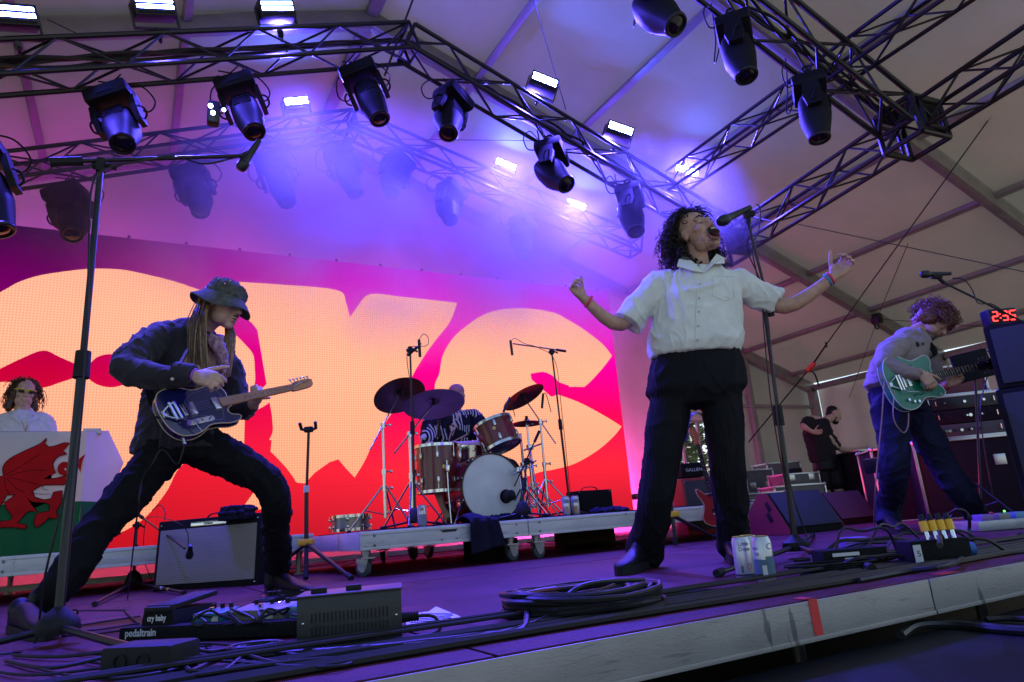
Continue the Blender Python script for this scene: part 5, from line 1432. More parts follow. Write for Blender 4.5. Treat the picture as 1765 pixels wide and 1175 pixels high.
fc = aY(755, 808, 5.75); drum('floor_tom', 'wine-red floor tom on chrome legs left of the bass drum', fc, (0, 0, 1), .19, .40, M_wine, M_drumhead, M_drumhead, 8)
ft = bpy.data.objects.get('floor_tom')
for k in range(3):
    a = 2.1 * k + .5; e = V(math.cos(a), math.sin(a), 0); p = fc + e * .215; g = G(); g.tube([p + V(0, 0, .05), p + V(0, 0, -.2), V(p.x + e.x * .03, p.y + e.y * .03, RZ_ + .003)], .0075, 8); g.box(p + V(0, 0, -.02), (.035, .035, .06), None, .006); obj('leg', g, M_chrome, ft)
g = G(); g.lathe([(.0001, .001), (.018, .001), (.018, -.003)], fc + V(-.02, -.193, .0), (0, -1, 0), 16); obj('badge', g, M_brass, ft)
tc_ = aY(857, 750, 5.52); tax = V(-.22, -.1, 1).normalized() + V(0, .40, 0); tax.normalize()
drum('rack_tom', 'wine-red rack tom tilted above the bass drum', tc_, tax, .175, .24, M_wine, M_drumhead, M_bluehead, 6)
rt = bpy.data.objects.get('rack_tom'); g = G(); u, w, d = basis(tax)
bp_ = tc_ + (CAMP - tc_).normalized() * .0; e = (CAMP - tc_); e = (e - d * e.dot(d)).normalized(); g.lathe([(.0001, .003), (.016, .003), (.016, -.004)], tc_ + e * .177 + d * .02, e, 16); obj('badge', g, M_brass, rt)
g = G(); g.tube([tc_ + V(.17, .05, 0), tc_ + V(.27, .05, .02), tc_ + V(.28, .06, -.25)], .012, 8); obj('mount_arm', g, M_chrome, rt)
sc_ = aY(815, 782, 5.95); drum('snare_drum', 'chrome snare drum between floor tom and rack tom', sc_, (.05, -.12, 1), .175, .13, M_chrome, M_drumhead, M_drumhead, 8)
g = G(); g.tube([V(sc_.x, sc_.y, sc_.z - .08), V(sc_.x, sc_.y, RZ_ + .2)], .013); sn = bpy.data.objects.get('snare_drum')
for k in range(3):
    a = 2.1 * k; g.tube([V(sc_.x, sc_.y, RZ_ + .25), V(sc_.x + .24 * math.cos(a), sc_.y + .24 * math.sin(a), RZ_ + .008)], .008, 6); g.tube([V(sc_.x, sc_.y, sc_.z - .13), sc_ + V(.17 * math.cos(a), .17 * math.sin(a), -.07)], .006, 6)
obj('stand', g, M_chrome, sn)
s2 = aY(604, 899, 6.35); s2.z = .33 + .065
drum('snare_drum', 'spare pale wood snare drum lying at the left rear edge of the riser', s2, (0, 0, 1), .17, .12, mat('silver_sparkle', (.3, .27, .24), .3, .5), M_drumhead, M_drumhead, 8)
g = G(); g.lathe([(.0001, .09), (.14, .09), (.16, .06), (.16, .02), (.13, 0), (.0001, 0)], (2.85, 6.5, .74), (0, 0, 1), 24)
th = thing('drum_throne', 'black round drum throne under the drummer', 'stool', (2.85, 6.5, RZ_)); obj('seat', g, M_tolex, th)
g = G(); g.cyl((2.85, 6.5, RZ_ + .12), (2.85, 6.5, .745), .016); obj('post', g, M_chrome, th)
for k in range(3):
    a = 2.1 * k + .3; g = G(); g.tube([(2.85, 6.5, RZ_ + .3), (2.85 + .27 * math.cos(a), 6.5 + .27 * math.sin(a), RZ_ + .01)], .011, 8); obj('leg', g, M_chrome, th)

def tripod(par, base, z0, hub, rad, m, n=3, ph=0.3, r=.0095, brace=True, foot=M_rubber):
    b = Vector(base)
    for k in range(n):
        a = 2 * math.pi * k / n + ph; e = V(math.cos(a), math.sin(a), 0); tip = V(b.x, b.y, z0 + .012) + e * rad
        g = G(); g.tube([V(b.x, b.y, hub) + e * .015, tip], r, 8)
        if brace: g.tube([V(b.x, b.y, z0 + (hub - z0) * .35), V(b.x, b.y, hub).lerp(tip, .55)], r * .6, 6)
        lg = obj('leg', g, m, par); g = G(); g.ell(tip, (.018, .018, .012), None, 10, 6); obj('rubber_foot', g, foot, lg)
def cym_stand(lab, base, ztop, cc, crad, nrm, name='cymbal_stand', clab='', boom=True, bell=1.0):
    """chrome boom stand with its cymbal as a thing of its own"""
    b = Vector(base); s = thing('cymbal_stand', lab, 'stand', (b.x, b.y, RZ_), 'cymbal stands')
    g = G(); g.cyl(V(b.x, b.y, RZ_ + .1), V(b.x, b.y, RZ_ + (ztop - RZ_) * .55), .0145); obj('lower_tube', g, M_chrome, s)
    g = G(); g.cyl(V(b.x, b.y, RZ_ + (ztop - RZ_) * .5), V(b.x, b.y, ztop), .0105); obj('upper_tube', g, M_chrome, s)
    for z in (RZ_ + (ztop - RZ_) * .55, ztop, RZ_ + .34):
        g = G(); g.cyl(V(b.x, b.y, z - .025), V(b.x, b.y, z + .02), .02); g.tube([V(b.x, b.y, z), V(b.x + .05, b.y - .02, z)], .006, 6); g.ell((b.x + .055, b.y - .022, z), (.012, .008, .016), None, 8, 6); obj('wing_nut', g, M_chrome, s)
    tripod(s, b, RZ_, RZ_ + .36, .30, M_chrome, 3, rnd.uniform(0, 2), .008)
    cc = Vector(cc); t = V(b.x, b.y, ztop); d = (cc - t).normalized()
    g = G(); g.tube([t - d * .28, cc], .007, 8); obj('boom_arm', g, M_chrome if bell > 0 else M_blackmetal, s)
    n_ = Vector(nrm).normalized()
    cy_ = thing('cymbal', clab, 'cymbal', cc, 'cymbals'); R = crad
    prof = [(R, -.02), (R * .8, -.009), (R * .5, .002), (R * .24, .010), (R * .2, .014), (R * .15, .026), (R * .06, .034), (.006, .035), (.006, .033), (R * .06, .0325), (R * .145, .0245), (R * .19, .0125), (R * .23, .0085), (R * .5, .0005), (R * .8, -.0105), (R, -.0215)]
    g = G(); g.lathe(prof, cc, n_, 48, False); obj('plate', g, M_cymbal, cy_)
    g = G(); g.cyl(cc + n_ * .03, cc + n_ * .06, .016, None, 12); g.cyl(cc - n_ * .02, cc + n_ * .03, .013, None, 12); obj('felt', g, M_rubber, cy_)
    return s
c1, c2, c3 = aY(688, 679, 5.75), aY(748, 694, 5.6), aY(901, 682, 5.9)
tocam = (CAMP - c1).normalized()
cym_stand('chrome boom stand at the left of the drum kit', aY(664, 885, 5.6), aY(664, 733, 5.6).z, c1, .235, V(-.06, .62, 1.0), clab='large dark cymbal highest at the left of the kit')
cym_stand('chrome boom stand beside the floor tom', aY(711, 890, 5.35), aY(711, 748, 5.35).z, c2, .275, V(.05, .34, 1.0), clab='large dark cymbal in front of the drummer hiding his face')
cym_stand('chrome boom stand at the right of the drum kit', aY(945, 880, 5.75), aY(940, 726, 5.75).z, c3, .23, V(-.30, .40, 1.0), clab='ride cymbal tilted at the right of the kit')
hh = aY(908, 727, 6.0)
cym_stand('chrome hi-hat stand right of the rack tom', V(hh.x, hh.y, 0), hh.z - .02, hh, .17, V(0.03, .03, 1), clab='small hi-hat cymbal seen edge-on right of the rack tom')
# hardware clutter right of the bass drum
for k, (x, y, Y, t) in enumerate(((915, 880, 5.5, 800), (928, 882, 5.6, 770), (905, 885, 5.3, 810))):
    b = aY(x, y, Y); s = thing('drum_hardware_stand', ['short chrome stand leaning beside the bass drum', 'tall chrome stand behind the bass drum microphone', 'low chrome clamp stand close against the bass drum'][k], 'stand', (b.x, b.y, RZ_), 'drum hardware')
    zt = aY(x - 4, t, Y).z
    g = G(); g.tube([(b.x, b.y, RZ_ + .05), (b.x - .02, b.y + .02, zt)], .011, 8); obj('tube', g, M_chrome, s)
    g = G(); g.box((b.x - .02, b.y + .02, zt), (.06, .05, .05), None, .01); g.tube([(b.x - .1, b.y, zt - .03), (b.x + .1, b.y, zt + .03)], .008, 8); obj('clamp', g, M_chrome, s)
    tripod(s, b, RZ_, RZ_ + .28, .22, M_chrome, 3, k, .008)

# ------------------------------------------------------------------ microphone stands
def mic_body(g_, tip, d, L=.17, r0=.0235, pencil=False):
    d = Vector(d).normalized(); tip = Vector(tip)
    if pencil: g_.lathe([(.0001, 0), (.012, 0), (.0125, .01), (.0125, .13), (.010, .15), (.0001, .15)], tip, -d, 16)
    else: g_.lathe([(.0001, 0), (.016, .003), (.0235, .014), (.0258, .03), (.0245, .048), (.0235, .05), (.018, .062), (.016, .09), (.0115, L), (.0001, L)], tip, -d, 18)
def mic(lab, tip, d, par=None, pencil=False, L=.17, k=1.0):
    t = thing('microphone', lab, 'microphone', tip, 'stage microphones'); g = G(); mic_body(g, tip, d, L / k, pencil=pencil); g.v = [Vector(tip) + (p - Vector(tip)) * k for p in g.v]; obj('body', g, M_blackmetal, t)
    if not pencil:
        g = G(); g.torus(Vector(tip) - Vector(d).normalized() * .047, .0235, .003, d, 20, 6); obj('grille_ring', g, M_blackmetal, t)
    return t
def mic_stand(lab, base, zhub, legs, top, boom=None, boom_tail=None, m=M_blackmetal, cone=True, z0=0.0, r=.0125, mid=None):
    b = Vector(base); s = thing('microphone_stand', lab, 'microphone stand', (b.x, b.y, z0), 'microphone stands')
    hub = V(b.x, b.y, zhub); top = Vector(top); mid_ = hub.lerp(top, .52)
    if cone:
        g = G(); g.lathe([(.0001, z0 + .035), (.062, z0 + .035), (.066, z0 + .05), (.062, z0 + .075), (.040, zhub - .01), (.026, zhub), (.016, zhub + .01)], (b.x, b.y, 0), (0, 0, 1), 24); obj('hub', g, M_rubber, s)
    g = G(); g.tube([V(b.x, b.y, zhub - .02), mid_], r, 14); obj('lower_tube', g, m, s)
    g = G(); g.tube([mid_ - (top - hub).normalized() * .08, mid_ + (top - hub).normalized() * .02], [r * 1.75, r * 1.6], 14); obj('clutch', g, M_rubber, s)
    g = G(); g.tube([mid_, top], r * .72, 12); obj('upper_tube', g, m, s)
    for tip in legs:
        tip = Vector(tip); g = G(); st_ = V(b.x, b.y, z0 + .055)
        g.tube([st_, tip + V(0, 0, .016)], r * .72, 10); lg = obj('leg', g, m, s)
        g = G(); dd = (tip - st_).normalized(); g.tube([tip + V(0, 0, .016) - dd * .05, tip + V(0, 0, .016)], r * 1.15, 10); obj('rubber_foot', g, M_rubber, lg)
    if boom is not None:
        g = G(); g.box(top, (.035, .035, .06), None, .008); g.cyl(top - CR * .03, top + CR * .03, .014); g.tube([top + CR * .03, top + CR * .06 - UP * .02], .008); obj('boom_joint', g, M_rubber, s)
        g = G(); g.tube([boom_tail, boom], r * .55, 10); obj('boom', g, m, s)
        g = G(); bd_ = (Vector(boom) - Vector(boom_tail)).normalized(); g.tube([Vector(boom_tail), Vector(boom_tail) + bd_ * .11], r * 1.15, 10); obj('counterweight', g, M_rubber, s)
    return s
def lead(lab, pts, r=.0035, m=M_cable, grp='microphone leads', per=6):
    g = G(); g.tube(spline(pts, per), r, 6); return single('cable', g, m, lab, 'cable', grp)
# left, near the camera
hb_ = fl(97, 1112); h0 = hb_.dot(HV)
tpL = aH(174, 285, h0 + .06)
bL, tL = aH(425, 268, h0 + .34), aH(86, 279, h0 - .02)
mic_stand('tall black boom microphone stand at the left front with conical tripod hub', hb_, aH(107, 1050, h0).z, [fl(310, 1152), fl(-60, 1130), fl(128, 1062)], tpL, bL, tL, r=.016)
mic('red-lit microphone at the end of the left boom, pointing down', aH(412, 294, h0 + .34), aH(408, 294, h0 + .34) - aH(432, 258, h0 + .34))
lead('microphone lead wound round the left boom and dropping to the floor', [aH(432, 258, h0 + .34), aH(400, 272, h0 + .32), aH(350, 282, h0 + .25), aH(300, 268, h0 + .2), aH(250, 276, h0 + .1), aH(180, 292, h0 + .02), aH(157, 330, h0), aH(153, 430, h0 - .02), aH(150, 560, h0 - .02), aH(138, 700, h0 - .03), aH(112, 850, h0 - .03), aH(78, 990, h0 - .02), fl(60, 1110, .006), fl(20, 1125, .006), fl(-60, 1130, .006)], .004)
# singer's stand
hs_ = fl(1376, 962); h1 = hs_.dot(HV)
tpS = aH(1302, 468, h1 - .02)
mic_stand('black microphone stand with angled boom in front of the singer', hs_, aH(1374, 925, h1).z, [fl(1236, 996), fl(1505, 988), fl(1402, 925)], aH(1316, 520, h1 - .01), aH(1290, 385, h1 - .08), aH(1330, 545, h1 - .02), r=.0145)
mic('black vocal microphone held up beside the open mouth of the singer', aH(1238, 384, h1 - .14), aH(1238, 384, h1 - .14) - aH(1304, 352, h1 - .08), L=.23, k=1.2)
g = G(); p = aH(1290, 372, h1 - .09); g.tube([aH(1290, 386, h1 - .08), p], .013, 10); g.tube([p - CR * .02, p + CR * .03 + UP * .014], .019, 10)
single('microphone_clip', g, M_rubber, 'black clip gripping the vocal microphone of the singer', 'clip')
lead('microphone lead looping from the vocal microphone down its stand', [aH(1304, 352, h1 - .08), aH(1310, 360, h1 - .08), aH(1308, 395, h1 - .06), aH(1297, 425, h1 - .04), aH(1304, 470, h1 - .05), aH(1322, 540, h1 - .04), aH(1330, 620, h1 - .04), aH(1345, 760, h1 - .04), aH(1372, 870, h1 - .05), aH(1395, 940, h1 - .05), fl(1398, 985, .006), fl(1380, 990, .006)], .0038)
lead('second lead hugging the singer microphone stand', [aH(1296, 392, h1 - .06), aH(1288, 430, h1 - .05), aH(1312, 490, h1 - .05), aH(1316, 560, h1 - .03), aH(1330, 700, h1 - .03), aH(1360, 870, h1 - .02), aH(1372, 920, h1 - .03)], .0035)
# right edge
mic('black vocal microphone on a boom in front of the right guitarist', aH(1586, 473, 4.3), CR * -1 + V(0, 0, .05), L=.2)
s_ = mic_stand('boom microphone stand entering from the right frame edge', aH(1800, 930, 4.3) * V(1, 1, 0) if False else fl(1820, 905), fl(1820, 905).z + .14, [fl(1760, 930), fl(1900, 930), fl(1850, 890)], aH(1775, 560, 4.35), aH(1625, 486, 4.3), aH(1840, 592, 4.38), r=.0135)
g = G(); g.tube([aH(1628, 488, 4.3), aH(1612, 474, 4.3)], .013, 10); g.tube([aH(1622, 477, 4.3), aH(1606, 476, 4.3)], .018, 10); single('microphone_clip', g, M_rubber, 'black clip on the boom before the right guitarist', 'clip')
lead('curved lead hanging from the right boom microphone', [aH(1642, 479, 4.3), aH(1662, 482, 4.29), aH(1676, 500, 4.29), aH(1686, 522, 4.29), aH(1710, 524, 4.3), aH(1735, 540, 4.3)], .004)
# small stand in front of the left amp
hAm = min(fl(262, 1020).dot(HV), fl(445, 1008).dot(HV)) - .10
ha = fl(229, 1016); h2 = ha.dot(HV)
mic_stand('short boom microphone stand in front of the silver-cloth amplifier', ha, aH(229, 985, h2).z, [fl(162, 1046), fl(318, 1026), fl(258, 992)], aH(236, 905, h2), aH(318, 945, hAm), aH(240, 888, h2 - .02), r=.0125)
mic('small dark microphone hanging before the amplifier cloth', aH(326, 962, hAm + .02), V(0, .7, -.7), L=.12)
lead('thin black lead looping over the amplifier face', [aH(324, 942, hAm), aH(322, 915, hAm), aH(300, 898, hAm), aH(262, 890, h2 - .03), aH(250, 905, h2), aH(248, 960, h2), aH(262, 1000, h2 - .02), fl(275, 1015, .005)], .0035)
# drum overheads
for (lab, mlab, bx_, by_, Yb, tx_, ty_, bo, bt, mt, md, llab) in (
    ('slim black overhead microphone stand left of the kit', 'pencil microphone hanging over the left cymbals', 716, 905, 5.15, 707, 603, (726, 592), (703, 612), (724, 615), V(0.02, 0, -1), 'looped lead above the left drum microphone'),
    ('black overhead boom stand right of the kit', 'pencil microphone hanging over the ride cymbal', 983, 880, 5.6, 951, 606, (884, 592), (975, 605), (883, 612), V(.05, 0, -1), 'lead running along the right overhead boom')):
    b = aY(bx_, by_, Yb); b.z = RZ_; tp = aY(tx_, ty_, Yb)
    legs = [V(b.x + .28 * math.cos(a), b.y + .28 * math.sin(a), RZ_) for a in (.4, 2.5, 4.5)]
    mic_stand(lab, b, RZ_ + .14, legs, tp, aY(*bo, Yb), aY(*bt, Yb), z0=RZ_, r=.0115); mic(mlab, aY(*mt, Yb), md, pencil=True)
    mtp = aY(*mt, Yb)
    if bx_ < 800: pts = [mtp + UP * .15, mtp + UP * .2 + V(.04, 0, 0), mtp + UP * .17 + V(.08, 0, 0), mtp + UP * .1 + V(.06, 0, 0), tp + V(0, 0, .02), tp + V(-.03, 0, -.1), tp + V(.0, -.02, -.5), V(b.x, b.y, RZ_ + .3)]
    else: pts = [mtp + UP * .15, mtp + UP * .17 + V(.05, 0, 0), aY(905, 592, Yb), aY(930, 600, Yb), tp + V(.03, 0, -.1), tp + V(.05, 0, -.6), V(b.x + .02, b.y, RZ_ + .2)]
    lead(llab, pts, .003)
bm_ = aY(902, 890, 5.05); bm_.z = RZ_
mic_stand('low black boom stand aiming into the bass drum', bm_, RZ_ + .14, [V(bm_.x + .25 * math.cos(a), bm_.y + .25 * math.sin(a), RZ_) for a in (.9, 3.0, 5.2)], aY(908, 795, 5.1), pc + V(.06, -.04, .08), aY(930, 742, 5.15), z0=RZ_, r=.011)
kk = thing('microphone', 'fat black microphone pushed into the bass drum port', 'microphone', pc, 'stage microphones'); g = G(); g.lathe([(.0001, -.02), (.04, -.01), (.048, .03), (.045, .07), (.025, .09), (.0001, .095)], pc, (.2, -1, .1), 20); obj('body', g, M_rubber, kk)
for k, (x, y, Y, dd) in enumerate(((872, 700, 5.6, V(-.5, .2, -1)), (935, 693, 5.7, V(-.2, 0, -1)), (756, 742, 5.55, V(0, .3, -1)))):
    p = aY(x, y, Y); mic(['clip microphone above the rack tom', 'pencil microphone hanging by the ride cymbal', 'clip microphone above the floor tom rim'][k], p + dd.normalized() * .06, dd, pencil=True)
    g = G(); g.tube(spline([p - dd.normalized() * .08, p + V(.05, 0, .08), p + V(.09, 0, -.1)], 5), .004, 6); single('clip_arm', g, M_rubber, ['bent clip arm beside the rack tom', 'bent clip arm by the ride stand', 'bent clip arm over the floor tom'][k], 'clip', 'drum microphone clips')

# ------------------------------------------------------------------ cans
def can(lab, p, rot, m_body, parts):
    c = thing('beer_can', lab, 'can', p, 'tall beer cans'); p = Vector(p); R = .0332; Hh = .157
    g = G(); g.lathe([(.0001, .006), (.022, .004), (.026, 0), (.0305, .010), (R, .018), (R, Hh - .018), (.0285, Hh - .006), (.0275, Hh - .002)], p, (0, 0, 1), 32, False); obj('body', g, m_body, c)
    g = G(); g.lathe([(.0275, Hh - .004), (.0285, Hh), (.026, Hh), (.0255, Hh - .005), (.0001, Hh - .005)], p, (0, 0, 1), 32, False); obj('lid', g, M_gold if rot is not None else M_chrome, c)
    for kind, a0, a1, z0, z1, mm in parts:
        g = G(); n = 10; P = []
        for i in range(n + 1):
            a = a0 + (a1 - a0) * i / n
            for z in (z0, z1): P.append(p + V(math.cos(a) * (R + .0006), math.sin(a) * (R + .0006), z))
        g.add(P, [(2 * i, 2 * i + 2, 2 * i + 3, 2 * i + 1) for i in range(n)]); obj(kind, g, mm, c)
    return c
def can_text(c, p, txt, ang, z, size, m):
    """letters wrapped round the can"""
    g0 = text_mesh(txt, size, (0, 0, 0), (1, 0, 0), (0, 1, 0), .0004); g = G(); R = .0342
    g.add([Vector(p) + V(math.cos(ang + v.x / R) * (R + v.z), math.sin(ang + v.x / R) * (R + v.z), z + v.y) for v in g0.v], g0.f); obj('print', g, m, c)
M_canw = mat('white_can', (.52, .53, .55), .3, .45, .06); M_cana = mat('silver_can', (.5, .52, .55), .28, .7, .1)
M_dkblue = mat('dark_blue_print', (.02, .02, .06), .5); M_slate = mat('slate_print', (.06, .13, .19), .5); M_tan = mat('tan_print', (.45, .28, .12), .5)
def face(p): return math.atan2(-p.y, -p.x)
p1, p2, p3 = fl(1287, 1001), fl(1323, 1004), fl(1306, 993)
p3 = p1 + HV * .055 + CR * .045
a = face(p1)
c = can('white tall can with dark blackletter print, left of the three at the stage front', p1, 0, M_canw, [('barcode', a - .35, a - .1, .03, .055, M_slate), ('base_band', a - 1.6, a + 1.6, .019, .026, M_dkblue)])
can_text(c, p1, 'Little', a + .25, .130, .020, M_dkblue); can_text(c, p1, 'Dona', a + .30, .112, .020, M_dkblue); can_text(c, p1, 'o', a + .55, .055, .045, M_tan)
a = face(p2)
c = can('white and slate tall can, right of the three at the stage front', p2, 0, M_canw, [('barcode', a - .25, a + .2, .022, .058, M_whitep), ('slate_band', a - 1.6, a - .25, .019, .080, M_slate), ('slate_band', a + .2, a + 1.6, .019, .088, M_slate), ('slate_band', a - .25, a + .2, .06, .078, M_slate)])
can_text(c, p2, 'ma', a - .8, .118, .018, M_slate); can_text(c, p2, 'ER', a - .6, .097, .014, M_slate); can_text(c, p2, 'C', a + .75, .12, .03, M_slate)
can('tall can standing behind the other two at the stage front', p3, 0, M_canw, [])
q1 = aY(728, 898, RY0 + .12); q1.z = RZ_; a = face(q1)
c = can('silver tall can alone on the riser beside the floor tom', q1, None, M_cana, [('slate_band', a - .9, a + .9, .02, .09, mat('grey_print', (.2, .24, .28), .5)), ('tan_patch', a - .4, a + .4, .115, .135, M_tan)])
for k, x in enumerate((977, 993)):
    q = aY(x, 884, RY0 + .12); q.z = RZ_; a = face(q); can(['left of two silver cans on the right of the riser', 'right of two silver cans on the right of the riser'][k], q, None, M_cana, [('tan_patch', a - .5, a + .5, .02, .075, M_tan), ('grey_band', a - .8, a + .8, .1, .13, mat('grey_print', (.2, .24, .28), .5))])

# ------------------------------------------------------------------ amplifiers
def combo(lab, pl_, pr_, hgt, dep, m_cloth, lean=0.0, name='guitar_amplifier', panel=True, cab=M_tolex, grp='guitar amplifiers', z0=0.0, plate='', frame_w=.03, handle=True):
    pl_ = Vector(pl_); pr_ = Vector(pr_); ux = (pr_ - pl_); wd = ux.length; ux.normalize(); uy = UP.cross(ux); 
    upx = (UP + uy * lean).normalized(); ny = ux.cross(upx).normalized()      # ny toward the front
    if ny.dot(CAMP - pl_) < 0: ny = -ny
    r = thing(name, lab, 'amplifier', (pl_ + pr_) / 2, grp); c = (pl_ + pr_) / 2
    ax = (ux, ny, upx)
    g = G(); g.box(c + upx * (hgt / 2) - ny * (dep / 2), (wd, dep, hgt), ax, .012); obj('cabinet', g, cab, r)
    g = G(); top_ = hgt * .86 if panel else hgt - frame_w; bot = hgt * .085
    g.box(c + upx * ((top_ + bot) / 2) + ny * .004, (wd - frame_w * 2.2, .012, top_ - bot), ax, .003); obj('grille_cloth', g, m_cloth, r)
    if handle:
        g = G(); hc_ = c + upx * (hgt + .0) - ny * (dep * .45)
        g.tube(spline([hc_ - ux * .11, hc_ - ux * .08 + upx * .03, hc_ + upx * .04, hc_ + ux * .08 + upx * .03, hc_ + ux * .11], 5), .010, 6, True, .5); obj('handle', g, M_rubber, r)
    if plate:
        g = G(); g.box(c + upx * (hgt * .915) + ny * .003 - ux * (wd * -.0), (wd * .34, .008, .034), ax, .003); nm = obj('name_plate', g, M_chrome, r)
        g = text_mesh(plate, .026, c + upx * (hgt * .915) + ny * .009, ux if ux.dot(CR) > 0 else -ux, upx, .001); obj('lettering', g, M_black, nm)
    for sx in (-1, 1):
        for sz in (.05, .93):
            g = G(); p = c + ux * (sx * (wd / 2 - .03)) + upx * (hgt * sz) + ny * .003; g.ell(p, (.007, .007, .007), None, 8, 6); obj('screw', g, M_chrome, r)
    return r
al, ar = fl(262, 1020), fl(445, 1008)
amp = combo('black combo amplifier with silver cloth, tilted back behind the hatted guitarist', al, ar, .49, .25, M_silvercloth, .06, plate='Deluxe')
# folded towel
tp_ = al.lerp(ar, .78) + V(0, 0, .505) - (al - ar).normalized().cross(UP) * 0
g = G(); uxx = (ar - al).normalized(); nyy = V(uxx.y, -uxx.x, 0)
if nyy.dot(CAMP - al) < 0: nyy = -nyy
for k, (w_, d_, o_) in enumerate(((.22, .15, 0), (.225, .16, .004), (.215, .15, -.004), (.22, .155, .006), (.2, .14, 0))):
    g.box(al.lerp(ar, .80) + UP * (.462 + k * .019) - nyy * (-.005 + o_ * 2 - .0) + uxx * o_, (w_, d_, .021), (uxx, nyy, UP), .008)
tw = thing('towel', 'folded dark purple towel on the corner of the silver-cloth amplifier', 'towel', al.lerp(ar, .8) + UP * .5); obj('fold', remesh(g, .006, 2, .5, fold(.008, 14), tw.location), M_cloth_d, tw)
lead('black lead arching into the top of the silver-cloth amplifier', [fl(300, 1010, .5), aH(262, 880, al.dot(HV) + .2), aH(275, 870, al.dot(HV) + .2), aH(284, 880, al.dot(HV) + .12), aH(284, 896, al.dot(HV) + .08)][1:], .004)
# amps on the right of the riser
b1, b2 = aY(998, 884, 6.2), aY(1058, 878, 6.2); b1.z = b2.z = RZ_
combo('small black amplifier head on the riser beside the silver cans', b1, b2, .26, .22, M_tolex, 0, 'small_amplifier', False)
b1, b2 = fl(975, 934), fl(1062, 926); 
combo('brown-cloth amplifier on the floor behind the riser', aY(975, 936, 6.3) * V(1, 1, 0), aY(1062, 930, 6.3) * V(1, 1, 0), .30, .22, M_tweed, .05, panel=False, cab=mat('brown_tolex', (.05, .03, .02), .6))
b1, b2 = aY(1200, 905, 6.6) * V(1, 1, 0), aY(1240, 903, 6.45) * V(1, 1, 0)
rb1 = aY(1186, 912, 6.0); rb1.z = 0; rb2 = aY(1240, 910, 5.85); rb2.z = 0
combo('red-sided bass cabinet with grey cloth seen between the legs of the singer', rb1, rb2, .62, .45, M_graycl, 0, 'bass_cabinet', False, mat('red_tolex', (.28, .012, .012), .5))
mid_ = (rb1 + rb2) / 2; ux_ = (rb2 - rb1).normalized(); ny_ = V(ux_.y, -ux_.x, 0)
if ny_.dot(CAMP - rb1) < 0: ny_ = -ny_
hd = thing('bass_amplifier', 'black bass amplifier head with white lettering on the red cabinet', 'amplifier', mid_ + UP * .625)
g = G(); g.box(mid_ + UP * .71 - ny_ * .2, ((rb2 - rb1).length * .82, .32, .16), (ux_, ny_, UP), .02); obj('cabinet', g, M_tolex, hd)
g = text_mesh('GALLIEN', .05, mid_ + UP * .71 - ny_ * .0385, ux_, UP, .002); obj('lettering', g, M_whitep, hd)

# ------------------------------------------------------------------ guitar stands
def gstand(lab, base, top, z_hub, legs, m=M_blackmetal):
    b = Vector(base); top = Vector(top); s = thing('guitar_stand', lab, 'guitar stand', (b.x, b.y, 0), 'guitar stands')
    g = G(); g.tube([V(b.x, b.y, .07), V(b.x, b.y, z_hub + .4)], .016, 12); obj('lower_tube', g, m, s)
    g = G(); g.tube([V(b.x, b.y, z_hub + .3), top], .0105, 10); obj('upper_tube', g, m, s)
    g = G(); g.tube([V(b.x, b.y, z_hub + .36), V(b.x, b.y, z_hub + .41)], .02, 12); obj('collar', g, M_whitep, s)
    g = G(); g.box((b.x, b.y, z_hub), (.11, .075, .045), (CR, HV, UP), .012); obj('leg_housing', g, M_yellow, s)
    for t in legs:
        g = G(); t = Vector(t); g.tube([V(b.x, b.y, z_hub - .01), t + UP * .012], [.016, .013], 10); lg = obj('leg', g, m, s); g = G(); dd = (t - V(b.x, b.y, z_hub)).normalized(); g.tube([t + UP * .012 - dd * .06, t + UP * .012], .019, 10); obj('rubber_foot', g, M_rubber, lg)
    g = G(); g.box(top, (.07, .04, .045), (CR, HV, UP), .012)
    for sx in (-1, 1): g.tube([top + CR * (sx * .03), top + CR * (sx * .055) + UP * .005, top + CR * (sx * .06) + UP * .05 + TOC * .03], .013, 8)
    obj('yoke', g, M_rubber, s); return s
bs = fl(528, 998); hs2 = bs.dot(HV)
gstand('empty tripod guitar stand with yellow leg housing left of the drum riser', bs, aH(532, 740, hs2), aH(531, 934, hs2).z, [fl(606, 1000), fl(470, 985), fl(527, 1000)])
bs2 = fl(1166, 942); hs3 = bs2.dot(HV)
gstand('tripod guitar stand with yellow leg housing seen between the legs of the singer', bs2, aH(1163, 742, hs3), aH(1168, 885, hs3).z, [fl(1165, 942), fl(1235, 930), fl(1145, 930)])

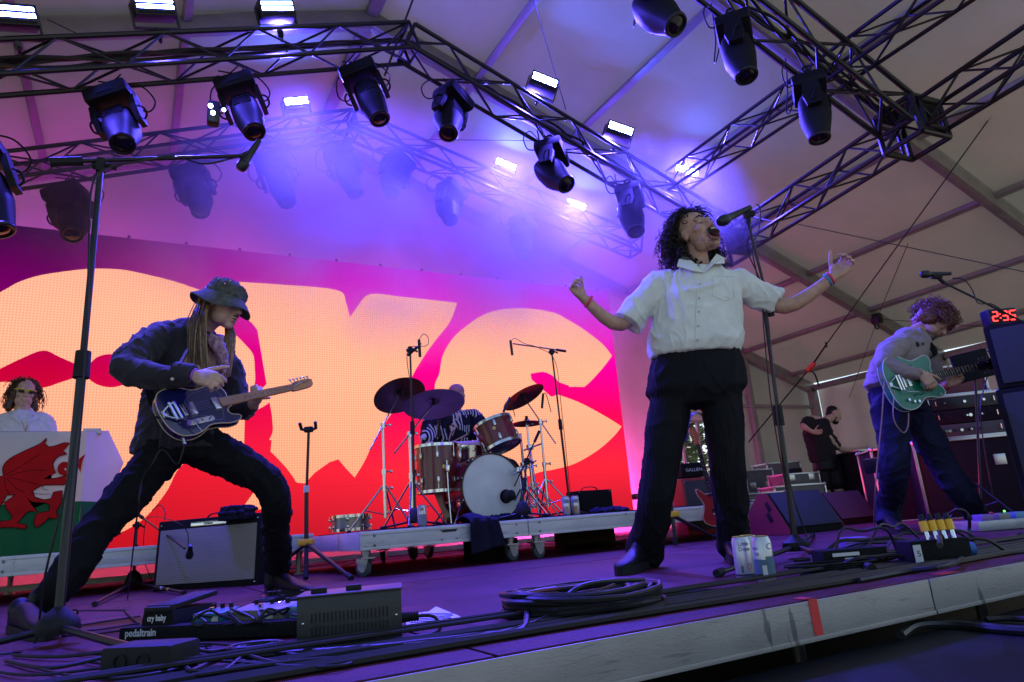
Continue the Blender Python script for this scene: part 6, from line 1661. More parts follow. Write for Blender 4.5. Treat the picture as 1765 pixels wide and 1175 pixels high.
# ------------------------------------------------------------------ guitars
def guitar(name, lab, tail, tip, upv_, outline, Lreal, bodyL, m_body, m_edge, m_neck, m_board, thick=.045, headpoly=None, fret_m=M_chrome, trem=True, holes=False, six_side=True, tuners=6, grp='guitars', plate=False, m_guard=None, normal=None):
    tail = Vector(tail); tip = Vector(tip); ux = tip - tail; k = ux.length / Lreal; ux.normalize()
    if normal is not None:
        uz = Vector(normal); uz = (uz - ux * uz.dot(ux)).normalized(); uy = uz.cross(ux)
    else:
        uy = Vector(upv_); uy = (uy - ux * uy.dot(ux)).normalized(); uz = ux.cross(uy)
    if uy.dot(Vector(upv_)) < 0: uy = -uy
    if uz.dot(CAMP - tail) < 0: uz = -uz
    def Q(x, y, z=0.0): return tail + (ux * x + uy * y + uz * z) * k
    r = thing(name, lab, 'guitar', tail, grp)
    ol = cr2(outline, 4); UX, UY, UZ = ux * k, uy * k, uz * k
    g = G(); g.prism([(x, y) for x, y in ol], Q(0, 0, -thick), UX, UY, thick * k, uz); obj('body', g, m_body, r)
    cx = sum(p[0] for p in ol) / len(ol); cy_ = sum(p[1] for p in ol) / len(ol)
    g = G(); pts = [Q(x, y, -.001) for x, y in ol]; g.tube(pts + [pts[0]], .0032 * k, 6, False)
    pts = [Q(x, y, -thick + .002) for x, y in ol]; g.tube(pts + [pts[0]], .003 * k, 6, False); obj('binding', g, m_edge, r)
    nx0, nx1 = bodyL - .06, Lreal - .17
    g = G(); g.loft([[Q(x, w_, z) for w_, z in ((-w, .004), (w, .004), (w * .8, -.012), (0, -.022), (-w * .8, -.012))] for x, w in ((nx0, .029), (nx0 + .02, .029), (nx1, .0215))]); nk = obj('neck', g, m_neck, r)
    g = G(); g.loft([[Q(x, w_, z) for w_, z in ((-w, .0095), (w, .0095), (w, .0042), (-w, .0042))] for x, w in ((nx0 - .005, .0288), (nx1, .0213))]); fb = obj('fingerboard', g, m_board, nk)
    sc = nx1 - (bodyL * .36); 
    for i in range(1, 22):
        x = nx1 - sc * (1 - 2 ** (-i / 12))
        if x < nx0: break
        w = .0213 + (.0288 - .0213) * (nx1 - x) / (nx1 - nx0); g = G(); g.tube([Q(x, -w, .0105), Q(x, w, .0105)], .0012 * k, 4); obj('fret', g, fret_m, fb)
        if i in (3, 5, 7, 9, 12, 15, 17): g = G(); g.lathe([(.0001, .0006), (.0032 * k, .0006)], Q(x + .012, 0, .0097), uz, 10, False); obj('inlay', g, M_black if m_board is M_maple else M_whitep, fb)
    hp = headpoly or [(0, .022), (.02, .03), (.05, .042), (.10, .044), (.15, .046), (.17, .03), (.165, .0), (.15, -.012), (.12, -.018), (.06, -.022), (0, -.022)]
    g = G(); g.prism([(x, y) for x, y in cr2(hp, 3)], Q(nx1, 0, -.016), UX, UY, .014 * k, uz); hd_ = obj('headstock', g, m_neck if m_neck is not M_wine else m_body, r)
    for i in range(tuners):
        if six_side: px, py, oy = .03 + i * (.13 / max(1, tuners - 1)), .038, 1
        else: px, py, oy = .04 + (i % 3) * .045, (.03 if i < 3 else -.03), (1 if i < 3 else -1)
        g = G(); g.cyl(Q(nx1 + px, py - .012 * oy, -.004), Q(nx1 + px, py - .012 * oy, .012), .004 * k, None, 8); g.tube([Q(nx1 + px, py, -.01), Q(nx1 + px, py + .022 * oy, -.01)], .003 * k, 6); g.ell(Q(nx1 + px, py + .026 * oy, -.01), (.009 * k, .006 * k, .006 * k), None, 8, 6); obj('tuner', g, M_chrome, hd_)
    xb = bodyL * .30
    for i in range(6 if tuners == 6 else 4):
        o = (i - 2.5) * .0105 if tuners == 6 else (i - 1.5) * .016; g = G(); g.tube([Q(xb - .06, o, .014), Q(xb, o, .016), Q(nx1, o * .68, .013), Q(nx1 + .03 + i * .02, .02 if six_side else o, .004)], .0009 * k, 4); obj('string', g, M_chrome, r)
    g = G(); g.box(Q(xb, 0, .008), (.02 * k, .08 * k, .014 * k), (ux, uy, uz), .002); obj('bridge', g, M_chrome, r)
    for x, w in ((xb + .05, .08), (bodyL - .09, .078)):
        g = G(); g.box(Q(x, 0, .005), (.036 * k, w * k, .012 * k), (ux, uy, uz), .003); obj('pickup', g, M_chrome if trem else M_black, r)
    if trem:
        t = bpy.data.objects.new('vibrato_unit', None); COL.objects.link(t); t.parent = r; t.location = Q(xb - .08, 0) - tail
        g = G(); 
        g.tube([Q(.012, -.012, .006), Q(.012, .012, .006)], .008 * k, 6)
        for s in (-1, 1): g.tube([Q(.012, s * .012, .008), Q(xb - .055, s * .05, .012), Q(xb - .03, s * .052, .014)], .006 * k, 8)
        g.box(Q(.02, 0, .004), (.03 * k, .04 * k, .008 * k), (ux, uy, uz), .002); obj('tailpiece', g, M_chrome, t)
        g = G(); 
        for x in (xb - .06, xb - .035): g.tube([Q(x, -.055, .018), Q(x, .055, .018)], .0075 * k, 10)
        obj('roller', g, M_chrome, t)
        g = G(); g.tube([Q(xb - .05, -.05, .02), Q(xb - .03, -.075, .03), Q(xb + (.1 if holes else -.0), -.10, .04), Q(xb + (.2 if holes else .02), -.11 if holes else -.17, .03)], .004 * k, 8, True, .6); obj('lever', g, M_chrome, t)
    if plate:
        g = G(); pp = [(xb - .015, -.094), (xb - .005, -.1), (xb + .13, -.1), (xb + .14, -.092), (xb + .14, -.076), (xb + .13, -.068), (xb - .005, -.068), (xb - .015, -.075)]; g.prism(pp, Q(0, 0, .0005), UX, UY, .002 * k, uz); pt = obj('control_plate', g, M_chrome, r)
        for x in (xb + .02, xb + .065): g = G(); g.cyl(Q(x, -.084, .002), Q(x, -.084, .018), .011 * k, .010 * k, 14); obj('knob', g, M_chrome, pt)
        g = G(); g.tube([Q(xb + .11, -.084, .002), Q(xb + .116, -.084, .018)], .003 * k, 6); obj('switch', g, M_black, pt)
        g = G(); pp = cr2([(xb + .03, .05), (xb + .09, .095), (bodyL - .06, .105), (bodyL - .03, .04), (bodyL - .07, .034), (bodyL - .07, -.034), (bodyL - .09, -.1), (xb + .16, -.11), (xb + .1, -.06), (xb + .03, -.05)], 3); 
        g.tube([Q(x, y, .001) for x, y in pp] + [Q(*pp[0], .001)], .0009 * k, 5, False); obj('pickguard_edge', g, M_steel, r)
    if holes:
        for s in (-1, 1):
            g = G(); pts = [(xb + .04, s * .115), (xb + .07, s * .10), (xb + .11, s * .112), (xb + .14, s * .10)]; g.tube([Q(*p, .0005) for p in cr2(pts, 4)[:-4]], .0055 * k, 6, True, .4); obj('sound_hole', g, M_black, r)
        for x, y in ((xb - .03, -.13), (xb + .01, -.15), (xb + .05, -.155), (bodyL - .06, -.14)): g = G(); g.cyl(Q(x, y, 0), Q(x, y, .02), .011 * k, .01 * k, 14); obj('knob', g, M_chrome, r)
    return r, Q
TELE = [(0, 0), (.008, .08), (.045, .14), (.11, .158), (.17, .145), (.215, .122), (.26, .118), (.31, .128), (.355, .125), (.39, .095), (.398, .05), (.392, .03), (.392, -.032), (.372, -.036), (.352, -.058), (.365, -.085), (.40, -.098), (.412, -.112), (.385, -.134), (.33, -.138), (.275, -.125), (.22, -.122), (.17, -.145), (.11, -.158), (.045, -.14), (.008, -.08)]
M_navyl = mat('midnight_blue_lacquer', (0.008, 0.010, 0.060), 0.18, 0, .2, 8, coat=.8)
tl, tp2 = A(277, 716, 2.98), A(541, 660, 3.62)
gt1, Q1 = guitar('electric_guitar', 'midnight blue single-cutaway electric guitar with maple neck played by the hatted guitarist', tl, tp2, UP, TELE, .985, .40, M_navyl, M_cream, M_maple, M_maple, .045, None, M_chrome, True, False, True, 6, plate=True, normal=TOC + UP * .10)
g = G(); g.tube(spline([Q1(.01, .0, -.03), A(262, 690, 3.12), A(258, 650, 3.3), A(290, 585, 3.36), A(335, 560, 3.36)], 5), .02, 4, True, .15); obj('strap', g, M_rubber, gt1)
g = G(); g.tube([Q1(.06, -.15, -.02), Q1(.05, -.19, -.02)], .008, 8); obj('jack_plug', g, M_chrome, gt1)
lead('guitar lead hanging from the midnight blue guitar down to the floor', [Q1(.05, -.19, -.02), A(305, 800, 3.0), A(280, 775, 2.95), A(262, 800, 2.92), A(245, 830, 2.95), A(235, 900, 3.05), fl(220, 1030, .01), fl(215, 1050, .006), fl(240, 1075, .006)], .0038)
GRET = [(0, 0), (.006, .09), (.04, .165), (.10, .198), (.17, .195), (.23, .165), (.275, .142), (.33, .142), (.38, .155), (.43, .16), (.462, .135), (.455, .10), (.43, .06), (.43, .03), (.43, -.03), (.435, -.06), (.465, -.095), (.475, -.13), (.44, -.155), (.385, -.155), (.33, -.142), (.275, -.142), (.23, -.165), (.17, -.195), (.10, -.198), (.04, -.165), (.006, -.09)]
M_green = mat('sea_green_lacquer', (0.005, 0.16, 0.085), 0.3, 0, .12, 8, coat=.4)
tl, tp2 = B(1531, 664, -.36), B(1716, 625, -.06)
gt2, Q2 = guitar('electric_guitar', 'sea-green double-cutaway hollow guitar with white binding held by the bowed guitarist', tl, tp2, UP, GRET, 1.06, .465, M_green, M_whitep, mat('dark_mahogany', (.03, .012, .008), .35), mat('rosewood', (.03, .017, .012), .5), .055, [(0, .022), (.03, .035), (.06, .03), (.1, .034), (.15, .045), (.17, .03), (.165, 0), (.17, -.03), (.15, -.045), (.1, -.034), (.06, -.03), (.03, -.035), (0, -.022)], M_whitep, True, True, False, 6, normal=TOC + UP * .05)
g = G(); g.tube(spline([Q2(.02, .02, -.04), B(1520, 650, -.2), B(1530, 600, -.16), B(1565, 572, -.1)], 5), .022, 4, True, .15); g.tube(spline([Q2(.44, .12, -.04), B(1612, 610, -.12), B(1600, 590, -.1)], 4), .022, 4, True, .15); obj('strap', g, M_rubber, gt2)
g = G(); pts = [Q2(.03, .06, -.03), B(1523, 672, -.37), B(1520, 720, -.36), B(1512, 800, -.3), B(1508, 860, -.2), fl(1506, 912, .01)]; g.tube(spline(pts, 6), .0045, 6)
single('cable', g, mat('tan_cable', (.3, .16, .1), .5), 'tan guitar lead falling beside the navy trousers', 'cable', 'guitar leads')
g = G(); pts = [Q2(.03, -.05, .0), B(1540, 720, -.36), B(1556, 745, -.36), B(1565, 735, -.36), B(1566, 712, -.36)]; g.tube(spline(pts, 6), .004, 6); single('cable', g, mat('tan_cable', (.3, .16, .1), .5), 'tan lead looping below the green guitar', 'cable', 'guitar leads')
# red bass leaning on the stand behind the singer
BASS = [(0, 0), (.01, .08), (.06, .15), (.13, .165), (.2, .135), (.27, .115), (.33, .13), (.4, .16), (.47, .165), (.46, .13), (.4, .08), (.385, .03), (.385, -.03), (.39, -.07), (.43, -.12), (.42, -.145), (.35, -.135), (.28, -.115), (.2, -.14), (.13, -.165), (.06, -.145), (.01, -.08)]
M_redl = mat('red_lacquer', (.35, .015, .012), .2, 0, .1, coat=.8)
hb3 = hs3 + .12
gt3, Q3 = guitar('bass_guitar', 'red electric bass upright on the stand behind the singer', aH(1240, 905, hb3), aH(1196, 742, hb3 - .1), -CR, BASS, 1.16, .46, M_redl, M_cream, M_redl, M_black, .042, [(0, .022), (.03, .04), (.1, .055), (.18, .06), (.21, .04), (.2, .0), (.16, -.03), (.1, -.045), (.05, -.03), (0, -.022)], M_chrome, False, False, True, 4, normal=TOC)
g = G(); g.tube(spline([aH(1180, 760, hb3), aH(1190, 715, hb3), aH(1215, 720, hb3 + .05), aH(1225, 780, hb3 + .05)], 5), .03, 4, True, .15); obj('strap', g, M_black, gt3)
# ================================================================== FLAG TABLE AND KEYBOARD
YF = 6.98
kt = thing('keyboard_table', 'long table under the dragon flag at the left rear', 'table', (-1.3, 7.2, .33))
zt = aY(100, 744, YF).z
g = G(); g.box((-1.55, 7.24, zt - .03), (1.9, .46, .04), None, .004); obj('table_top', g, M_black, kt)
for x in (-2.3, -.75):
    for y in (7.03, 7.45): g = G(); g.box((x, y, (zt + .29) / 2), (.04, .04, zt - .37)); obj('leg', g, M_black, kt)
kb = thing('keyboard', 'black keyboard lying flat on the flag table in front of its player', 'keyboard', (-1.2, 7.25, zt), None)
g = G(); g.box((-1.2, 7.28, zt + .012), (1.0, .28, .04), None, .01); obj('case', g, M_tolex, kb)
for k in range(30): g = G(); g.box((-1.66 + k * .0318, 7.40, zt + .036), (.029, .12, .01)); obj('key', g, M_whitep, kb)
g = G(); p = aY(160, 741, 7.2); g.box((p.x, 7.15, zt + .025), (.14, .1, .05), None, .01); single('sampler_box', g, M_whitep, 'small pale box at the right end of the flag table', 'box')
def flag_mat():
    m = mat('flag_cloth', (.6, .58, .58), .85, 0, .05, 8, bump=.3, bscale=30)
    n, l = m.node_tree.nodes, m.node_tree.links; b = n['Principled BSDF']; tc = n.new('ShaderNodeTexCoord'); sp = n.new('ShaderNodeSeparateXYZ'); l.new(tc.outputs['Object'], sp.inputs[0])
    zb = aY(60, 868, YF).z - aY(60, 745, YF).z
    gt = n.new('ShaderNodeMath'); gt.operation = 'GREATER_THAN'; gt.inputs[1].default_value = zb; l.new(sp.outputs[2], gt.inputs[0])
    mx = n.new('ShaderNodeMix'); mx.data_type = 'RGBA'; mx.inputs['A'].default_value = (.02, .16, .07, 1); mx.inputs['B'].default_value = (.78, .76, .76, 1); l.new(gt.outputs[0], mx.inputs['Factor']); l.new(mx.outputs['Result'], b.inputs['Base Color'])
    tr = n.new('ShaderNodeBsdfTranslucent'); l.new(mx.outputs['Result'], tr.inputs[0]); ms = n.new('ShaderNodeMixShader'); ms.inputs[0].default_value = .25
    l.new(b.outputs[0], ms.inputs[1]); l.new(tr.outputs[0], ms.inputs[2]); l.new(ms.outputs[0], n['Material Output'].inputs[0]); return m
M_flag = flag_mat()
fx1 = aY(150, 745, YF).x
flag = thing('flag', 'white and green flag with a red dragon draped over the keyboard table', 'flag', (-1.3, YF, zt))
def fz(x): return aY(60, 955, YF).z + max(0, (x - aY(110, 950, YF).x)) * .30
g = G(); P = []; nx, nz = 48, 30
for i in range(nx + 1):
    x = -2.5 + (fx1 + 2.5) * i / nx
    for j in range(nz + 1):
        t = j / nz; z = zt + (fz(x) - zt) * t
        P.append(V(x, YF - .004 + .012 * math.sin(x * 11 + 2 * t) * t + .006 * noise.noise(V(x * 4, z * 4, 0)), z))
g.add(P, [(i * (nz + 1) + j, (i + 1) * (nz + 1) + j, (i + 1) * (nz + 1) + j + 1, i * (nz + 1) + j + 1) for i in range(nx) for j in range(nz)])
def flagobj(name, g, m):
    return obj(name, g, m, flag)
flagobj('cloth', g, M_flag)
# the end of the flag folded round the table corner
g = G(); A0 = V(fx1, YF, zt); B0 = aY(187, 742, 7.3); C0 = aY(213, 797, 7.4); D0 = aY(181, 878, 7.3); E0 = V(fx1, YF, fz(fx1)); 
P = []; n = 14
edgeR = [B0.lerp(C0, t / 6) for t in range(6)] + [C0.lerp(D0, t / 8) for t in range(9)]
for i in range(n + 1):
    for j in range(15): 
        a_ = A0.lerp(E0, j / 14); p = a_.lerp(edgeR[j], i / n); P.append(p + V(.0, .012 * math.sin(i * .9), 0))
g.add(P, [(i * 15 + j, (i + 1) * 15 + j, (i + 1) * 15 + j + 1, i * 15 + j + 1) for i in range(n) for j in range(14)]); flagobj('folded_end', g, M_flag)
g = G(); g.quad(V(-2.5, YF, zt), V(fx1, YF, zt), V(fx1 + .1, 7.5, zt), V(-2.5, 7.5, zt)); g.quad(V(fx1, YF, zt - .0), B0, V(B0.x, 7.5, zt), V(fx1 + .1, 7.5, zt)); 
for v in g.v: v.z += .004 if v.y < 7.0 else .002
flagobj('top_fold', g, M_flag)
M_dragon = mat('dragon_red', (.50, .010, .014), .85, 0, .15, 8); M_dline = mat('dragon_outline', (.02, .004, .006), .85)
def dragon(pts, m, name, dep, grow=0.0, smooth=True):
    px = [(x / 3.4545, 620 + y / 3.4545) for x, y in pts]; pp = []
    for x, y in (cr2(px, 3) if smooth else px): q = aY(x, y, YF); pp.append((q.x, q.z))
    n = len(pp)
    if grow:
        A_ = sum(pp[i][0] * pp[(i + 1) % n][1] - pp[(i + 1) % n][0] * pp[i][1] for i in range(n)); out = []
        for i in range(n):
            a_, b_ = Vector(pp[i - 1]), Vector(pp[(i + 1) % n]); t = (b_ - a_); t = t.normalized() if t.length > 0 else Vector((1, 0)); nn = Vector((t.y, -t.x)) * (1 if A_ > 0 else -1); out.append((pp[i][0] + nn.x * grow, pp[i][1] + nn.y * grow))
        pp = out
    g = G(); g.prism(pp, (0, YF - .018 - dep, 0), (1, 0, 0), (0, 0, 1), .002); return flagobj(name, g, m)
DR = [(0, 700), (25, 690), (22, 640), (60, 592), (150, 545), (240, 503), (280, 468), (266, 500), (290, 522), (330, 515), (380, 498), (414, 498), (372, 545), (398, 562), (350, 575), (318, 610), (318, 645), (330, 672), (290, 692), (258, 712), (330, 708), (400, 690), (430, 700), (385, 742), (340, 742), (250, 748), (195, 782), (205, 818), (260, 835), (308, 828), (322, 790), (370, 780), (365, 850), (335, 900), (345, 935), (325, 945), (290, 938), (270, 962), (218, 1000), (206, 965), (218, 920), (245, 912), (298, 900), (298, 862), (268, 850), (195, 845), (160, 815), (182, 855), (222, 905), (172, 902), (132, 940), (104, 972), (158, 985), (155, 1006), (60, 996), (-60, 1002), (-60, 965), (58, 958), (78, 930), (42, 885), (32, 850), (62, 830), (98, 802), (40, 805), (0, 870), (-80, 880), (-80, 720)]
dragon(DR, M_dline, 'dragon_outline', .000, .006); dragon(DR, M_dragon, 'dragon', .002)
dragon([(455, 604), (512, 560), (490, 612), (480, 676), (468, 640), (445, 650), (440, 615)], M_dragon, 'dragon_tongue', .002)
dragon([(348, 645), (356, 625), (375, 612), (398, 612), (410, 630), (408, 672), (390, 686), (365, 682), (350, 668)], M_dline, 'dragon_eye', .000, .004); dragon([(348, 645), (356, 625), (375, 612), (398, 612), (410, 630), (408, 672), (390, 686), (365, 682), (350, 668)], M_dragon, 'dragon_eye', .002)
dragon([(384, 650), (392, 645), (398, 655), (390, 662)], M_flag, 'dragon_pupil', .005)
for pts in ([(25, 690), (120, 640), (240, 560)], [(60, 690), (180, 660), (290, 660)], [(60, 700), (140, 720), (235, 745)], [(45, 710), (90, 760), (150, 790)], [(30, 705), (35, 760), (60, 800)], [(190, 790), (240, 800), (300, 800)], [(250, 745), (262, 770), (290, 775)]):
    g = G(); g.tube(spline([aY(x / 3.4545, 620 + y / 3.4545, YF) + V(0, -.0225, 0) for x, y in pts], 4), .0035, 4, True, .5); flagobj('dragon_line', g, M_dline)

# ================================================================== PEDALBOARD AND POWER SUPPLY, left front
e0, e1 = fl(205, 1110), fl(545, 1098)
ux = (e1 - e0).normalized(); uy = V(-ux.y, ux.x, 0); Lb = (e1 - e0).length
pb = thing('pedalboard', 'black pedalboard frame carrying effect pedals at the stage front', 'pedalboard', e0)
def PB(x, y, z): return e0 + ux * x + uy * y + UP * z
for k, (y, z) in enumerate(((0, .018), (.09, .028), (.18, .038), (.27, .048))):
    g = G(); g.box(PB(Lb / 2, y + .03, z + (.008 if k == 0 else 0)), (Lb, .065, .042 if k == 0 else .026), (ux, uy, UP), .005); ra = obj('rail', g, M_tolex, pb)
    if k == 0: g = text_mesh('pedaltrain', .030, PB(.085, -.004, .030), ux, UP, .001, bold=.0006); obj('lettering', g, M_whitep, ra)
for x in (.012, Lb - .012):
    g = G(); g.prism([(0, .0), (.34, .0), (.34, .062), (0, .032)], PB(x - .008, -.005, .0), uy, UP, .016, ux); obj('side_plate', g, M_tolex, pb)
wah = thing('wah_pedal', 'black wah pedal lettered cry baby at the left end of the pedalboard', 'pedal', PB(.1, .05, .07), 'effect pedals')
wc = PB(.115, .03, .046)
g = G(); g.loft([[wc + ux * x + uy * y + UP * z for x, y in ((-w, 0), (w, 0), (w * .92, d_), (-w * .92, d_))] for w, d_, z in ((.062, .2, 0), (.06, .2, .016), (.054, .2, .042))]); obj('base', g, M_tolex, wah)
g = G(); 
ty = (uy * .98 + UP * .12).normalized(); tz = ux.cross(ty); g.box(wc + uy * .1 + UP * .060, (.096, .22, .016), (ux, ty, tz), .005); g.box(wc + uy * .012 + UP * .05, (.1, .02, .02), (ux, uy, UP), .004); obj('treadle', g, M_rubber, wah)
fn = V(0, 0, 1)
fw = (UP + uy * .15).normalized()
g = text_mesh('cry baby', .025, wc - uy * .0022 + UP * .021 - ux * .002, ux, UP, .001, bold=.0006, sx=.85); obj('lettering', g, M_whitep, wah)
M_tealp = mat('teal_pedal', (.02, .14, .2), .4, .2); M_greyp = mat('grey_pedal', (.2, .2, .19), .45, .3); M_lbl = mat('light_blue_pedal', (.12, .25, .4), .4, .2)
for (lab, x, y, w, d_, h, m) in (('teal effect pedal with a white label on the pedalboard', .285, .05, .11, .085, .05, M_tealp), ('wide grey effect pedal in the middle of the pedalboard', .46, .05, .19, .1, .055, M_greyp), ('light blue effect pedal at the right end of the pedalboard', .60, .06, .07, .11, .06, M_lbl), ('small black pedal behind the grey pedal', .38, .17, .06, .1, .055, M_tolex), ('dark effect pedal on the rear rail', .52, .19, .12, .08, .05, M_tolex)):
    x = x * Lb / .70; h *= .72; c = PB(x, y + d_ / 2, .036 + y * .11 + h / 2); t = thing('effect_pedal', lab, 'pedal', c - UP * h / 2, 'effect pedals')
    tl_ = (uy + UP * .11).normalized(); ax = (ux, tl_, ux.cross(tl_)); g = G(); g.box(c, (w, d_, h), ax, .006); obj('case', g, m, t)
    for q in (-.3, 0, .3): g = G(); g.cyl(c + ux * (w * q) + tl_ * d_ * .3 + ax[2] * h * .5, c + ux * (w * q) + tl_ * d_ * .3 + ax[2] * (h * .5 + .014), .007, None, 10); obj('knob', g, M_black, t)
    g = G(); g.cyl(c - tl_ * d_ * .25 + ax[2] * h * .5, c - tl_ * d_ * .25 + ax[2] * (h * .5 + .012), .007, None, 10); obj('foot_switch', g, M_chrome, t)
    g = G(); g.box(c - tl_ * (d_ * .5 + .001) + ux * w * .25, (.024, .002, .014), ax); obj('sticker', g, M_whitep, t)
    for s_ in (-1, 1): g = G(); g.cyl(c + ux * (s_ * w / 2), c + ux * (s_ * (w / 2 + .02)), .007, None, 10); g.box(c + ux * (s_ * (w / 2 + .025)), (.014, .03, .014), ax, .003); obj('plug', g, M_chrome, t)
g = G(); g.box(PB(.42 * Lb / .7, .06, .0125), (.19, .09, .02), (ux, uy, UP), .004); un = single('power_brick', g, M_greyp, 'grey power brick slung under the pedalboard rail', 'power brick')
rn = random.Random(31)
for k in range(9):
    x = rn.uniform(.30, .65) * Lb / .7; pts = [PB(x, .05, .06), PB(x + rn.uniform(-.05, .05), .02, .075 + rn.uniform(-.015, .015)), PB(x + rn.uniform(-.08, .08), -.01, .05), PB(x + rn.uniform(-.12, .12), .02, .035)]
    lead('patch lead number %s over the pedalboard' % ('one two three four five six seven eight nine'.split()[k]) if False else ['short patch lead beside the wah pedal', 'patch lead arching over the teal pedal', 'patch lead drooping in front of the rail', 'patch lead by the grey pedal', 'patch lead crossing the front rail', 'patch lead behind the light blue pedal', 'patch lead curled at the board middle', 'patch lead near the right end of the board', 'patch lead looping toward the power supply'][k], pts, .004, grp='patch leads')
# box with slotted front
q0, q1 = fl(548, 1104), fl(694, 1101)
wq = (q1 - q0).length; vy = ray(694, 1101); vy.z = 0; vy.normalize(); vx = V(vy.y, -vy.x, 0); q0 = q1 - vx * wq
ps = thing('power_amplifier', 'dark grey vented metal power unit right of the pedalboard', 'power unit', q0)
def PQ(x, y, z): return q0 + vx * x + vy * y + UP * z
hq = .118
g = G(); g.box(PQ(wq / 2, .09, hq / 2 + .004), (wq, .18, hq), (vx, vy, UP), .004); obj('case', g, mat('dark_grey_metal', (.03, .031, .033), .42, .4, .2, 14, bump=.1), ps)
g = G(); g.box(PQ(wq / 2, .088, hq + .006), (wq + .006, .19, .006), (vx, vy, UP), .002); obj('lid', g, mat('dark_grey_metal', (.03, .031, .033), .42, .4), ps)
for row in range(2):
    for k in range(20): g = G(); g.box(PQ(wq * .14 + k * (wq * .72 / 19), -.0005, .038 + row * .033), (.0032, .003, .024), (vx, vy, UP)); obj('vent_slot', g, M_black, ps)
for x, z in ((.015, .06), (wq - .015, .06), (.015, .02), (wq - .015, .02)): g = G(); g.ell(PQ(x, 0, z), (.004, .004, .004), None, 8, 6); obj('screw', g, M_chrome, ps)
for x in (.05, .14): g = G(); g.box(PQ(x, .05, hq + .016), (.04, .025, .014), (vx, vy, UP), .003); obj('rubber_foot', g, M_rubber, ps)
g = G(); g.tube([PQ(wq, .06, .045), PQ(wq + .045, .06, .045)], [.014, .010], 10)
for k in range(4): g.torus(PQ(wq + .02 + k * .007, .06, .045), .012, .002, vx, 12, 5)
obj('mains_plug', g, M_rubber, ps)
lead('mains cable curving from the plug of the vented power unit', [PQ(wq + .045, .06, .045), PQ(wq + .085, .055, .04), PQ(wq + .10, .04, .012), PQ(wq + .08, .0, .007), PQ(wq + .02, -.04, .007), PQ(-.05, -.06, .007)], .0045)
# stage box at the corner
q0, q1 = fl(168, 1172), fl(292, 1168); vx = (q1 - q0).normalized(); vy = V(-vx.y, vx.x, 0); wq = (q1 - q0).length
sb = thing('socket_box', 'black rubber mains socket box at the bottom left corner', 'socket box', q0)
g = G(); g.box(q0 + vx * wq / 2 + vy * .05 + UP * .035, (wq, .1, .064), (vx, vy, UP), .012); obj('case', g, M_rubber, sb)
for k in (.3, .62): g = G(); g.lathe([(.018, .0), (.018, .004), (.014, .004), (.014, -.002), (.0001, -.002)], q0 + vx * (wq * k) + UP * .034, -vy, 18, False); obj('socket', g, M_black, sb)
# setlist
c = fl(748, 1070); sx_ = fl(700, 1064); 
pc0, pc1, pc2, pc3, pc4 = fl(700, 1082), fl(806, 1072), fl(790, 1064), fl(752, 1056), fl(742, 1060)
sl_ = thing('set_list', 'creased sheet of handwritten paper lying on the stage floor', 'paper', c)
g = G(); g.add([p + UP * z for p, z in ((pc0, .004), (pc1, .003), (pc2, .006), (pc3, .02), (pc4, .012), (fl(700, 1065), .012))], [(0, 1, 2), (0, 2, 3), (0, 3, 4), (0, 4, 5)]); obj('sheet', g, M_whitep, sl_, False)
g = G(); rn = random.Random(2)
for k in range(7):
    a_, b_ = fl(706 + k * 3, 1078 - k * 2.6, .012), fl(775 + k * 1, 1071 - k * 1.5, .012)
    pts = [a_.lerp(b_, t / 24) + V(rn.gauss(0, .0015), rn.gauss(0, .002), .003 + .006 * (k / 7)) for t in range(25)]; g.tube(pts, .0011, 4)
obj('handwriting', g, M_dkblue, sl_)

# ================================================================== CABLES on the floor
def floor_cable(lab, pts, r=.006, m=M_cable, seed=0, wob=.01, z=None, grp='floor cables', per=7):
    rn = random.Random(seed); P = spline(pts, per); ph = rn.uniform(0, 6)
    P = [p + V(wob * math.sin(i * .35 + ph), wob * math.cos(i * .29 + ph), 0) for i, p in enumerate(P)]
    for p in P: p.z = max(p.z, r + .001 if z is None else z)
    g = G(); g.tube(P, r, 7); return single('cable', g, m, lab, 'cable', grp)
names_edge = ['thick black cable nearest the stage edge', 'black cable second from the stage edge', 'black cable third from the stage edge', 'black cable fourth from the edge', 'black cable fifth from the edge', 'black cable furthest from the edge in the front loom', 'thin black cable riding on the front loom', 'stiff black cable crossing the front loom']
for k in range(8):
    y = EY + .10 + k * .036; pts = []
    for i in range(15):
        x = -.9 + i * .55; yy = y + .035 * noise.noise(V(x * .7, k * 1.7, 0)) + (.03 * max(0, 1.2 - abs(x - .3)) if k > 2 else 0) + .02 * max(0, (x - 1.5)) * (k / 6)
        pts.append(V(x, yy, .010 + (.016 if k in (6, 7) else 0)))
    floor_cable(names_edge[k], pts, (.0105, .009, .0085, .008, .009, .008, .006, .0065)[k], seed=k, wob=.004, z=None)
# coil at the middle
cc_ = fl(1005, 1055); cc_.z = 0
g = G(); rn = random.Random(12); P = []
for i in range(16 * 26):
    t = i / 16 * 2 * math.pi; k = i / 16
    rr = .165 + .035 * math.sin(k * 2.3) + .012 * rn.gauss(0, .3); c = cc_ + CR * (.02 * math.sin(k * 1.7)) + HV * (.02 * math.cos(k * 2.1))
    P.append(c + CR * (rr * 1.12 * math.cos(t)) + HV * (rr * .95 * math.sin(t)) + UP * (.009 + .0085 * (k % 7) + .005 * math.sin(t * 2 + k)))
g.tube(P, .0085, 7); single('cable_coil', g, M_cable, 'big coil of black cable on the floor before the singer', 'cable coil')
g = G(); P = []
for q in range(3):
    P = []
    for i in range(12):
        t = (.62 + .76 * i / 11) * math.pi; P.append(cc_ + CR * ((.20 - .02 * q) * math.cos(t) - .01) + HV * ((.165 - .02 * q) * math.sin(t) - .015) + UP * (.03 + .015 * q))
    g.tube(P, .009, 7)
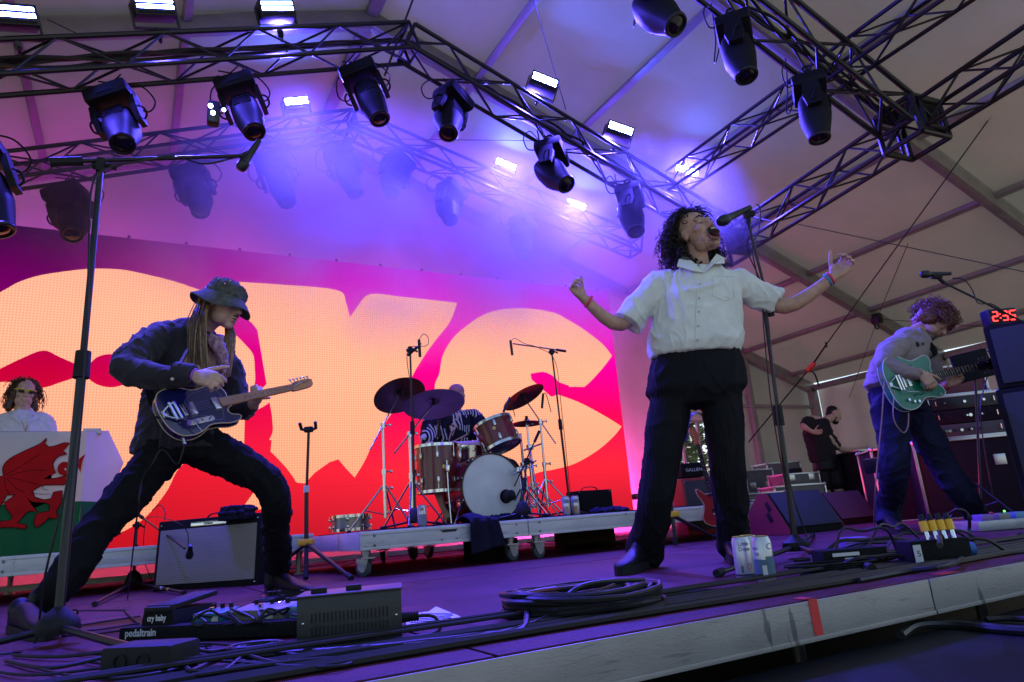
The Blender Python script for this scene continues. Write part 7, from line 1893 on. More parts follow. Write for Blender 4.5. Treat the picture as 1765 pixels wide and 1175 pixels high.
single('cable_coil', g, mat('red_cable', (.12, .012, .03), .45), 'dark red turns of cable lying on the black coil', 'cable coil')
floor_cable('black cable leaving the coil to the right along the edge', [cc_ + CR * .2 + UP * .03, fl(1130, 1030, .012), fl(1210, 1020, .01), fl(1320, 1012, .01), fl(1500, 990, .01)], .008, seed=5)
floor_cable('black cable leaving the coil toward the vented power unit', [cc_ - CR * .15 + UP * .04, fl(900, 1085, .012), fl(820, 1095, .01), fl(740, 1105, .01), fl(640, 1118, .01), fl(420, 1130, .01)], .008, seed=6)
floor_cable('black cable folded back over the coil', [cc_ + CR * .18 + UP * .075, cc_ + UP * .085 - HV * .12, cc_ - CR * .1 - HV * .18 + UP * .02, fl(860, 1092, .01), fl(700, 1112, .01)], .007, seed=8)
# messy leads, lower left
rn = random.Random(77)
labs = ['lead curling below the vented power unit', 'blue-lit lead in front of the pedalboard', 'lead coiled before the pedalboard', 'lead running under the tall microphone stand', 'lead crossing the bottom left corner', 'lead beside the socket box', 'lead trailing from the pedalboard to the edge', 'lead tangled between pedalboard and socket box', 'lead sweeping behind the socket box', 'lead sagging over the front loom at the left']
for k in range(10):
    x0 = rn.uniform(-40, 300); x1 = rn.uniform(330, 620); y0 = rn.uniform(1120, 1160); pts = [fl(x0, y0, .008), fl(x0 + 80, y0 + rn.uniform(-10, 14), .012), fl((x0 + x1) / 2, y0 + rn.uniform(-22, 18), .02), fl(x1 - 60, y0 + rn.uniform(-22, 8), .014), fl(x1, y0 - rn.uniform(8, 26), .008)]
    floor_cable(labs[k], pts, rn.uniform(.0035, .0055), seed=k + 30, wob=.006, per=8)
g = G(); P = []
for i in range(16 * 5): t = i / 16 * 2 * math.pi; P.append(fl(440, 1128) + CR * ((.06 + .01 * math.sin(i * .13)) * math.cos(t)) + HV * (.05 * math.sin(t)) + UP * (.012 + .012 * (i / 80)))
g.tube(P, .0045, 6); single('cable_coil', g, M_cable, 'small coil of lead in front of the pedalboard', 'cable coil')
for k, (a_, b_) in enumerate((((120, 1080), (240, 1062)), ((125, 1088), (235, 1075)), ((110, 1096), (230, 1083)), ((60, 1060), (215, 1052)))):
    floor_cable(['thin lead on the floor left of the wah pedal, uppermost', 'thin lead on the floor left of the wah pedal, second', 'thin lead on the floor left of the wah pedal, third', 'thin lead curving behind the tall stand hub'][k], [fl(*a_, .005), fl((a_[0] + b_[0]) / 2, (a_[1] + b_[1]) / 2 + rn.uniform(-4, 4), .005), fl(*b_, .005)], .0035, seed=k + 60, wob=.008)
# cables under and around the riser
labs = ['black cable lying in front of the drum riser wheels', 'black cable snaking under the drum riser', 'cable running along the floor below the riser rail', 'cable crossing behind the riser casters', 'cable drooping off the right of the riser', 'cable by the brown-cloth amplifier']
for k, pts in enumerate(([(400, 990), (520, 978), (640, 962), (780, 950), (900, 942)], [(480, 972), (600, 960), (740, 945), (860, 938), (980, 930)], [(560, 985), (620, 968), (700, 955), (820, 944)], [(640, 950), (760, 940), (860, 934), (960, 930)], [(900, 935), (980, 938), (1040, 936), (1075, 915), (1085, 895)], [(960, 934), (1000, 940), (1060, 936), (1090, 930)])):
    floor_cable(labs[k], [fl(x, max(y, 930), .006) for x, y in pts], .006, seed=k + 90, wob=.02)

# ================================================================== TOWEL AND CLOTH on the riser
tx0, tx1 = aY(806, 895, RY0).x, aY(858, 893, RY0).x
g = G(); P = []; nx, nz = 18, 26
for i in range(nx + 1):
    s_ = i / nx
    for j in range(nz + 1):
        t = j / nz; x = tx0 + (tx1 - tx0) * (s_ * (.75 + .4 * t) - .02 * t)
        if t < .4: y = RY0 + .22 - (t / .4) * .25; z = RZ_ + .016 + .05 * max(0, math.sin(math.pi * t / .42)) * (.6 + .4 * math.sin(s_ * 5))
        else: y = RY0 - .032 - .012 * math.sin(s_ * 14 + t * 3); z = RZ_ + .014 - (t - .4) / .6 * (.235 - .05 * s_)
        P.append(V(x, y, z))
g.add(P, [(i * (nz + 1) + j, (i + 1) * (nz + 1) + j, (i + 1) * (nz + 1) + j + 1, i * (nz + 1) + j + 1) for i in range(nx) for j in range(nz)])
me = mesh_from('towel', g); o = bpy.data.objects.new('towel', me); COL.objects.link(o); me.materials.append(M_cloth_d); md = o.modifiers.new('thick', 'SOLIDIFY'); md.thickness = .012; tag(o, 'dark navy towel hanging over the front rail of the drum riser', 'towel')
g = G()
for k in range(6): c = bc + V(-.08 + .06 * k, -.07 + .02 * math.sin(k * 2), 0); g.ell(V(c.x, c.y, RZ_ + .025), (.07, .06, .028), None, 12, 8)
o = thing('cloth', 'crumpled dark cloth pushed under the bass drum', 'cloth', (bc.x, bc.y - .06, RZ_)); obj('crumple', remesh(g, .008, 2, .5, fold(.02, 12), o.location), M_cloth_d, o)
g = G(); c = aY(1052, 880, RY0 + .3); 
for k in range(5): g.ell(V(c.x - .12 + .06 * k, RY0 + .3, RZ_ + .02), (.07, .08, .025), None, 12, 8)
o = thing('cloth', 'navy cloth heaped on the right of the riser by the cans', 'cloth', (c.x, RY0 + .3, RZ_)); obj('crumple', remesh(g, .008, 2, .5, fold(.02, 10), o.location), M_cloth_d, o)
g = text_mesh('DEATH', .07, aY(855, 938, RY0 + .5), (1, 0, 0), UP, .002); o = thing('case_under_riser', 'dark case with worn white lettering under the drum riser', 'case', aY(855, 945, RY0 + .52)); 
p = aY(855, 938, RY0 + .5); g2 = G(); g2.box((p.x, RY0 + .6, .085), (.42, .19, .15), None, .008); obj('shell', g2, M_tolex, o); obj('lettering', g, M_greyp, o)
# pedal and rug edge on the riser
g = G(); g.box((xL + 2.2, RY0 + 1.15, RZ_ + .006), (4.0, 2.0, .008)); single('drum_rug', g, mat('drum_rug', (.03, .02, .03), .95, 0, .5, 10), 'thin dark rug under the drum kit', 'rug')
# ================================================================== RIGHT SIDE: monitors, cases, racks
M_edge = mat('case_edging', (.5, .5, .5), .3, .9)
def wedge(lab, pl_, pr_, hgt, dep, m_side):
    pl_ = Vector(pl_); pr_ = Vector(pr_); ux = (pr_ - pl_); w = ux.length; ux.normalize(); ny = V(ux.y, -ux.x, 0)
    if ny.dot(CAMP - pl_) < 0: ny = -ny
    r = thing('wedge_monitor', lab, 'loudspeaker', (pl_ + pr_) / 2, 'stage wedge monitors'); up = UP
    prof = [(0.0, 0.0), (0.0, .05), (-.20, hgt), (-.30, hgt), (-dep, hgt * .55), (-dep, 0)]      # x: toward the front
    g = G(); g.prism([(x, y) for x, y in prof], pl_, ny, up, w, ux); obj('cabinet', g, M_tolex, r)
    for p, s in ((pl_, -1), (pr_, 1)):
        g = G(); g.prism([(x * .985 - .003, y * .985 + .003) for x, y in prof], p - (ux * .0 if s > 0 else ux * .012), ny, up, .012, ux); sp_ = obj('side_panel', g, m_side, r)
        for z in (.42, .68):
            g = G(); g.box(p + ux * (s * .0135) - ny * (.20 + .0) + up * (hgt * z), (.004, .045, .085), (ux, (ny + up * .5).normalized(), ux.cross((ny + up * .5).normalized())), .008); obj('grip_hole', g, M_black, sp_)
    a, b = V(0.004, .055, 0), V(-.195, hgt - .005, 0)
    fdir = (ny * (b.x - a.x) + up * (b.y - a.y)); Lf = fdir.length; fdir.normalize(); fn = ux.cross(fdir); 
    if fn.dot(ny) < 0: fn = -fn
    c = pl_ + ux * (w / 2) + ny * ((a.x + b.x) / 2) + up * ((a.y + b.y) / 2) + fn * .006
    g = G(); g.box(c, (w - .03, .012, Lf - .01), (ux, fn, fdir), .004); obj('grille', g, M_mesh, r); return r
wl_, wr_ = fl(1364, 922), fl(1462, 916)
ww = (wr_ - wl_).length
wdir = (CR * .9 + HV * .42).normalized()
wedge('wedge monitor with red light painted into its end panels right of the singer', wl_, wl_ + wdir * .62, .36, .46, mat('red_lit_panel', (.20, .01, .02), .6))  # red stage light is put into the end panel colour
w2 = fl(1478, 905) + HV * .25
wedge('grey wedge monitor half hidden behind the navy trousers', w2 - wdir * .05, w2 + wdir * .5, .34, .42, M_mesh)
def case(lab, c, size, yaw=0.0, m=None, name='road_case', latches=True, grp='road cases', z=0.0):
    c = Vector(c); ux = V(math.cos(yaw), math.sin(yaw), 0); uy = V(-math.sin(yaw), math.cos(yaw), 0); w, d, h = size
    r = thing(name, lab, 'road case', (c.x, c.y, z), grp); m = m or mat('case_laminate', (.10, .10, .105), .5, 0, .3, 8)
    cc = V(c.x, c.y, z + h / 2); ax = (ux, uy, UP)
    g = G(); g.box(cc, (w - .01, d - .01, h - .01), ax, .004); obj('shell', g, m, r)
    for sx in (-1, 1):
        for sy in (-1, 1):
            g = G(); g.box(cc + ux * (sx * w / 2) + uy * (sy * d / 2), (.024, .024, h), ax, .004); obj('edge_trim', g, M_edge, r)
            for sz in (-1, 1): g = G(); g.ell(cc + ux * (sx * w / 2) + uy * (sy * d / 2) + UP * (sz * h / 2), (.026, .026, .026), None, 10, 6); obj('corner_ball', g, M_edge, r)
    for sz in (-1, 1):
        for sy in (-1, 1): g = G(); g.box(cc + uy * (sy * d / 2) + UP * (sz * (h / 2)), (w, .022, .022), ax, .004); obj('edge_trim', g, M_edge, r)
        for sx in (-1, 1): g = G(); g.box(cc + ux * (sx * w / 2) + UP * (sz * (h / 2)), (.022, d, .022), ax, .004); obj('edge_trim', g, M_edge, r)
    if latches:
        for sx in (-.28, .28): g = G(); g.box(cc + ux * (w * sx) - uy * (d / 2 + .003) + UP * (h * .2), (.1, .008, .1), ax, .006); obj('latch', g, M_edge, r)
    return r
def at_floor(x, Y, py=900): p = aY(x, py, Y); return V(p.x, p.y, 0)
ty_ = -0.35
case('tall grey road case standing open by the tent wall', at_floor(1355, 8.6), (.62, .5, .95), ty_, mat('case_grey', (.16, .15, .15), .6))
case('dark road case left of the tall grey case', at_floor(1310, 8.7), (.5, .5, .85), ty_)
case('low wide road case lid with bright trim behind the wedge monitor', at_floor(1375, 7.2), (.8, .45, .5), ty_)
case('low dark road case beside the leg of the singer', at_floor(1312, 7.0), (.6, .45, .42), ty_)
case('flat silver case on top of the low wide case', at_floor(1382, 7.2), (.6, .38, .16), ty_ + .1, None, z=.51)
case('tall black road case behind the stage hand', at_floor(1478, 7.7), (.7, .5, .98), ty_, M_tolex)
case('black keyboard-sized flight case under the hand of the stage hand', at_floor(1512, 6.6), (.55, .6, .92), ty_, M_tolex)
g = G()
p = at_floor(1385, 7.2); 
for k in range(5): g.tube(spline([p + V(.1 * math.cos(a_), .1 * math.sin(a_), .70 + .012 * k) for a_ in [i * .8 + k for i in range(9)]], 4), .012, 6)
single('cable_coil', g, M_cable, 'coiled cable lying on the silver flat case', 'cable coil')
# keyboard-like rig at the wings
M_dkgrey = mat('dark_grey_panel', (.05, .05, .052), .5, .3)
def rack(lab, c, size, yaw, units, z=0.0, m=None):
    r = case(lab, c, size, yaw, m or M_tolex, 'equipment_rack', False, 'equipment racks', z); ux = V(math.cos(yaw), math.sin(yaw), 0); uy = V(-math.sin(yaw), math.cos(yaw), 0); w, d, h = size
    rn = random.Random(int(c[0] * 100))
    for k in range(units):
        zc = z + h * (k + .5) / units; cc = V(c[0], c[1], zc) - uy * (d / 2 + .002); ax = (ux, uy, UP)
        g = G(); g.box(cc, (w - .05, .012, h / units - .012), ax, .003); un = obj('rack_unit', g, (M_dkgrey, M_tolex, M_blackmetal)[k % 3], r)
        for q in range(rn.randint(5, 9)):
            x = (rn.random() - .5) * (w - .12); g = G(); g.cyl(cc + ux * x - uy * .006, cc + ux * x - uy * .024, rn.uniform(.008, .016), None, 10); obj('knob', g, (M_chrome, M_black)[q % 2], un)
        for s_ in (-1, 1): g = G(); e = cc + ux * (s_ * (w / 2 - .06)) - uy * .006; g.tube([e + UP * .02, e - uy * .03 + UP * .02, e - uy * .03 - UP * .02, e - UP * .02], .005, 6); obj('handle', g, M_chrome, un)
    return r
ry = -0.75
RK0 = aH(1600, 860, 7.0); 
def on_h(x, h): p = aH(x, 880, h); return V(p.x, p.y, 0)
case('wide black flight case at the foot of the racks behind the green guitar', on_h(1598, 7.3), (.95, .6, .72), ry, M_tolex)
case('black flight case at the right under the mixing desk', on_h(1672, 6.9), (.9, .6, .72), ry, M_tolex)
rack('upright rack of silver-faced units behind the green guitar', on_h(1625, 7.25), (.52, .5, .62), ry, 5, .74)
rack('rack with glowing desk controls right of the silver-faced rack', on_h(1690, 6.85), (.62, .5, .40), ry, 3, .74)
case('red-lit amplifier head on top of the right rack', on_h(1693, 6.85), (.5, .35, .28), ry, mat('red_lit_vinyl', (.12, .012, .02), .5), 'amplifier_case', False, z=1.16)  # the red light falling on this head is painted into its vinyl
M_ledr = emis('led_red', (1.0, .05, .03), 6.0); M_ledg = emis('led_green', (.1, 1.0, .1), 3.0); M_ledy = emis('led_amber', (1, .6, .05), 4.0)
# red backstage flood that colours the racks
fp = aH(1512, 800, 6.35); fd_ = (on_h(1640, 7.0) + UP * .75 - fp).normalized(); u, w, d = basis(fd_)
fo_ = thing('flood_light', 'small red flood light on the cases in the wings aimed at the racks', 'stage light', fp)
g = G(); g.box(fp - d * .05, (.16, .13, .09), (u, w, d), .012); obj('housing', g, M_blackmetal, fo_)
g = G(); g.box(fp + d * .002, (.14, .11, .006), (u, w, d)); obj('lens', g, emis('flood_red', (1.0, .03, .13), 130.0), fo_)
g = G(); g.tube([fp - d * .05, fp - d * .05 - UP * .12], .012, 8); obj('bracket', g, M_blackmetal, fo_)
p = on_h(1560, 6.4)
# PA side stack with clock
hp_ = 4.75
c0 = aH(1700, 566, hp_); 
pa = thing('loudspeaker_stack', 'tall dark loudspeaker cabinets stacked at the right frame edge', 'loudspeaker', V(aH(1760, 880, hp_).x, aH(1760, 880, hp_).y, 0))
xa, xb_ = aH(1704, 600, hp_), aH(1706, 668, hp_); zsplit = aH(1715, 672, hp_).z; ztop_ = aH(1702, 562, hp_).z
_rd = ray(1702, 620); _rd.z = 0; _rd.normalize(); HVp = _rd; CRp = V(_rd.y, -_rd.x, 0); axs = (CRp, HVp, UP)
lo_l = aH(1722, 700, hp_); up_l = aH(1703, 600, hp_)
wl2 = .8
g = G(); cx = V(up_l.x, up_l.y, 0) + CRp * (wl2 / 2) + HVp * .3; g.box(V(cx.x, cx.y, (zsplit + ztop_) / 2), (wl2, .6, ztop_ - zsplit - .006), axs, .02); up_cab = obj('upper_cabinet', g, M_tolex, pa)
cx = V(lo_l.x, lo_l.y, 0) + CRp * (wl2 / 2) + HVp * .3; g = G(); g.box(V(cx.x, cx.y, zsplit / 2), (wl2, .62, zsplit - .002), axs, .02); lo_cab = obj('lower_cabinet', g, M_tolex, pa)
for cab, za, zb2, src in ((up_cab, zsplit, ztop_, up_l), (lo_cab, 0, zsplit, lo_l)):
    g = G(); cc = V(src.x, src.y, (za + zb2) / 2) + CRp * (wl2 / 2) - HVp * .004; g.box(cc, (wl2 - .07, .02, zb2 - za - .07), axs, .006); obj('grille', g, M_mesh, cab)
g = G(); p = aH(1761, 625, hp_) - HV * .02; g.ell(p, (.014, .014, .03)); obj('badge', g, M_yellow, up_cab)
# clock on top
ck = thing('digital_clock', 'red digital clock reading 2:35 on top of the loudspeaker stack', 'clock', V(aH(1729, 556, hp_).x, aH(1729, 556, hp_).y, ztop_))
cl = aH(1703, 540, hp_ - .02); cr_ = aH(1752, 530, hp_ - .02); wck = .205; cpos = V(aH(1729, 540, hp_ - .02).x, aH(1729, 540, hp_ - .02).y, ztop_ + .062)
CR_, HV_ = CR, HV
cax = (CR, HV, UP)
g = G(); g.box(cpos + HV * .05, (wck, .09, .118), cax, .01); obj('housing', g, mat('blue_black_plastic', (.01, .012, .04), .4), ck)
g = G(); g.box(cpos + HV * .003, (wck - .03, .006, .09), cax, .003); obj('screen', g, M_black, ck)
M_digit = emis('clock_digits', (1.0, .03, .03), 4.0)
SEG = {'2': 'abged', '3': 'abgcd', '5': 'afgcd'}
def digit(ch, ox):
    w, h, t = .036, .066, .009; z0 = .0
    segs = {'a': ((0, h / 2), (w, t)), 'g': ((0, 0), (w, t)), 'd': ((0, -h / 2), (w, t)), 'b': ((w / 2, h / 4), (t, h / 2)), 'c': ((w / 2, -h / 4), (t, h / 2)), 'f': ((-w / 2, h / 4), (t, h / 2)), 'e': ((-w / 2, -h / 4), (t, h / 2))}
    for s_ in SEG[ch]:
        (x, z), (sw, sh) = segs[s_]; g = G(); g.box(cpos - HV * .002 + CR * (ox + x + z * .12) + UP * z, (sw * .92, .003, sh * .92), cax); obj('digit_segment', g, M_digit, ck)
digit('2', -.062); digit('3', .008); digit('5', .062)
for z in (.014, -.014): g = G(); g.box(cpos - HV * .002 + CR * -.027 + UP * z, (.008, .003, .008), cax); obj('colon_dot', g, M_digit, ck)
g = G(); g.box(cpos - HV * .002 + CR * .088 + UP * .036, (.005, .003, .005), cax); obj('indicator_dot', g, M_digit, ck)
# stand with flat black panel
ms = thing('music_stand', 'black flat panel on a thin stand behind the neck of the green guitar', 'music stand', on_h(1690, 5.9))
pc_ = aH(1676, 630, 5.9); g = G(); pr = (CR * .97 + UP * .16).normalized(); pu = pr.cross(-HV) ; pu = (UP - pr * UP.dot(pr)).normalized()
g.box(pc_, (.33, .03, .25), (pr, pr.cross(pu), pu), .01); obj('panel', g, M_tolex, ms)
g = G(); b_ = on_h(1690, 5.9); g.tube([V(b_.x, b_.y, .05), pc_ - UP * .1], .011, 8); obj('pole', g, M_blackmetal, ms); tripod(ms, b_, 0, .3, .28, M_blackmetal, 3, .5, .009)
g = G(); g.tube([pc_ + pr * .15 + pu * .1 - HV * .03, pc_ + pr * .19 + pu * .08, pc_ + pr * .19 - pu * .02, pc_ + pr * .15 - pu * .06], .006, 6); obj('clamp', g, M_blackmetal, ms)
lead('thin lead hanging from the black panel to the rack', [pc_ + pr * .1 - pu * .1, aH(1690, 700, 5.85), aH(1695, 760, 5.85), aH(1712, 860, 5.85)], .005)
# pedalboards and leads on the floor, right front
M_ppk = mat('purple_pedal', (.2, .12, .35), .4, .2)
def floor_box(name, lab, x0, x1, yb, h, d, m, cat, grp=None, extra=None):
    a_, b_ = fl(x0, yb), fl(x1, yb - (x1 - x0) * .08); ux = (b_ - a_).normalized(); uy = V(-ux.y, ux.x, 0); w = (b_ - a_).length; r = thing(name, lab, cat, a_, grp)
    g = G(); g.box(a_ + ux * (w / 2) + uy * (d / 2) + UP * (h / 2 + .003), (w, d, h), (ux, uy, UP), .006); obj('case', g, m, r)
    if extra: extra(r, a_, ux, uy, w, h, d)
    return r
def strips(r, a_, ux, uy, w, h, d):
    for k, (x, l_, mm, z) in enumerate(((.35, .42, M_whitep, .78), (.62, .6, M_whitep, .5), (.3, .4, M_tan, .25))): g = G(); g.box(a_ + ux * (w * x) - uy * .001 + UP * (h * z), (w * l_, .003, h * .18), (ux, uy, UP)); obj('label_strip', g, mm, r)
floor_box('pedal_tuner', 'black unit with white label strips beside the singer microphone stand', 1424, 1535, 984, .07, .12, M_tolex, 'pedal', 'right floor units', strips)
def yellow(r, a_, ux, uy, w, h, d):
    for k in range(4):
        p = a_ + ux * (w * .38 + k * .032) + uy * .03 + UP * (h + .02); t = (UP + uy * .2).normalized()
        g = G(); g.cyl(p - t * .02, p + t * .02, .009, None, 12); obj('plug', g, M_chrome, r)
        g = G(); g.cyl(p + t * .012, p + t * .05, .0145, None, 12); obj('yellow_sleeve', g, M_yellow, r)
        g = G(); g.cyl(p + t * .05, p + t * .075, .0125, .008, 12); obj('boot', g, M_rubber, r)
    g = G(); g.box(a_ + ux * (w * .09) - uy * .001 + UP * h * .5, (w * .13, .003, h * .75), (ux, uy, UP)); lb = obj('label', g, M_whitep, r)
    g = text_mesh('5', .03, a_ + ux * (w * .10) - uy * .0035 + UP * h * .5, ux, UP, .001); obj('lettering', g, M_dkblue, lb)
    g = G(); g.cyl(a_ + ux * w + UP * h * .5 + uy * .04, a_ + ux * (w + .03) + UP * h * .5 + uy * .04, .024, None, 16); obj('blue_connector', g, M_blueled, r)
sbx = floor_box('stage_box', 'black stage box with four yellow-sleeved plugs at the right front', 1578, 1680, 976, .085, .12, M_tolex, 'stage box', 'right floor units', yellow)
def pb2(r, a_, ux, uy, w, h, d):
    for k, mm in enumerate((M_ppk, M_greyp, M_lbl)): g = G(); g.box(a_ + ux * (w * (.2 + k * .3)) + uy * .06 + UP * (h + .02), (.07, .1, .04), (ux, uy, UP), .005); obj('pedal', g, mm, r)
    g = G(); g.ell(a_ + ux * w * .55 + UP * (h + .05) + uy * .03, (.006, .006, .006)); obj('indicator', g, M_ledg, r); g = G(); g.ell(a_ + ux * w * .3 + UP * (h + .045) + uy * .02, (.012, .012, .008)); obj('footswitch', g, mat('red_button', (.5, .02, .02), .4), r)
floor_box('pedalboard', 'second pedalboard with pale pedals at the right frame edge', 1690, 1790, 917, .06, .28, M_alu, 'pedalboard', None, pb2)
floor_box('effect_pedal', 'purple effect pedal in the tangle before the navy trousers', 1460, 1500, 945, .05, .1, M_ppk, 'pedal', 'right floor units')
rn = random.Random(5)
labs = ['blue-lit lead arching over the stage box', 'lead looping high beside the navy trousers', 'lead arching between pedals and stage box', 'lead curling by the singer stand foot', 'lead draped over the label-strip unit', 'lead tangled in front of the purple pedal', 'lead rising from the yellow plugs', 'lead sweeping right of the stage box', 'lead trailing to the right pedalboard', 'lead crossing behind the stage box', 'lead bundled at the foot of the singer stand', 'thin lead along the right floor units', 'thin blue lead looping before the stage box', 'lead knotted between the floor units']
for k in range(14):
    x0 = rn.uniform(1400, 1600); x1 = x0 + rn.uniform(80, 200); y0 = 975 - (x0 - 1400) * .085 + rn.uniform(-22, 8); hgt = rn.choice([.01, .03, .06, .12])
    a_, b_ = fl(x0, y0, .008), fl(x1, max(900, y0 - 16 + rn.uniform(-8, 8)), .008); m_ = a_.lerp(b_, .5) + UP * hgt
    pts = [a_ - CR * .1, a_, a_.lerp(m_, .5) + UP * hgt * .6 + HV * rn.uniform(-.06, .06), m_, m_.lerp(b_, .5) + UP * hgt * .5 + HV * rn.uniform(-.06, .06), b_, b_ + CR * .12]
    g = G(); P = spline(pts, 6)
    for p in P: p.z = max(p.z, .006)
    g.tube(P, rn.uniform(.0045, .0085), 7); single('cable', g, M_cable, labs[k], 'cable', 'right floor leads')
g = G(); pts = [fl(1620, 940, .1), aH(1622, 900, 4.0), aH(1650, 878, 4.0), aH(1670, 890, 4.0), aH(1668, 930, 3.9), fl(1650, 968, .02), fl(1560, 985, .01), fl(1480, 1000, .01)]; g.tube(spline(pts, 7), .009, 7); single('cable', g, M_cable, 'thick lead rising in a loop from the yellow-sleeved plugs', 'cable', 'right floor leads')
g = G()
for k in range(5):
    P = []
    for i in range(28): t = i / 14 * 2 * math.pi + k; P.append(fl(1435, 988) + CR * ((.11 + .015 * k) * math.cos(t)) + HV * (.07 * math.sin(t)) + UP * (.008 + .007 * k))
    g.tube(P, .0045, 6)
single('cable_coil', g, M_cable, 'flat coil of thin lead under the right leg of the singer stand', 'cable coil')
def tape(lab, x, y, leg_to, m, base):
    pass
for (x, y, h, m, nm, lab) in ((1468, 974, None, M_whitep, 'tape_band', 'white tape band on the singer stand leg'), (1480, 979, None, M_yellow, 'tape_band', 'yellow tape band on the singer stand leg')):
    b_ = V(hs_.x, hs_.y, .055); t_ = fl(1505, 988) + UP * .016; k = (x - 1376) / (1505 - 1376); p = b_.lerp(t_, k); d = (t_ - b_).normalized(); g = G(); g.tube([p - d * .014, p + d * .014], .0118, 12); single(nm, g, m, lab, 'tape', 'tape bands')
b_ = V(ha.x, ha.y, .055); t_ = fl(318, 1026) + UP * .016
for k, m, lab in ((.62, M_whitep, 'white tape band on the short stand before the amplifier'), (.74, M_yellow, 'yellow tape band on the short stand before the amplifier')):
    p = b_.lerp(t_, k); d = (t_ - b_).normalized(); g = G(); g.tube([p - d * .018, p + d * .018], .0105, 12); single('tape_band', g, m, lab, 'tape', 'tape bands')
# cable in the pit
g = G(); pts = [fl(1552, 1095, ZP + .012), fl(1580, 1078, ZP + .02), fl(1640, 1076, ZP + .012), fl(1720, 1084, ZP + .012), fl(1800, 1090, ZP + .012)]; g.tube(spline(pts, 6), .014, 8); single('cable', g, M_cable, 'thick blue-lit cable lying on the pit platform', 'cable')
g = G(); pts = [fl(1700, 1068, ZP + .012), fl(1740, 1066, ZP + .012), fl(1800, 1070, ZP + .012)]; g.tube(spline(pts, 6), .009, 8); single('cable', g, M_cable, 'thin cable at the far edge of the pit platform', 'cable')

# ================================================================== TREES outside the window
M_leaf = mat('leaf_green', (.06, .10, .025), .6, 0, .4, 3, col2=(.12, .17, .05)); M_bark = mat('bark', (.07, .05, .035), .9, 0, .3, 8, bump=.5, bscale=20)
def tree(lab, x, y, h, rad, seed):
    rn = random.Random(seed); t = thing('tree', lab, 'tree', (x, y, -1.15), 'trees outside the tent window'); b = V(x, y, -1.15)
    g = G(); P = [b, b + V(rn.uniform(-.2, .2), 0, h * .3), b + V(rn.uniform(-.4, .4), 0, h * .6), b + V(rn.uniform(-.5, .5), 0, h * .9)]; g.tube(spline(P, 4), [.22 * (1 - .8 * i / 12) for i in range(13)], 8)
    for k in range(7):
        s_ = b + V(0, 0, h * rn.uniform(.3, .7)); a_ = rn.uniform(0, 6.3); g.tube(spline([s_, s_ + V(math.cos(a_) * rad * .4, math.sin(a_) * rad * .4, .5), s_ + V(math.cos(a_) * rad * .8, math.sin(a_) * rad * .8, 1.2)], 3), [.09 * (1 - i / 8) + .01 for i in range(7)], 6)
    obj('trunk', g, M_bark, t); g = G(); cl = [(b + V(rn.gauss(0, rad * .45), rn.gauss(0, rad * .45), h * rn.uniform(.32, 1.0)), rn.uniform(.4, .9)) for _ in range(34)]
    for k in range(4200):
        c, r = rn.choice(cl); v = V(rn.gauss(0, 1), rn.gauss(0, 1), rn.gauss(0, .8)).normalized() * (r * rn.uniform(.5, 1.1)); p = c + v; s_ = rn.uniform(.05, .10); a_ = V(rn.gauss(0, 1), rn.gauss(0, 1), rn.gauss(0, 1)).normalized(); u, w, _ = basis(a_); g.add([p - u * s_, p + w * s_ * .5, p + u * s_, p - w * s_ * .5], [(0, 1, 2, 3)])
    obj('crown', g, M_leaf, t, False)
tree('leafy tree seen through the tent window at the left', 13.2, 15.5, 6.5, 2.4, 3); tree('leafy tree seen through the tent window at the right', 16.5, 17.5, 7.5, 2.6, 4); tree('further leafy tree behind the window bars', 16.0, 21.0, 8.0, 3.0, 5)
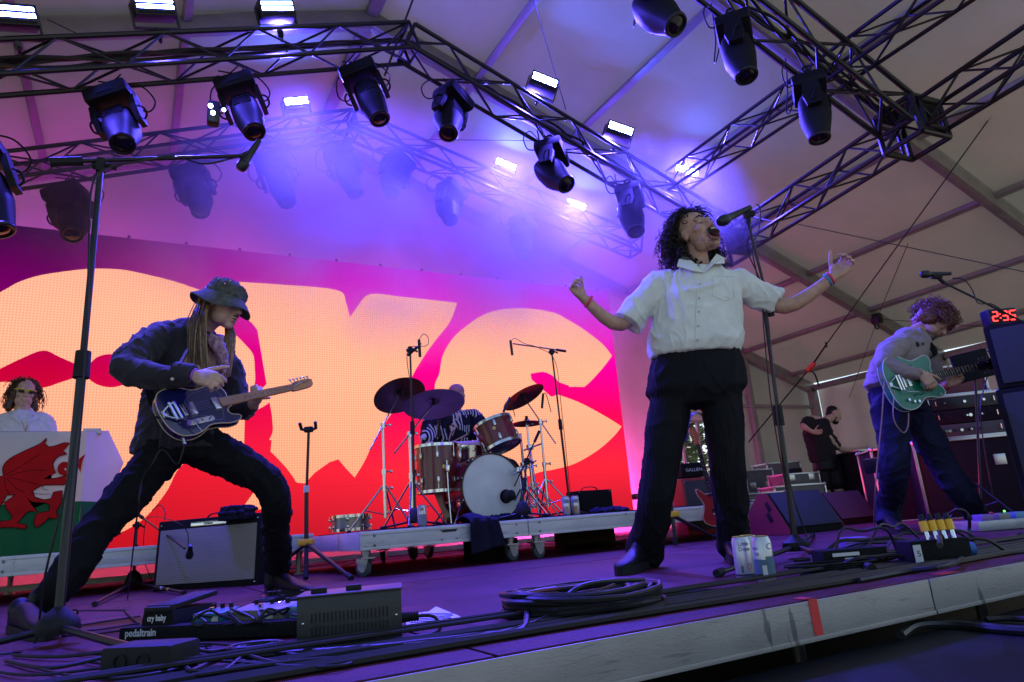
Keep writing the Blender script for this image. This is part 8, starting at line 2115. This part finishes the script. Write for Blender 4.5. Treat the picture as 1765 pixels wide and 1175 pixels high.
# ------------------------------------------------------------------ stage smoke hanging round the trusses
def smoke(name, lab, verts_xy, y0, y1, dens, centre, rad, col=(0.9, 0.9, 0.95), nscale=0.75, lo=0.42, hi=0.66):
    g = G(); g.prism(verts_xy, (0, y1, 0), (1, 0, 0), (0, 0, 1), y1 - y0)
    o = obj(name, g, None, None, False)
    m = bpy.data.materials.new(name); m.use_nodes = True
    n, l = m.node_tree.nodes, m.node_tree.links; n.clear()
    out = n.new('ShaderNodeOutputMaterial'); pv = n.new('ShaderNodeVolumePrincipled'); l.new(pv.outputs[0], out.inputs['Volume'])
    pv.inputs['Color'].default_value = (*col, 1); pv.inputs['Anisotropy'].default_value = 0.25
    tc = n.new('ShaderNodeTexCoord')
    mp = n.new('ShaderNodeMapping'); mp.inputs['Location'].default_value = [-c / r for c, r in zip(centre, rad)]; mp.inputs['Scale'].default_value = [1 / r for r in rad]
    l.new(tc.outputs['Object'], mp.inputs[0])
    ln = n.new('ShaderNodeVectorMath'); ln.operation = 'LENGTH'; l.new(mp.outputs[0], ln.inputs[0])
    fo = n.new('ShaderNodeMapRange'); fo.interpolation_type = 'SMOOTHSTEP'; fo.inputs[1].default_value = 1.0; fo.inputs[2].default_value = 0.15; l.new(ln.outputs['Value'], fo.inputs[0])
    nz = n.new('ShaderNodeTexNoise'); nz.inputs['Scale'].default_value = nscale; nz.inputs['Detail'].default_value = 4; nz.inputs['Distortion'].default_value = 0.6
    l.new(tc.outputs['Object'], nz.inputs['Vector'])
    nr = n.new('ShaderNodeMapRange'); nr.inputs[1].default_value = lo; nr.inputs[2].default_value = hi; nr.inputs[3].default_value = 0.10; nr.inputs[4].default_value = 1.0; l.new(nz.outputs[0], nr.inputs[0])
    a = n.new('ShaderNodeMath'); a.operation = 'MULTIPLY'; l.new(fo.outputs[0], a.inputs[0]); l.new(nr.outputs[0], a.inputs[1])
    b = n.new('ShaderNodeMath'); b.operation = 'MULTIPLY'; b.inputs[1].default_value = dens; l.new(a.outputs[0], b.inputs[0])
    l.new(b.outputs[0], pv.inputs['Density'])
    o.data.materials.clear(); o.data.materials.append(m); tag(o, lab, 'smoke', kind='stuff'); return o
smoke('smoke', 'violet stage smoke drifting round the rear truss and in front of the screen top',
      [(-3.2, 2.2), (8.2, 2.2), (8.2, 4.15), (2.3, 6.3), (-3.2, 4.35)], 6.5, 9.9, 1.75, (3.7, 8.0, 4.05), (5.8, 2.5, 1.85))
smoke('smoke', 'dense blue puff of stage smoke round the low end of the front truss',
      [(4.0, 2.6), (7.6, 2.6), (7.6, 4.3), (4.0, 5.6)], 4.9, 6.48, 2.0, (5.9, 5.9, 3.85), (1.6, 0.9, 1.2), nscale=1.6, lo=.45, hi=.7)
